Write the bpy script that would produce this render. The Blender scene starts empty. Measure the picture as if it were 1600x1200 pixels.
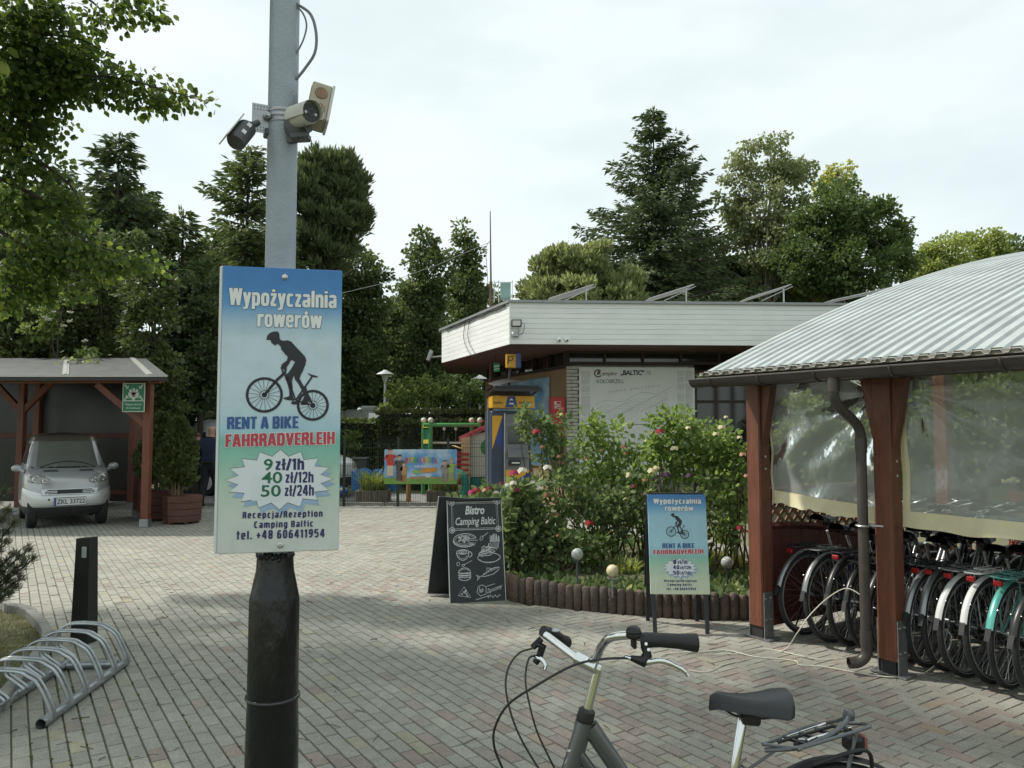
import bpy, math, random
import numpy as np
from mathutils import Vector, Matrix, Euler
R = math.radians
random.seed(7); rng = np.random.default_rng(11)
S = bpy.context.scene
COL = S.collection

# ---------------------------------------------------------------- camera, sky, sun, exposure
CAM_H, PITCH, FPX = 1.70, R(3.3), 1200.0
cam_d = bpy.data.cameras.new('Camera'); cam = bpy.data.objects.new('Camera', cam_d); COL.objects.link(cam)
cam.location = (0, 0, CAM_H); cam.rotation_euler = (R(90) + PITCH, 0, 0)
cam_d.sensor_width = 36.0; cam_d.lens = 36.0 * FPX / 1600.0
cam_d.clip_start = 0.05; cam_d.clip_end = 2000
S.camera = cam

SUN_EL, SUN_AZ = R(50), R(-72)          # azimuth measured from +Y towards +X
sun_dir = Vector((math.sin(SUN_AZ) * math.cos(SUN_EL), math.cos(SUN_AZ) * math.cos(SUN_EL), math.sin(SUN_EL)))
w = bpy.data.worlds.new('World'); S.world = w; w.use_nodes = True
nt = w.node_tree; nt.nodes.clear()
out = nt.nodes.new('ShaderNodeOutputWorld'); bg = nt.nodes.new('ShaderNodeBackground')
sky = nt.nodes.new('ShaderNodeTexSky'); sky.sky_type = 'NISHITA'; sky.sun_disc = False
sky.sun_elevation = SUN_EL; sky.sun_rotation = SUN_AZ; sky.air_density = 1.0; sky.dust_density = 3.0; sky.ozone_density = 1.5
tc = nt.nodes.new('ShaderNodeTexCoord'); mp = nt.nodes.new('ShaderNodeMapping'); mp.inputs['Scale'].default_value = (1.0, 1.0, 2.6)
n1 = nt.nodes.new('ShaderNodeTexNoise'); n1.inputs['Scale'].default_value = 2.3; n1.inputs['Detail'].default_value = 7; n1.inputs['Roughness'].default_value = .55
r1 = nt.nodes.new('ShaderNodeValToRGB'); r1.color_ramp.elements[0].position = .30; r1.color_ramp.elements[0].color = (.76, .76, .76, 1)
r1.color_ramp.elements[1].position = .66; r1.color_ramp.elements[1].color = (.90, .90, .90, 1)
n2 = nt.nodes.new('ShaderNodeTexNoise'); n2.inputs['Scale'].default_value = 3.4; n2.inputs['Detail'].default_value = 8
r2 = nt.nodes.new('ShaderNodeValToRGB')
r2.color_ramp.elements[0].position = .36; r2.color_ramp.elements[0].color = (5.85, 6.55, 6.45, 1)
r2.color_ramp.elements[1].position = .60; r2.color_ramp.elements[1].color = (6.65, 7.3, 7.18, 1)
mx = nt.nodes.new('ShaderNodeMix'); mx.data_type = 'RGBA'
L = nt.links.new
L(tc.outputs['Generated'], mp.inputs['Vector']); L(mp.outputs['Vector'], n1.inputs['Vector']); L(mp.outputs['Vector'], n2.inputs['Vector'])
L(n1.outputs['Fac'], r1.inputs['Fac']); L(n2.outputs['Fac'], r2.inputs['Fac'])
L(r1.outputs['Color'], mx.inputs['Factor']); L(sky.outputs['Color'], mx.inputs['A']); L(r2.outputs['Color'], mx.inputs['B'])
L(mx.outputs['Result'], bg.inputs['Color']); bg.inputs['Strength'].default_value = .105
L(bg.outputs['Background'], out.inputs['Surface'])

sl = bpy.data.lights.new('sun', 'SUN'); sl.energy = 3.2; sl.angle = R(2.5); sl.color = (1.0, .95, .86)
so = bpy.data.objects.new('sun', sl); COL.objects.link(so)
so.rotation_euler = (-sun_dir).to_track_quat('-Z', 'Y').to_euler(); so.location = sun_dir * 60

vs = S.view_settings; vs.view_transform = 'Standard'; vs.look = 'None'; vs.exposure = 0.55; vs.gamma = 1.0; vs.use_curve_mapping = False
S.render.engine = 'CYCLES'
cy = S.cycles
cy.max_bounces = 6; cy.diffuse_bounces = 3; cy.glossy_bounces = 3; cy.transmission_bounces = 4; cy.transparent_max_bounces = 10
cy.use_denoising = True; cy.caustics_reflective = False; cy.caustics_refractive = False
try: cy.denoiser = 'OPENIMAGEDENOISE'
except Exception: pass

# ---------------------------------------------------------------- helpers
def W(px, py, Y):
    """point at depth Y (metres ahead) seen at photo pixel (px,py)"""
    x = (px - 800) / FPX; y = (600 - py) / FPX
    yd = math.cos(PITCH) - y * math.sin(PITCH); zd = math.sin(PITCH) + y * math.cos(PITCH)
    s = Y / yd
    return Vector((x * s, Y, CAM_H + zd * s))
def G(px, py, z=0.0):
    x = (px - 800) / FPX; y = (600 - py) / FPX
    yd = math.cos(PITCH) - y * math.sin(PITCH); zd = math.sin(PITCH) + y * math.cos(PITCH)
    s = (z - CAM_H) / zd
    return Vector((x * s, yd * s, z))
ED = Vector((-.548, .836, 0)); UD = Vector((.836, .548, 0))     # paving / bicycle shelter axes
def EU(a, b, z=0.0): return ED * a + UD * b + Vector((0, 0, z))

MATS = {}
def mat(name, col, rough=.6, metal=0.0, var=.12, scale=6.0, bump=0.0, bscale=80.0, spec=.5, coat=0.0, dirt=0.0, stretch=None, col2=None):
    if name in MATS: return MATS[name]
    m = bpy.data.materials.new(name); m.use_nodes = True; t = m.node_tree
    b = t.nodes['Principled BSDF']; b.inputs['Roughness'].default_value = rough; b.inputs['Metallic'].default_value = metal
    b.inputs['Specular IOR Level'].default_value = spec; b.inputs['Coat Weight'].default_value = coat
    c = t.nodes.new('ShaderNodeTexCoord'); mpn = t.nodes.new('ShaderNodeMapping')
    if stretch: mpn.inputs['Scale'].default_value = stretch
    t.links.new(c.outputs['Object'], mpn.inputs['Vector'])
    n = t.nodes.new('ShaderNodeTexNoise'); n.inputs['Scale'].default_value = scale; n.inputs['Detail'].default_value = 6; n.inputs['Roughness'].default_value = .6
    t.links.new(mpn.outputs['Vector'], n.inputs['Vector'])
    r = t.nodes.new('ShaderNodeValToRGB')
    r.color_ramp.elements[0].position = .3; r.color_ramp.elements[1].position = .7
    lo = [max(0, x * (1 - var)) for x in col]; hi = [min(1, x * (1 + var)) for x in (col2 or col)]
    r.color_ramp.elements[0].color = (*lo, 1); r.color_ramp.elements[1].color = (*hi, 1)
    t.links.new(n.outputs['Fac'], r.inputs['Fac'])
    last = r.outputs['Color']
    if dirt:
        n3 = t.nodes.new('ShaderNodeTexNoise'); n3.inputs['Scale'].default_value = scale * .45; n3.inputs['Detail'].default_value = 8; n3.inputs['Roughness'].default_value = .7
        t.links.new(c.outputs['Object'], n3.inputs['Vector'])
        r3 = t.nodes.new('ShaderNodeValToRGB'); r3.color_ramp.elements[0].position = .45; r3.color_ramp.elements[1].position = .75
        r3.color_ramp.elements[0].color = (0, 0, 0, 1); r3.color_ramp.elements[1].color = (dirt, dirt, dirt, 1)
        t.links.new(n3.outputs['Fac'], r3.inputs['Fac'])
        q = t.nodes.new('ShaderNodeMix'); q.data_type = 'RGBA'
        t.links.new(r3.outputs['Color'], q.inputs['Factor']); t.links.new(last, q.inputs['A']); q.inputs['B'].default_value = (.07, .06, .045, 1)
        last = q.outputs['Result']
    t.links.new(last, b.inputs['Base Color'])
    # roughness wobble
    mr = t.nodes.new('ShaderNodeMapRange'); mr.inputs['To Min'].default_value = max(.02, rough * .8); mr.inputs['To Max'].default_value = min(1, rough * 1.2)
    t.links.new(n.outputs['Fac'], mr.inputs['Value']); t.links.new(mr.outputs['Result'], b.inputs['Roughness'])
    if bump:
        nb = t.nodes.new('ShaderNodeTexNoise'); nb.inputs['Scale'].default_value = bscale; nb.inputs['Detail'].default_value = 4
        t.links.new(mpn.outputs['Vector'], nb.inputs['Vector'])
        bp = t.nodes.new('ShaderNodeBump'); bp.inputs['Strength'].default_value = bump; bp.inputs['Distance'].default_value = .02
        t.links.new(nb.outputs['Fac'], bp.inputs['Height']); t.links.new(bp.outputs['Normal'], b.inputs['Normal'])
    MATS[name] = m; return m

def leafmat(name, c1, c2, trans=.35, rough=.5, c3=None, spec=.35):
    """leaves: colour differs from leaf to leaf; thin, light comes through"""
    if name in MATS: return MATS[name]
    m = bpy.data.materials.new(name); m.use_nodes = True; t = m.node_tree; b = t.nodes['Principled BSDF']; o = t.nodes['Material Output']
    g = t.nodes.new('ShaderNodeNewGeometry'); r = t.nodes.new('ShaderNodeValToRGB')
    r.color_ramp.elements[0].color = (*c1, 1); r.color_ramp.elements[1].color = (*c2, 1)
    if c3:
        e = r.color_ramp.elements.new(.93); e.color = (*c2, 1); r.color_ramp.elements[-1].color = (*c3, 1)
    t.links.new(g.outputs['Random Per Island'], r.inputs['Fac'])
    b.inputs['Roughness'].default_value = rough; b.inputs['Specular IOR Level'].default_value = spec
    t.links.new(r.outputs['Color'], b.inputs['Base Color'])
    tr = t.nodes.new('ShaderNodeBsdfTranslucent'); hs = t.nodes.new('ShaderNodeHueSaturation')
    hs.inputs['Hue'].default_value = .485; hs.inputs['Saturation'].default_value = 1.1; hs.inputs['Value'].default_value = 1.9
    t.links.new(r.outputs['Color'], hs.inputs['Color']); t.links.new(hs.outputs['Color'], tr.inputs['Color'])
    mxs = t.nodes.new('ShaderNodeMixShader'); mxs.inputs['Fac'].default_value = trans
    t.links.new(b.outputs['BSDF'], mxs.inputs[1]); t.links.new(tr.outputs['BSDF'], mxs.inputs[2]); t.links.new(mxs.outputs['Shader'], o.inputs['Surface'])
    MATS[name] = m; return m

def link(name, me, m, parent=None, smooth=False):
    if m is not None:
        for x in (m if isinstance(m, (list, tuple)) else [m]): me.materials.append(x)
    if smooth: me.polygons.foreach_set('use_smooth', [True] * len(me.polygons))
    o = bpy.data.objects.new(name, me); COL.objects.link(o)
    if parent is not None: o.parent = parent
    return o

def npmesh(name, V, F):
    """V (N,3), F (M,k) arrays -> mesh"""
    V = np.asarray(V, np.float32); F = np.asarray(F, np.int32)
    me = bpy.data.meshes.new(name); k = F.shape[1]
    me.vertices.add(len(V)); me.vertices.foreach_set('co', V.ravel())
    me.loops.add(F.size); me.loops.foreach_set('vertex_index', F.ravel())
    me.polygons.add(len(F)); me.polygons.foreach_set('loop_start', np.arange(0, F.size, k, dtype=np.int32))
    try: me.polygons.foreach_set('loop_total', np.full(len(F), k, np.int32))
    except Exception: pass
    me.polygons.foreach_set('use_smooth', np.zeros(len(F), bool)); me.update(calc_edges=True); return me

class MB:
    def __init__(s): s.v = []; s.f = []; s.mi = []; s.cur = 0
    def add(s, vs_, fs):
        o = len(s.v); s.v += [tuple(x) for x in vs_]
        for f in fs: s.f.append(tuple(i + o for i in f)); s.mi.append(s.cur)
        return s
    def box(s, c, d, M=None, bev=0.0):
        """box centred at c, full size d, optional 4x4/3x3 matrix applied afterwards, bev = chamfer"""
        hx, hy, hz = d[0] / 2, d[1] / 2, d[2] / 2; c = Vector(c)
        if bev <= 0:
            P = [Vector((sx * hx, sy * hy, sz * hz)) + c for sz in (-1, 1) for sy in (-1, 1) for sx in (-1, 1)]
            Fc = [(0, 2, 3, 1), (4, 5, 7, 6), (0, 1, 5, 4), (2, 6, 7, 3), (0, 4, 6, 2), (1, 3, 7, 5)]
        else:
            bev = min(bev, hx * .9, hy * .9, hz * .9); P = []; idx = {}
            for sx in (-1, 1):
                for sy in (-1, 1):
                    for sz in (-1, 1):
                        for ax in range(3):
                            q = [sx * (hx - bev), sy * (hy - bev), sz * (hz - bev)]
                            q[ax] = (sx * hx, sy * hy, sz * hz)[ax]
                            idx[(sx, sy, sz, ax)] = len(P); P.append(Vector(q) + c)
            Fc = []
            def face(ax, sg):
                o = [k for k in range(3) if k != ax]; r = []
                for a, b in ((-1, -1), (1, -1), (1, 1), (-1, 1)):
                    k = [0, 0, 0]; k[ax] = sg; k[o[0]] = a; k[o[1]] = b; r.append(idx[(*k, ax)])
                return tuple(r if (sg > 0) == (ax != 1) else r[::-1])
            for ax in range(3):
                for sg in (-1, 1): Fc.append(face(ax, sg))
            for ax in range(3):
                o = [k for k in range(3) if k != ax]
                for a in (-1, 1):
                    for b in (-1, 1):
                        k1 = [0, 0, 0]; k1[ax] = -1; k1[o[0]] = a; k1[o[1]] = b; k2 = list(k1); k2[ax] = 1
                        r = (idx[(*k1, o[0])], idx[(*k2, o[0])], idx[(*k2, o[1])], idx[(*k1, o[1])])
                        Fc.append(r)
            for sx in (-1, 1):
                for sy in (-1, 1):
                    for sz in (-1, 1): Fc.append(tuple(idx[(sx, sy, sz, a)] for a in range(3)))
        if M is not None: P = [M @ p for p in P]
        return s.add(P, Fc)
    def beam(s, a, b, wd, ht, up=(0, 0, 1), bev=0.0, roll=0.0):
        """rectangular bar from a to b"""
        a = Vector(a); b = Vector(b); d = b - a; ln = d.length; x = d.normalized(); up = Vector(up)
        if abs(x.dot(up)) > .98: up = Vector((1, 0, 0))
        y = up.cross(x).normalized(); z = x.cross(y)
        M = Matrix(((x.x, y.x, z.x, (a.x + b.x) / 2), (x.y, y.y, z.y, (a.y + b.y) / 2), (x.z, y.z, z.z, (a.z + b.z) / 2), (0, 0, 0, 1)))
        if roll: M = M @ Matrix.Rotation(roll, 4, 'X')
        return s.box((0, 0, 0), (ln, wd, ht), M, bev)
    def cyl(s, a, b, r0, r1=None, n=12, caps=True):
        r1 = r0 if r1 is None else r1
        return s.tube([a, b], [r0, r1], n, caps)
    def tube(s, pts, r, n=8, caps=True, closed=False, flat=1.0):
        pts = [Vector(p) for p in pts]; k = len(pts); rr = r if isinstance(r, (list, tuple)) else [r] * k
        V = []; N = None
        for i, p in enumerate(pts):
            if closed: t = (pts[(i + 1) % k] - pts[i - 1])
            else: t = pts[min(i + 1, k - 1)] - pts[max(i - 1, 0)]
            t = t.normalized() if t.length > 1e-9 else Vector((0, 0, 1))
            if N is None:
                h = Vector((0, 0, 1)) if abs(t.z) < .9 else Vector((1, 0, 0)); N = (h - t * h.dot(t)).normalized()
            else:
                N = N - t * N.dot(t); N = N.normalized() if N.length > 1e-6 else t.orthogonal().normalized()
            B = t.cross(N)
            for j in range(n):
                an = 2 * math.pi * j / n; V.append(p + (N * math.cos(an) + B * math.sin(an) * flat) * rr[i])
        Fc = []
        m = k if closed else k - 1
        for i in range(m):
            for j in range(n):
                a = i * n + j; b = i * n + (j + 1) % n; i2 = (i + 1) % k
                Fc.append((a, b, i2 * n + (j + 1) % n, i2 * n + j))
        if caps and not closed: Fc.append(tuple(range(n))[::-1]); Fc.append(tuple((k - 1) * n + j for j in range(n)))
        return s.add(V, Fc)
    def ring(s, c, ax, rad, r, n=32, k=6, flat=1.0):
        """torus: centre c, axis ax, radius rad, tube r"""
        ax = Vector(ax).normalized(); u = ax.orthogonal().normalized(); v = ax.cross(u); c = Vector(c); V = []
        for i in range(n):
            a = 2 * math.pi * i / n; d = u * math.cos(a) + v * math.sin(a)
            for j in range(k):
                b = 2 * math.pi * j / k; V.append(c + d * (rad + r * math.cos(b)) + ax * (r * flat * math.sin(b)))
        return s.add(V, [(i * k + j, ((i + 1) % n) * k + j, ((i + 1) % n) * k + (j + 1) % k, i * k + (j + 1) % k) for i in range(n) for j in range(k)])
    def lathe(s, prof, c=(0, 0, 0), n=24, M=None):
        """prof list of (r,z)"""
        V = []; c = Vector(c)
        for r, z in prof:
            for j in range(n):
                a = 2 * math.pi * j / n; p = Vector((r * math.cos(a), r * math.sin(a), z))
                V.append((M @ p if M is not None else p) + c)
        Fc = [(i * n + j, i * n + (j + 1) % n, (i + 1) * n + (j + 1) % n, (i + 1) * n + j) for i in range(len(prof) - 1) for j in range(n)]
        if prof[0][0] > 1e-5: Fc.append(tuple(range(n))[::-1])
        if prof[-1][0] > 1e-5: Fc.append(tuple((len(prof) - 1) * n + j for j in range(n)))
        return s.add(V, Fc)
    def prism(s, poly, d, M=None):
        """2D polygon (x,z) extruded d along +y"""
        n = len(poly); V = [Vector((x, 0, z)) for x, z in poly] + [Vector((x, d, z)) for x, z in poly]
        if M is not None: V = [M @ p for p in V]
        Fc = [tuple(range(n)), tuple(range(2 * n - 1, n - 1, -1))] + [(i, (i + 1) % n + 0, (i + 1) % n + n, i + n)[::-1] for i in range(n)]
        return s.add(V, Fc)
    def grid(s, fn, nu, nv):
        """fn(i/nu, j/nv) -> point"""
        V = [fn(i / nu, j / nv) for i in range(nu + 1) for j in range(nv + 1)]
        return s.add(V, [(i * (nv + 1) + j, (i + 1) * (nv + 1) + j, (i + 1) * (nv + 1) + j + 1, i * (nv + 1) + j + 1) for i in range(nu) for j in range(nv)])
    def ball(s, c, r, n=12, k=8, sq=(1, 1, 1)):
        c = Vector(c)
        prof = [(max(1e-6, math.sin(math.pi * i / k)), -math.cos(math.pi * i / k)) for i in range(k + 1)]
        V = []
        for rr, z in prof:
            for j in range(n):
                a = 2 * math.pi * j / n; V.append(c + Vector((rr * math.cos(a) * r * sq[0], rr * math.sin(a) * r * sq[1], z * r * sq[2])))
        return s.add(V, [(i * n + j, i * n + (j + 1) % n, (i + 1) * n + (j + 1) % n, (i + 1) * n + j) for i in range(k) for j in range(n)])
    def mesh(s, name):
        me = bpy.data.meshes.new(name); me.from_pydata(s.v, [], s.f)
        if any(s.mi): me.polygons.foreach_set('material_index', s.mi)
        me.update(); return me
    def build(s, name, m, parent=None, smooth=False):
        o = link(name, s.mesh(name), m, parent, False)
        if smooth: shade(o)
        return o
def shade(o, ang=38):
    me = o.data
    try:
        me.polygons.foreach_set('use_smooth', [True] * len(me.polygons))
        me.set_sharp_from_angle(angle=R(ang))
    except Exception: pass
    return o

def tag(o, label=None, cat=None, group=None, kind=None):
    if label: o['label'] = label
    if cat: o['category'] = cat
    if group: o['group'] = group
    if kind: o['kind'] = kind
    return o
def thing(name, label, cat, loc=(0, 0, 0), rz=0.0, group=None):
    o = bpy.data.objects.new(name, None); o.empty_display_size = .1; COL.objects.link(o)
    o.location = loc; o.rotation_euler = (0, 0, rz); return tag(o, label, cat, group)
def struct(o): o['kind'] = 'structure'; return o
KIDS = {}
def kids(o): return [c for c in o.children]
def dup(root, loc=None, rz=None, label=None, group=None, parent=None):
    r = root.copy(); COL.objects.link(r)
    if parent is not None: r.parent = parent
    if loc is not None: r.location = loc
    if rz is not None: r.rotation_euler = (0, 0, rz)
    if label: r['label'] = label
    if group: r['group'] = group
    for ch in list(root.children): dup(ch, parent=r)
    return r
def setmat(o, m):
    if o.material_slots:
        o.material_slots[0].link = 'OBJECT'; o.material_slots[0].material = m

# ---- flat print: everything is laid out on a board's own x (right) / z (up) plane, front = -y
def text_part(name, s, parent, m, x0, x1, zb, cap, y=0.0, bold=.0, shear=0.0, slope=0.0, ref='H', align=None, lift=0.0):
    """lettering fitted between x0..x1, baseline zb, capital height cap"""
    cu = bpy.data.curves.new('txt', 'FONT'); cu.body = s; cu.size = 1.0; cu.offset = bold; cu.shear = shear; cu.resolution_u = 3; cu.fill_mode = 'FRONT'
    ob = bpy.data.objects.new('txt', cu); COL.objects.link(ob)
    dg = bpy.context.evaluated_depsgraph_get()
    me = bpy.data.meshes.new_from_object(ob.evaluated_get(dg)); bpy.data.objects.remove(ob); bpy.data.curves.remove(cu)
    n = len(me.vertices); co = np.empty(n * 3, np.float32); me.vertices.foreach_get('co', co); co = co.reshape(-1, 3)
    mnx, mxx = co[:, 0].min(), co[:, 0].max()
    capref = .70 + bold
    sx = (x1 - x0) / (mxx - mnx) if x1 is not None else cap / capref
    sz = cap / capref
    q = np.empty_like(co); q[:, 0] = x0 + (co[:, 0] - mnx) * sx; q[:, 2] = zb + co[:, 1] * sz + (q[:, 0] - x0) * slope; q[:, 1] = y
    me.vertices.foreach_set('co', q.ravel()); me.update()
    me.materials.clear(); me.name = name
    return link(name, me, m, parent)
def flat(name, polys, parent, m, y=0.0):
    """list of 2D polygons (x,z) as a flat print"""
    b = MB()
    for p in polys: b.add([(x, y, z) for x, z in p], [tuple(range(len(p)))])
    return b.build(name, m, parent)
def ribbon(pts, wd, closed=False):
    """2D stroke -> list of quads"""
    out_ = []; n = len(pts); L_ = []; 
    for i in range(n):
        if closed: a = pts[i - 1]; c = pts[(i + 1) % n]
        else: a = pts[max(0, i - 1)]; c = pts[min(n - 1, i + 1)]
        dx, dz = c[0] - a[0], c[1] - a[1]; l = math.hypot(dx, dz) or 1; L_.append((-dz / l * wd / 2, dx / l * wd / 2))
    for i in range(n if closed else n - 1):
        j = (i + 1) % n; p, q = pts[i], pts[j]; a, c = L_[i], L_[j]
        out_.append([(p[0] + a[0], p[1] + a[1]), (p[0] - a[0], p[1] - a[1]), (q[0] - c[0], q[1] - c[1]), (q[0] + c[0], q[1] + c[1])])
    return out_
def arc2(cx, cz, rx, rz, a0=0, a1=360, n=20):
    return [(cx + rx * math.cos(R(a0 + (a1 - a0) * i / n)), cz + rz * math.sin(R(a0 + (a1 - a0) * i / n))) for i in range(n + 1)]
def ringpoly(cx, cz, r1, r0, n=28, sx=1.0): return ribbon([(cx + (r1 + r0) / 2 * sx * math.cos(2 * math.pi * i / n), cz + (r1 + r0) / 2 * math.sin(2 * math.pi * i / n)) for i in range(n)], abs(r1 - r0), True)
def spline(pts, n=8):
    """catmull-rom through 3D points"""
    P = [Vector(p) for p in pts]; P = [P[0] * 2 - P[1]] + P + [P[-1] * 2 - P[-2]]; o = []
    for i in range(1, len(P) - 2):
        for k in range(n):
            t = k / n; a, b, c, d = P[i - 1], P[i], P[i + 1], P[i + 2]
            o.append(.5 * ((2 * b) + (c - a) * t + (2 * a - 5 * b + 4 * c - d) * t * t + (3 * b - a - 3 * c + d) * t ** 3))
    o.append(P[-2]); return o
# ================================================================ ground, paving, beds
m_ground = mat('ground_grass', (.075, .095, .035), .95, var=.45, scale=1.3, bump=.5, bscale=30, col2=(.13, .13, .055))
b = MB(); b.add([(-250, -60, -.07), (250, -60, -.07), (250, 420, -.07), (-250, 420, -.07)], [(0, 1, 2, 3)])
struct(b.build('ground', m_ground))

def inpoly(x, y, P):
    c = False; j = len(P) - 1
    for i in range(len(P)):
        if (P[i][1] > y) != (P[j][1] > y) and x < (P[j][0] - P[i][0]) * (y - P[i][1]) / (P[j][1] - P[i][1]) + P[i][0]: c = not c
        j = i
    return c

# flower bed outline (front edge read from the photo, back edge behind the roses)
fb_pts = [G(806, 940), G(850, 946), G(920, 954), G(1000, 961), G(1080, 966), G(1165, 968), Vector((2.28, 7.15, 0)), Vector((2.5, 7.9, 0)), Vector((2.5, 9.2, 0)), Vector((1.7, 10.6, 0)),
          Vector((.5, 11.0, 0)), Vector((-.45, 10.5, 0)), Vector((-.8, 9.6, 0)), Vector((-.62, 8.75, 0)), Vector((-.18, 8.05, 0))]
FB = [(p.x, p.y) for p in spline(fb_pts + [fb_pts[0]], 10)][:-1]
# left bed with the kerb
lb = [G(14, 959), G(40, 964), G(62, 983), G(73, 1004), G(68, 1022), G(40, 1062), G(0, 1111)]
LBF = [(p.x, p.y) for p in spline(lb, 8)]
LB = [(-9.5, 7.6), (-4.9, 7.5)] + LBF + [(LBF[-1][0] - .9, LBF[-1][1] - 1.1), (-9.5, 2.2)]

m_sand = mat('joint_sand', (.20, .188, .145), .95, var=.3, scale=2.2, bump=.4, bscale=120, col2=(.12, .13, .06))
b = MB(); b.add([(-22, 1.2, -.011), (14, 1.2, -.011), (14, 17.0, -.011), (-22, 17.0, -.011)], [(0, 1, 2, 3)])
pav = struct(b.build('pavement', m_sand))

def paver_mat():
    m = bpy.data.materials.new('paver_concrete'); m.use_nodes = True; t = m.node_tree; bs = t.nodes['Principled BSDF']
    a = t.nodes.new('ShaderNodeAttribute'); a.attribute_name = 'tone'
    sp = t.nodes.new('ShaderNodeSeparateColor'); t.links.new(a.outputs['Color'], sp.inputs['Color'])
    mixr = t.nodes.new('ShaderNodeMix'); mixr.data_type = 'RGBA'; mixr.inputs['A'].default_value = (.286, .281, .243, 1); mixr.inputs['B'].default_value = (.272, .228, .197, 1)
    t.links.new(sp.outputs['Green'], mixr.inputs['Factor'])
    # weathering is continuous across stones (world coordinates), grain per stone
    ge = t.nodes.new('ShaderNodeNewGeometry')
    n1 = t.nodes.new('ShaderNodeTexNoise'); n1.inputs['Scale'].default_value = .8; n1.inputs['Detail'].default_value = 8; n1.inputs['Roughness'].default_value = .65
    n2 = t.nodes.new('ShaderNodeTexNoise'); n2.inputs['Scale'].default_value = 190; n2.inputs['Detail'].default_value = 3
    n4 = t.nodes.new('ShaderNodeTexNoise'); n4.inputs['Scale'].default_value = 14; n4.inputs['Detail'].default_value = 6; n4.inputs['Roughness'].default_value = .7
    for n in (n1, n2, n4): t.links.new(ge.outputs['Position'], n.inputs['Vector'])
    def mr(src, lo, hi):
        q = t.nodes.new('ShaderNodeMapRange'); q.inputs['From Min'].default_value = .3; q.inputs['From Max'].default_value = .7; q.inputs['To Min'].default_value = lo; q.inputs['To Max'].default_value = hi
        t.links.new(src, q.inputs['Value']); return q.outputs['Result']
    def mul(x, y):
        q = t.nodes.new('ShaderNodeMath'); q.operation = 'MULTIPLY'; t.links.new(x, q.inputs[0]); t.links.new(y, q.inputs[1]); return q.outputs[0]
    tone = t.nodes.new('ShaderNodeMapRange'); tone.inputs['To Min'].default_value = .88; tone.inputs['To Max'].default_value = 1.12; t.links.new(sp.outputs['Red'], tone.inputs['Value'])
    v = mul(mul(mul(mr(n1.outputs['Fac'], .86, 1.12), mr(n2.outputs['Fac'], .66, 1.34)), mr(n4.outputs['Fac'], .86, 1.12)), tone.outputs['Result'])
    mm = t.nodes.new('ShaderNodeVectorMath'); mm.operation = 'SCALE'; t.links.new(mixr.outputs['Result'], mm.inputs[0]); t.links.new(v, mm.inputs['Scale'])
    # yellowish stones
    my = t.nodes.new('ShaderNodeMix'); my.data_type = 'RGBA'; my.blend_type = 'MULTIPLY'; my.inputs['B'].default_value = (1.08, 1.04, .88, 1)
    t.links.new(sp.outputs['Blue'], my.inputs['Factor']); t.links.new(mm.outputs['Vector'], my.inputs['A'])
    t.links.new(my.outputs['Result'], bs.inputs['Base Color']); bs.inputs['Roughness'].default_value = .82; bs.inputs['Specular IOR Level'].default_value = .35
    bp = t.nodes.new('ShaderNodeBump'); bp.inputs['Strength'].default_value = .35; bp.inputs['Distance'].default_value = .004
    t.links.new(n2.outputs['Fac'], bp.inputs['Height']); t.links.new(bp.outputs['Normal'], bs.inputs['Normal'])
    return m
m_pav = paver_mat()

pl = []      # (x, y, angle 0/1 (long along ED / along UD), red, yellow)
def region_ok(x, y):
    if y < 1.6 or y > 16.95: return False
    if abs(x) > .86 * y + 1.1: return False
    if x > 5.5: return False
    if inpoly(x, y, LB) or inpoly(x, y, FB): return False
    return True
a0, a1, b0, b1 = -2.0, 22.0, -9.0, 9.0
HB = 4.15    # herringbone starts beyond this UD distance (towards the bicycle shelter)
j = 0
PU = .085
for ib in range(int((HB - b0) / PU)):
    bb = HB - PU / 2 - ib * PU
    off = PU * (ib % 2)
    for ia in range(int((a1 - a0) / PU / 2)):
        aa = a0 + ia * 2 * PU + off
        p = EU(aa, bb)
        if region_ok(p.x, p.y): pl.append((p.x, p.y, 0))
for i in range(int((a1 - a0) / PU)):
    for k in range(int((b1 - HB) / PU)):
        r = (i - k) % 4
        if r == 0: aa, bb, o = a0 + i * PU + PU, HB + k * PU + PU / 2, 0
        elif r == 3: aa, bb, o = a0 + i * PU + PU / 2, HB + k * PU + PU, 1
        elif r == 2 and k == 0: aa, bb, o = a0 + i * PU + PU / 2, HB + PU / 2, 2
        else: continue
        p = EU(aa, bb)
        if region_ok(p.x, p.y): pl.append((p.x, p.y, o))
P = np.array(pl, np.float32); NP_ = len(P)
x, y = P[:, 0], P[:, 1]
pr = .03 + .42 * np.exp(-(((x - .75) / 1.5) ** 2 + ((y - 4.7) / 1.3) ** 2)) + .35 * np.exp(-(((x + .9) / 1.8) ** 2 + ((y - 8.6) / .8) ** 2)) + .22 * np.exp(-(((x + 1.5) / 3) ** 2 + ((y - 13) / 1.2) ** 2)) + .25 * np.exp(-(((x - 2.2) / 1.2) ** 2 + ((y - 4.9) / .8) ** 2))
red = (rng.random(NP_) < pr) * (.45 + .55 * rng.random(NP_)); tone = np.clip(rng.normal(.5, .2, NP_), 0, 1); yel = (rng.random(NP_) < .05) * rng.random(NP_)
dz = rng.normal(0, .0013, NP_); tx = rng.normal(0, .006, NP_); ty = rng.normal(0, .006, NP_)
px = 800 + 1200 * x / np.maximum(y, .1); py = 669 + 2040 / np.maximum(y, .1)
vis = (px > -20) & (px < 1620) & (py < 1215)
order = np.argsort(np.where(vis, y, 1e6)); near = np.zeros(NP_, bool); near[order[:300]] = True

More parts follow.
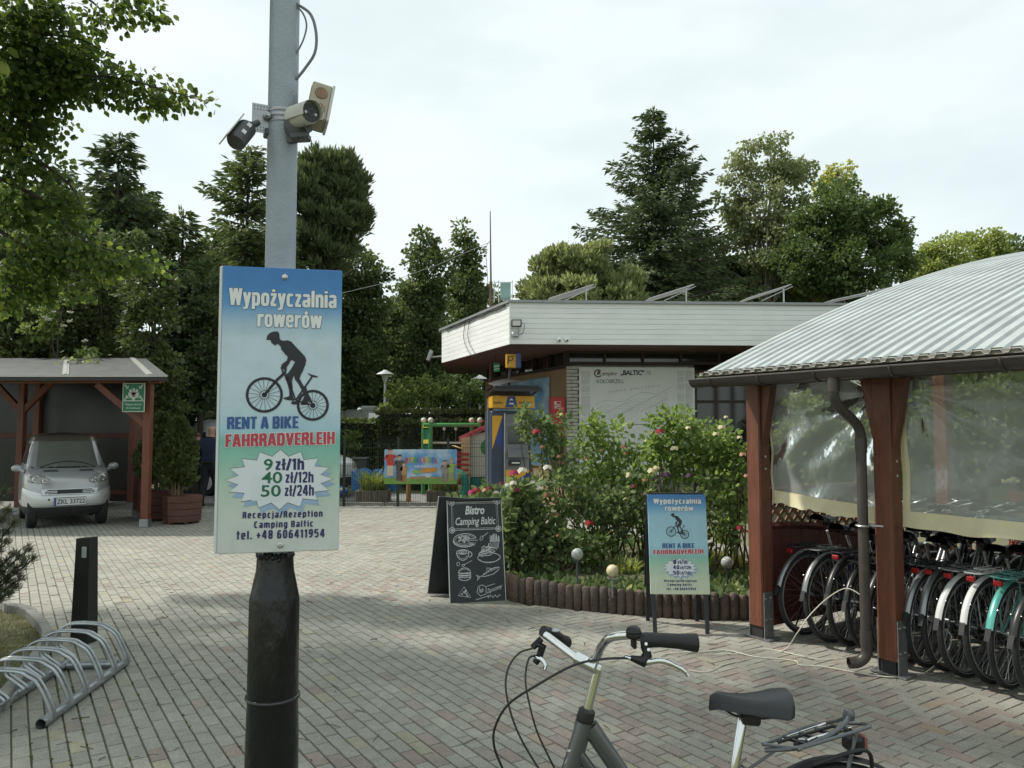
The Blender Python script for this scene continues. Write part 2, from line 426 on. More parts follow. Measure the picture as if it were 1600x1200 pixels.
def paver_geo(X, Y, O, dz, tx, ty):
    """arrays -> V (n*8,3): top ring of 4, bottom ring of 4 (joint bottom)"""
    n = len(X); l1, l0 = PU - .0017, PU / 2 - .003; la = np.where(O == 0, l1, l0); lb_ = np.where(O == 1, l1, l0)
    ch = .0030; V = np.zeros((n, 8, 3), np.float32)
    for q, (sa, sb) in enumerate(((-1, -1), (1, -1), (1, 1), (-1, 1))):
        for lev in (0, 1):
            la2 = la - (ch if lev == 0 else 0); lb2 = lb_ - (ch if lev == 0 else 0)
            A, B_ = sa * la2, sb * lb2
            V[:, q + 4 * lev, 0] = X + A * ED.x + B_ * UD.x; V[:, q + 4 * lev, 1] = Y + A * ED.y + B_ * UD.y
            V[:, q + 4 * lev, 2] = (dz + A * tx * .1 + B_ * ty * .1) if lev == 0 else -.012
    return V
FT = np.array([[3, 2, 1, 0], [0, 1, 5, 4], [1, 2, 6, 5], [2, 3, 7, 6], [3, 0, 4, 7]])
far = ~near
V = paver_geo(P[far, 0], P[far, 1], P[far, 2], dz[far], tx[far], ty[far]); n = len(V)
F = (FT[None] + (np.arange(n) * 8)[:, None, None]).reshape(-1, 4)
me = npmesh('pavers', V.reshape(-1, 3), F)
at = me.attributes.new('tone', 'FLOAT_COLOR', 'FACE')
colr = np.stack([tone[far], red[far], yel[far], np.ones(n)], 1).astype(np.float32)
at.data.foreach_set('color', np.repeat(colr, 5, axis=0).ravel())
o = link('pavers', me, m_pav, pav); o['kind'] = 'stuff'
ids = np.where(near)[0]
pm = {}
for i in ids:
    key = (int(P[i, 2]), int(red[i] * 4.99), int(tone[i] * 5.99), int(yel[i] * 2.99))
    if key not in pm:
        z1 = np.array([0.0]); q = paver_geo(z1, z1, np.array([key[0]]), z1, z1, z1)[0]
        me = npmesh('paver', q, FT); at = me.attributes.new('tone', 'FLOAT_COLOR', 'FACE')
        at.data.foreach_set('color', np.tile(np.array([key[2] / 5.0, key[1] / 4.0, key[3] / 2.0, 1], np.float32), 5)); me.materials.append(m_pav); pm[key] = me
    o = bpy.data.objects.new('paver', pm[key]); COL.objects.link(o); o.parent = pav
    o.location = (P[i, 0], P[i, 1], dz[i]); o.rotation_euler = (tx[i] * .1, ty[i] * .1, rng.normal(0, .004))

# litter of twigs and leaves and moss tufts between the stones
m_twig = mat('twig', (.09, .065, .04), .9)
b = MB()
for k in range(150):
    yy = rng.uniform(3.2, 9); xx = rng.uniform(-.72, .3) * yy
    if not region_ok(xx, yy): continue
    an = rng.uniform(0, 6.3); ln = rng.uniform(.01, .05); d = Vector((math.cos(an), math.sin(an), 0)) * ln
    c = Vector((xx, yy, .004)); b.tube([c - d, c + Vector((0, 0, .003)), c + d * 1.1 + Vector((rng.normal(0, .006), 0, 0))], rng.uniform(.0012, .003), 4)
tag(b.build('fallen_twigs', m_twig), 'small dry twigs and bits scattered over the paving', 'litter', kind='stuff')
m_moss = leafmat('moss', (.09, .10, .03), (.16, .17, .06), .1, .9)
V = []; F = []
for k in range(1100):
    ib = rng.integers(0, 70); bb = HB - ib * PU; aa = rng.uniform(1.5, 8.5); p = EU(aa, bb)
    if not (p.x < -.55 * p.y + 1.4 and region_ok(p.x, p.y) and p.y < 7.5): continue
    for q in range(3):
        c = np.array([p.x + rng.normal(0, .004), p.y + rng.normal(0, .004), -.006]); an = rng.uniform(0, 6.3); h = rng.uniform(.006, .016)
        dx, dy = math.cos(an) * .008, math.sin(an) * .008; k0 = len(V)
        V += [c + (-dx, -dy, 0), c + (dx, dy, 0), c + (dx * .3, dy * .3, h), c + (-dx * .5, -dy * .5, h * .8)]; F.append([k0, k0 + 1, k0 + 2, k0 + 3])
o = link('joint_moss', npmesh('joint_moss', V, F), m_moss); tag(o, 'moss growing in the joints of the paving on the left', 'moss', kind='stuff')

# path behind the wire fence
m_path = mat('path_asphalt', (.20, .20, .19), .9, var=.15, scale=3, bump=.3, bscale=90)
b = MB(); b.add([(-14, 17.0, -.03), (3, 17.0, -.03), (3, 20.6, -.03), (-14, 20.6, -.03)], [(0, 1, 2, 3)]); struct(b.build('path', m_path))
m_kerb = mat('kerb_concrete', (.30, .295, .27), .9, var=.2, scale=5, bump=.5, bscale=60, dirt=.5)
b = MB()
for x0 in np.arange(-9.8, -.6, 1.0): b.box((x0 + .5, 17.06, .0), (.985, .08, .14), bev=.01)
struct(b.build('kerb', m_kerb))

# left bed: soil, kerb stones, grass
m_soil = mat('soil', (.085, .07, .045), .95, var=.4, scale=9, bump=.8, bscale=40, col2=(.11, .11, .05))
b = MB(); b.add([(p[0], p[1], .015) for p in LB], [tuple(range(len(LB)))]); bed = struct(b.build('grass_bed', m_soil))
sp_ = [Vector((p[0], p[1], 0)) for p in LBF]
sp_ = [Vector((-4.9, 7.45, 0)) + (sp_[0] - Vector((-4.9, 7.45, 0))) * (k / 4) for k in range(4)] + sp_ + [sp_[-1] + (Vector((-.9, -1.1, 0)) * k / 4) for k in range(1, 5)]
bk = MB()
for i in range(len(sp_) - 1):
    bk.beam(sp_[i] + Vector((0, 0, .03)), sp_[i + 1] + Vector((0, 0, .03)), .075, .13, bev=.008)
kb = bk.build('kerb_edging', m_kerb, bed)
m_grass = leafmat('short_grass', (.07, .10, .025), (.17, .18, .06), .3, .7, c3=(.26, .22, .11))
V = []; F = []
for k in range(16000):
    xx = rng.uniform(-6.2, -3.0); yy = rng.uniform(3.6, 7.3)
    if not inpoly(xx + .05, yy, LB) or rng.random() < .35 * (math.sin(xx * 5.1) * math.cos(yy * 4.3) > .1): continue
    an = rng.uniform(0, 6.3); h = rng.uniform(.02, .065); ln = rng.normal(0, .03, 2); wd = .0025
    dx, dy = math.cos(an) * wd, math.sin(an) * wd; c = np.array([xx, yy, .014]); k0 = len(V)
    V += [c + (-dx, -dy, 0), c + (dx, dy, 0), c + (ln[0] + dx * .3, ln[1] + dy * .3, h), c + (ln[0] - dx * .3, ln[1] - dy * .3, h)]; F.append([k0, k0 + 1, k0 + 2, k0 + 3])
o = link('grass', npmesh('grass', V, F), m_grass); tag(o, 'thin patchy grass in the kerbed bed on the left', 'grass', kind='stuff')

# flower bed: soil mound and log palisade
b = MB(); n = len(FB); cx = sum(p[0] for p in FB) / n; cy_ = sum(p[1] for p in FB) / n
V = [(p[0], p[1], .13) for p in FB] + [(cx + (p[0] - cx) * .6, cy_ + (p[1] - cy_) * .6, .22) for p in FB] + [(cx, cy_, .25)]
b.add(V, [(i, (i + 1) % n, n + (i + 1) % n, n + i) for i in range(n)] + [(n + i, n + (i + 1) % n, 2 * n) for i in range(n)])
struct(b.build('flower_bed', m_soil, smooth=True))
pal = thing('log_palisade', 'low curved edging of upright brown concrete logs round the rose bed', 'edging', (0, 0, 0))
m_log = [mat('log_a', (.13, .098, .075), .9, var=.35, scale=11, bump=.9, bscale=55, dirt=.45), mat('log_b', (.105, .082, .068), .9, var=.35, scale=11, bump=.9, bscale=55, dirt=.55), mat('log_c', (.15, .105, .075), .9, var=.3, scale=11, bump=.9, bscale=55, dirt=.4)]
logm = []
for k in range(6):
    b = MB(); r = .044
    b.lathe([(r, -.05), (r, .17 + .012 * (k % 3)), (r * .93, .205 + .012 * (k % 3)), (r * .7, .222 + .012 * (k % 3)), (0.0001, .228 + .012 * (k % 3))], n=14)
    me = b.mesh('log'); me.materials.append(m_log[k % 3]); me.polygons.foreach_set('use_smooth', [True] * len(me.polygons)); logm.append(me)
per = 0; acc = []
for i in range(n):
    p, q = Vector((*FB[i], 0)), Vector((*FB[(i + 1) % n], 0)); d = (q - p).length; acc.append((per, p, q, d)); per += d
tt = 0; step = .0835
while tt < per - .05:
    for s0, p, q, d in acc:
        if s0 <= tt < s0 + d:
            c = p.lerp(q, (tt - s0) / d); break
    o = bpy.data.objects.new('log', logm[int(rng.integers(0, 6))]); COL.objects.link(o); o.parent = pal
    o.location = (c.x, c.y, rng.normal(0, .004)); o.rotation_euler = (rng.normal(0, .012), rng.normal(0, .012), rng.uniform(0, 6.3)); o.scale = (rng.uniform(.95, 1.04),) * 2 + (1,)
    tt += step
# ================================================================ bicycle shelter on the right (built in its own axes: x = along the eave away from us, y = outwards to the left, so local -y = depth)
def frameM(o, ax):  # matrix with x axis = ax (horizontal), z up
    ax = Vector(ax).normalized(); y_ = Vector((0, 0, 1)).cross(ax)
    return Matrix(((ax.x, y_.x, 0, o.x), (ax.y, y_.y, 0, o.y), (0, 0, 1, o.z), (0, 0, 0, 1)))
m_redwood = mat('red_stained_wood', (.150, .047, .022), .55, var=.30, scale=5, bump=.35, bscale=26, stretch=(6, 6, .7), coat=.1, dirt=.25)
m_redwood2 = mat('dark_red_panel', (.10, .024, .016), .6, var=.3, scale=5, bump=.3, bscale=30, dirt=.3)
m_brown = mat('brown_fascia', (.055, .043, .036), .6, var=.25, scale=6, dirt=.2)
m_gutter = mat('gutter_plastic', (.060, .050, .045), .38, var=.2, scale=9, dirt=.25)
m_galv = mat('galvanised', (.36, .37, .38), .42, .85, var=.22, scale=18, bump=.05, bscale=40)
m_bolt = mat('zinc_bolt', (.55, .55, .53), .35, .9)
m_sheet = mat('roof_sheet_mint', (.42, .455, .45), .45, .25, var=.14, scale=3, dirt=.32)
m_flash = mat('eave_flashing', (.23, .21, .175), .6, var=.25, scale=9, dirt=.5)
C1 = EU(4.20, 5.18); POSTS = [4.20, 3.09]
sh = thing('bicycle_shelter', 'open timber bicycle shelter with curved pale corrugated metal roof and red posts', 'shelter', C1)
ob = MB()
def S3(a, t, z): return EU(a - 4.20, t, z)       # a along the eave, t depth behind the post line
EAVE = 2.15
def roofz(t): return EAVE + .408 * (t + .35) - .0187 * (t + .35) ** 2
posts = [(4.20, 0, EAVE - .08), (3.09, 0, EAVE - .08), (.3, 0, EAVE - .08), (-2.4, 0, EAVE - .08)]
for (a, t, h) in posts:
    p = S3(a, t, 0); b = MB()
    M = frameM(p + Vector((0, 0, 0)), ED)
    b.box((0, 0, .10 + (h - .10) / 2), (.135, .135, h - .10), M, bev=.010)
    po = b.build('post', m_redwood, sh)
    # galvanised shoe: two side plates and foot plate, with bolts
    s_ = MB(); s_.box((-.073, 0, .19), (.008, .11, .38), M); s_.box((.073, 0, .19), (.008, .11, .38), M); s_.box((0, 0, .012), (.26, .14, .012), M)
    sho = s_.build('post_shoe', m_galv, po)
    bl_ = [((-.076, yy, zz), (-.084, yy, zz), .009) for zz in (.16, .33) for yy in (-.03, .03)] + [((-.067, 0, zz), (-.073, 0, zz), .010) for zz in (1.37, 1.47)]
    for (q0, q1, rr_) in bl_: s_ = MB(); s_.cyl(M @ Vector(q0), M @ Vector(q1), rr_, n=8); s_.build('bolt', m_bolt, po)
    s_ = MB(); s_.box((0, 0, .06), (.11, .11, .08), M); s_.build('foot_spacer', mat('black_rubber', (.02, .02, .02), .7), po)
    for sg in (-1, 1):        # knee braces swelling out of the post towards the beam
        if (a == 4.20 and sg > 0) : continue
        q = MB(); Mb = M
        ln = .10 if a in (4.20, 3.09) else .55
        poly = [(0, h - .02), (0, h - .42 - ln), (sg * ln, h - .02)]
        q.prism(poly if sg > 0 else poly[::-1], .075, Mb @ Matrix.Translation((sg * .067, -.0375, 0)))
        q.build('brace', m_redwood, sh)
b = MB(); pr_ = [S3(x_, .0, EAVE - .02) for x_ in (4.38, -3)]
b.beam(pr_[0], pr_[1], .12, .15, bev=.008); b.build('eave_beam', m_brown, sh)
b = MB(); b.beam(S3(4.40, -.30, EAVE - .055), S3(-3, -.30, EAVE - .055), .022, .115, bev=.004); b.build('fascia_board', m_brown, sh)
# rear posts, ridge posts and purlins carry the long vault
for a in (4.2, 1.5, -1.2):
    for t in (2.9, 6.2, 9.5):
        b = MB(); b.box((0, 0, (roofz(t) - .1) / 2), (.135, .135, roofz(t) - .1), frameM(S3(a, t, 0), ED), bev=.008); b.build('post', m_redwood, sh)
for t in (2.9, 6.2, 9.5):
    b = MB(); b.beam(S3(4.38, t, roofz(t) - .10), S3(-3, t, roofz(t) - .10), .10, .16); b.build('purlin', m_redwood, sh)
for a in (4.2, 1.5, -1.2):
    b = MB(); N = 14
    for k in range(N):
        t0 = 9.6 * k / N; t1 = 9.6 * (k + 1) / N
        b.beam(S3(a, t0, roofz(t0) - .16), S3(a, t1, roofz(t1) - .16), .07, .12)
    b.build('rafter', m_redwood, sh)
# trapezoidal roof sheets: each sheet is 1.0 m cover, ribs run up the curve
def sheet(a_hi, a_lo, name):
    pitch = .105; prof = [(0, 0), (.030, 0), (.044, .020), (.091, .020), (.105, 0)]
    pts = []
    a = a_hi
    while a > a_lo + 1e-6:
        for q, z in prof[:-1]: pts.append((a - q, z))
        a -= pitch
    pts.append((a_lo, 0)); NT = 30; V = []
    for (a, z) in pts:
        for k in range(NT + 1):
            t = -.42 + 11.6 * (k / NT) ** 1.25; V.append(S3(a, t, roofz(t) + z + .012))
    n_ = NT + 1
    F_ = [(i * n_ + k, (i + 1) * n_ + k, (i + 1) * n_ + k + 1, i * n_ + k + 1) for i in range(len(pts) - 1) for k in range(NT)]
    b = MB(); b.add(V, F_); return b.build(name, m_sheet, sh)
a = 4.44
while a > -3: sheet(a, a - 1.05, 'roof_sheet'); a -= 1.052
b = MB()
for (p, q) in (((4.45, -.38), (-3, -.38)),):
    b.beam(S3(p[0], p[1], EAVE - .008), S3(q[0], q[1], EAVE - .008), .06, .028)
b.build('eave_flashing', m_flash, sh)
b = MB()
for k in range(70):
    a = 4.44 - .105 * k - .0675; b.box((0, 0, 0), (.055, .03, .019), frameM(S3(a, -.392, EAVE - .004 + .012), ED))
b.build('rib_closer', mat('eave_foam', (.10, .085, .06), .9, var=.4, scale=30), sh)
# half-round gutter with hangers, downpipe with elbow
g = MB(); prof = [(math.cos(R(q)) * .062, math.sin(R(q)) * .062) for q in range(180, 361, 15)]
V = []
for a in (4.47, -3.0):
    for (yy, zz) in prof: V.append(S3(a, -.455 + yy, EAVE - .055 + zz))
    for (yy, zz) in reversed(prof): V.append(S3(a, -.455 + yy * .94, EAVE - .055 + zz * .94))
n_ = len(prof) * 2
g.add(V, [(i, (i + 1) % n_, n_ + (i + 1) % n_, n_ + i) for i in range(n_)] + [tuple(range(n_))])
g.tube([S3(4.47, -.517, EAVE - .055), S3(-3, -.517, EAVE - .055)], .008, 6)
gut = g.build('gutter', m_gutter, sh, smooth=True)
for a in (4.25, 3.78, 3.30, 2.75, 2.1, 1.5):
    b = MB(); b.tube([S3(a, -.455 + math.cos(R(q)) * .066, EAVE - .055 + math.sin(R(q)) * .066) for q in range(176, 366, 15)], .009, 6); b.build('gutter_hanger', m_gutter, gut)
DA = 3.19
dp = MB(); pts = spline([S3(DA, -.455, EAVE - .10), S3(DA, -.455, EAVE - .22), S3(DA, -.40, EAVE - .30), S3(DA, -.20, EAVE - .42), S3(DA, -.15, EAVE - .52), S3(DA, -.15, EAVE - .7)], 5)
dp.tube(pts, .035, 14); dp.tube([S3(DA, -.15, EAVE - .66), S3(DA, -.15, .22)], .035, 14)
dp.tube(spline([S3(DA, -.15, .24), S3(DA, -.15, .14), S3(DA + .03, -.19, .085), S3(DA + .07, -.25, .075)], 5), .038, 14, caps=False)
dpo = dp.build('downpipe', m_gutter, sh, smooth=True)
for z0, z1, rr in ((EAVE - .20, EAVE - .10, .042), (EAVE - .62, EAVE - .52, .040), (.20, .30, .040)):
    b = MB(); t_ = -.455 if z0 > 1.9 else -.15; b.cyl(S3(DA, t_, z0), S3(DA, t_, z1), rr, n=14); b.build('pipe_socket', m_gutter, dpo, smooth=True)
b = MB(); b.ring(S3(DA, -.15, 1.02), (0, 0, 1), .045, .007, 20, 6); b.beam(S3(DA, -.11, 1.02), S3(3.09, -.06, 1.02), .012, .012); b.build('pipe_clip', m_bolt, dpo)

# end screen beside the first post: framed lattice above a solid board panel with arched top
scr = thing('lattice_screen', 'dark red garden screen with diagonal lattice above an arched solid panel, beside the corner post', 'screen', S3(4.20, .1, 0) + C1)
ln = 1.8
def T(t, z, o=0.0): return UD * t + ED * o + Vector((0, 0, z))
for q in (0.0, ln):
    b = MB(); b.beam(T(q, .10), T(q, 1.20), .06, .06); b.build('screen_post', m_redwood2, scr)
for z in (.12, 1.17):
    b = MB(); b.beam(T(0, z), T(ln, z), .045, .07); b.build('rail', m_redwood2, scr)
def arch(t): return .60 + .27 * math.cos((t / ln) * math.pi * .5) ** 1.0
for k in range(13):
    t0 = .04 + (ln - .08) * k / 13; t1 = .04 + (ln - .08) * (k + 1) / 13 - .006
    b = MB(); M = frameM(Vector((0, 0, 0)), UD); b.prism([(t0, .15), (t1, .15), (t1, arch(t1)), (t0, arch(t0))], .018, M); b.build('board', m_redwood2, scr)
b = MB(); b.tube([T(.03 + (ln - .06) * k / 12, arch((ln) * k / 12) + .02) for k in range(13)], .032, 4); b.build('arched_rail', m_redwood2, scr)
m_lat = mat('lattice_wood', (.20, .10, .05), .7, var=.3, scale=9)
for k in range(-9, 22):
    for sg in (1, -1):
        c0 = .115 * k; seg = []
        for q in np.linspace(0, 1.9, 60):
            t = c0 + q * sg if sg > 0 else c0 + 1.1 - q
            z = .68 + q
            t = c0 + q if sg > 0 else c0 + .9 - q
            if .04 < t < ln - .04 and arch(t) + .02 < z < 1.15: seg.append((t, z))
        if len(seg) > 3:
            b = MB(); b.beam(T(seg[0][0], seg[0][1], .006 * sg), T(seg[-1][0], seg[-1][1], .006 * sg), .010, .028); b.build('lattice_slat', m_lat, scr)
# back screen far inside, and a stack of stored boards seen through the plastic
bs_ = thing('back_screen', 'red plank screen at the back of the bicycle shelter behind the rows of bicycles', 'screen', S3(3.6, 3.0, 0) + C1)
for k in range(36):
    b = MB(); b.box((0, 0, .58), (.118, .02, 1.0 + .02 * rng.random()), frameM(ED * (-.13 * k), ED), bev=.003); b.build('plank', m_redwood, bs_)
for z in (.3, .9):
    b = MB(); b.beam(ED * .05 + Vector((0, 0, z)) + UD * .03, ED * -4.6 + Vector((0, 0, z)) + UD * .03, .03, .07); b.build('rail', m_redwood2, bs_)

# clear plastic curtains with a cream hem
def plastic():
    m = bpy.data.materials.new('clear_pvc'); m.use_nodes = True; t = m.node_tree; t.nodes.remove(t.nodes['Principled BSDF']); o = t.nodes['Material Output']
    tr = t.nodes.new('ShaderNodeBsdfTransparent'); tr.inputs['Color'].default_value = (.80, .82, .79, 1)
    gl = t.nodes.new('ShaderNodeBsdfGlossy'); gl.inputs['Roughness'].default_value = .16; gl.inputs['Color'].default_value = (.95, 1, .98, 1)
    df = t.nodes.new('ShaderNodeBsdfDiffuse'); df.inputs['Color'].default_value = (.62, .65, .60, 1)
    c = t.nodes.new('ShaderNodeTexCoord'); n = t.nodes.new('ShaderNodeTexNoise'); n.inputs['Scale'].default_value = 4.5; n.inputs['Detail'].default_value = 3
    t.links.new(c.outputs['Object'], n.inputs['Vector'])
    bp = t.nodes.new('ShaderNodeBump'); bp.inputs['Strength'].default_value = .22; bp.inputs['Distance'].default_value = .06; t.links.new(n.outputs['Fac'], bp.inputs['Height']); t.links.new(bp.outputs['Normal'], gl.inputs['Normal'])
    fr = t.nodes.new('ShaderNodeFresnel'); fr.inputs['IOR'].default_value = 1.42; t.links.new(bp.outputs['Normal'], fr.inputs['Normal'])
    m1 = t.nodes.new('ShaderNodeMixShader'); m1.inputs['Fac'].default_value = .44; t.links.new(tr.outputs[0], m1.inputs[1]); t.links.new(df.outputs[0], m1.inputs[2])
    m2 = t.nodes.new('ShaderNodeMixShader'); t.links.new(fr.outputs[0], m2.inputs['Fac']); t.links.new(m1.outputs[0], m2.inputs[1]); t.links.new(gl.outputs[0], m2.inputs[2])
    t.links.new(m2.outputs[0], o.inputs['Surface']); return m
m_pvc = plastic()
m_hem = mat('cream_tarpaulin', (.70, .64, .42), .5, var=.12, scale=5, bump=.25, bscale=9)
def curtain(aL, aR, ztop, zbL, zbR, label, seed, pinch):
    th = thing('plastic_curtain', label, 'curtain', C1, group='clear curtains on the bicycle shelter')
    rg = np.random.default_rng(seed); ph = rg.uniform(0, 6, 12); fr_ = rg.uniform(2, 9, (12, 2))
    def P_(s, v):
        a = aL + (aR - aL) * s; zb = zbL + (zbR - zbL) * s; z = ztop + (zb - ztop) * v
        # folds fan out from the pinched upper corner, ripples elsewhere
        dx = (s - pinch[0]) * abs(aR - aL); dz_ = (v - pinch[1]) * 1.0; r = math.hypot(dx, dz_) + .05; an = math.atan2(dz_, dx)
        w_ = .022 * math.sin(an * 11 + ph[0]) * math.exp(-r * 1.1) * min(1, r * 3) + .006 * math.sin(an * 23 + ph[1]) * math.exp(-r * 1.4) * min(1, r * 4)
        for k in range(5): w_ += .0045 * math.sin(fr_[k, 0] * s * 2.3 + fr_[k, 1] * v * 2.1 + ph[k + 2])
        w_ += .010 * math.sin(v * 17 + math.sin(s * 5 + ph[8])) * math.exp(-((s - .75) * 3) ** 2 - ((v - .25) * 3) ** 2)
        return S3(a, .075 + w_, z)
    b = MB(); b.grid(lambda s, v: P_(s, v * .9), 70, 54); o = b.build('plastic_sheet', m_pvc, th); shade(o, 80)
    b = MB(); b.grid(lambda s, v: P_(s, .9 + v * (.108 + .008 * math.sin(s * 19 + seed) + .005 * math.sin(s * 47))) - UD * (.006 + .006 * math.sin(s * 31) * v), 60, 6); o = b.build('hem', m_hem, th); shade(o, 80)
    b = MB(); b.grid(lambda s, v: P_(s * .02, v) - UD * .004, 2, 20); b.build('side_hem', m_hem, th)
    if seed == 3:
        b = MB(); b.tube([P_(.93, .02) - UD * .01, P_(.88, .1) - UD * .012, P_(.80, .22) - UD * .012], .004, 5)
    else:
        b = MB(); b.tube([P_(.06, .0) - UD * .01, P_(.06, .2) - UD * .012], .004, 5)
    b.build('tie_cord', mat('white_cord', (.5, .5, .46), .7), th)
    return th
curtain(4.13, 3.16, EAVE - .07, 1.10, 1.02, 'wrinkled clear plastic curtain with cream hem between the two front posts', 3, (.95, .12))
curtain(3.02, .37, EAVE - .07, 1.02, 1.00, 'clear plastic curtain with cream hem running right from the downpipe post', 5, (.03, .10))
# ================================================================ reception building behind the roses
m_pvcw = mat('white_cladding', (.80, .81, .80), .5, var=.06, scale=4, bump=.12, bscale=20, stretch=(.3, .3, 3), dirt=.08)
m_trim = mat('roof_trim_grey', (.30, .31, .31), .5, .3, var=.12)
m_dark = mat('dark_brown_wood', (.035, .024, .02), .6, var=.3, scale=5)
m_glass = mat('dark_glass', (.012, .016, .015), .06, var=.3, scale=1.5, spec=.8)
m_brick = [mat('white_brick_' + c, col, .8, var=.12, scale=14, bump=.5, bscale=60, dirt=.12) for c, col in (('a', (.55, .54, .50)), ('b', (.50, .49, .45)), ('c', (.59, .57, .53)))]
m_mort = mat('mortar', (.19, .18, .165), .9, var=.2, scale=10)
m_tan = mat('tan_wall', (.27, .19, .105), .8, var=.12, scale=3, bump=.2, bscale=40)
m_soff = mat('soffit', (.11, .06, .045), .7, var=.2)
KC = Vector((-.0375, 15.0, 0)); FD = Vector((.998, .057, 0)); LD = Vector((-.37, .93, 0)).normalized()
FZ0, FZ1 = 3.35, 4.20
kb_ = thing('reception_building', 'flat roofed kiosk building with white clad overhanging roof edge behind the roses', 'building', KC)
NB = Vector((-FD.y, FD.x, 0))     # backwards
def plank_row(o, d, ln, n, th=.03):
    h = (FZ1 - FZ0 - .03) / n
    for k in range(n):
        z0 = FZ0 + k * h; b = MB(); M = frameM(o, d)
        b.box((ln / 2, th / 2 + .0, z0 + h / 2), (ln, th, h - .0035), M, bev=.0025); b.build('cladding_board', m_pvcw, kb_)
plank_row(Vector((0, 0, 0)) + FD * .012, FD, 13.0, 8)
plank_row(LD * 4.72, -LD, 4.708, 8)
b = MB(); b.add([v + Vector((0, 0, z)) for z in (FZ0 + .01, FZ1 - .02) for v in (NB * .04 + FD * .06, FD * 13 + NB * .04, FD * 13 + NB * 8, LD * 4.7 + NB * 4, LD * 4.7 + FD * .04)],
      [(4, 3, 2, 1, 0), (5, 6, 7, 8, 9)] + [(i, (i + 1) % 5, (i + 1) % 5 + 5, i + 5) for i in range(5)])
b.build('roof_slab', m_soff, kb_)
b = MB(); b.add([v + Vector((0, 0, FZ1 - .014)) for v in (NB * .04 + FD * .06, FD * 13 + NB * .04, FD * 13 + NB * 8, LD * 4.7 + NB * 4, LD * 4.7 + FD * .04)], [(0, 1, 2, 3, 4)]); b.build('roof_bounce_sheet', mat('bounce_grey', (.24, .24, .23), .9, var=.2, scale=2), kb_)  # unseen grey sheet, added so light bounced onto the solar panel undersides is neutral
b = MB(); b.beam(Vector((0, 0, FZ1 - .005)) - FD * .03, FD * 13 + Vector((0, 0, FZ1 - .005)), .10, .05); b.beam(Vector((0, 0, FZ1 - .003)) + LD * -.03, LD * 4.8 + Vector((0, 0, FZ1 - .003)), .10, .05); b.build('roof_edge_trim', m_trim, kb_)
b = MB(); b.box((0, -.006, (FZ0 + FZ1) / 2), (.03, .02, FZ1 - FZ0 - .04), frameM(FD * .0, FD)); b.build('corner_trim', m_pvcw, kb_)
# walls
WO = Vector((1.17, 16.5, 0)) - KC
bw = MB(); ww = 2.80
bw.box((ww / 2, .16, 1.54), (ww, .2, 3.08), frameM(WO, FD)); wall = bw.build('brick_wall', m_mort, kb_)
bm_ = []
for k in range(3):
    b = MB(); b.box((0, 0, 0), (.245, .09, .064), bev=.006); me = b.mesh('brick'); me.materials.append(m_brick[k]); bm_.append(me)
rows = int(3.08 / .076)
for r_ in range(rows):
    z = .04 + r_ * .076; xo = .125 if r_ % 2 else 0
    c = -1
    for c in range(-1, 12):
        x0 = .1225 + c * .255 + xo
        if x0 < .11 or x0 > ww - .1: continue
        if .36 < x0 < ww - .30 and z < 2.98 and z > .8: continue       # covered by the map board
        if z < .7: continue
        o = bpy.data.objects.new('brick', bm_[int(rng.integers(0, 3))]); COL.objects.link(o); o.parent = wall
        o.matrix_local = frameM(WO, FD) @ Matrix.Translation((x0, .038 + rng.normal(0, .002), z))
hb_ = MB(); hb_.box((0, 0, 0), (.118, .09, .064), bev=.006); hbm = hb_.mesh('brick'); hbm.materials.append(m_brick[1])
for r_ in range(9, rows):
    if r_ % 2:
        o = bpy.data.objects.new('brick', hbm); COL.objects.link(o); o.parent = wall; o.matrix_local = frameM(WO, FD) @ Matrix.Translation((.059, .038, .04 + r_ * .076))
b = MB()
b.box((-.02, .10, 3.2), (.04, .16, .3), frameM(WO, FD)); b.beam(WO + Vector((0, 0, 3.11)) + NB * .05, WO + FD * 9 + Vector((0, 0, 3.11)) + NB * .05, .14, .05); b.beam(WO + Vector((0, 0, 3.34)) + NB * .05, WO + FD * 9 + Vector((0, 0, 3.34)) + NB * .05, .14, .04)
b.build('window_band_frame', m_dark, kb_)
for k in range(10):
    b = MB(); b.box((.42 + k * .84, .09, 3.23), (.80, .02, .20), frameM(WO, FD)); b.build('clerestory_pane', m_glass, kb_)
    b = MB(); b.box((.42 + k * .84 + .42, .06, 3.23), (.05, .10, .20), frameM(WO, FD)); b.build('mullion', m_dark, kb_)
# angled tan side wall with its window band
b = MB(); b.box((2.6, -.1, 1.5), (5.2, .2, 3.0), frameM(WO + FD * .0, LD)); b.build('tan_side_wall', m_tan, kb_)
for k in range(6):
    b = MB(); b.box((.45 + k * .86, -.05, 3.20), (.80, .02, .28), frameM(WO, LD)); b.build('clerestory_pane', m_glass, kb_)
    b = MB(); b.box((.03 + k * .86, -.02, 3.20), (.06, .12, .30), frameM(WO, LD)); b.build('mullion', m_dark, kb_)
b = MB(); b.box((2.6, -.03, 3.03), (5.2, .12, .07), frameM(WO, LD)); b.build('sill_beam', m_dark, kb_)
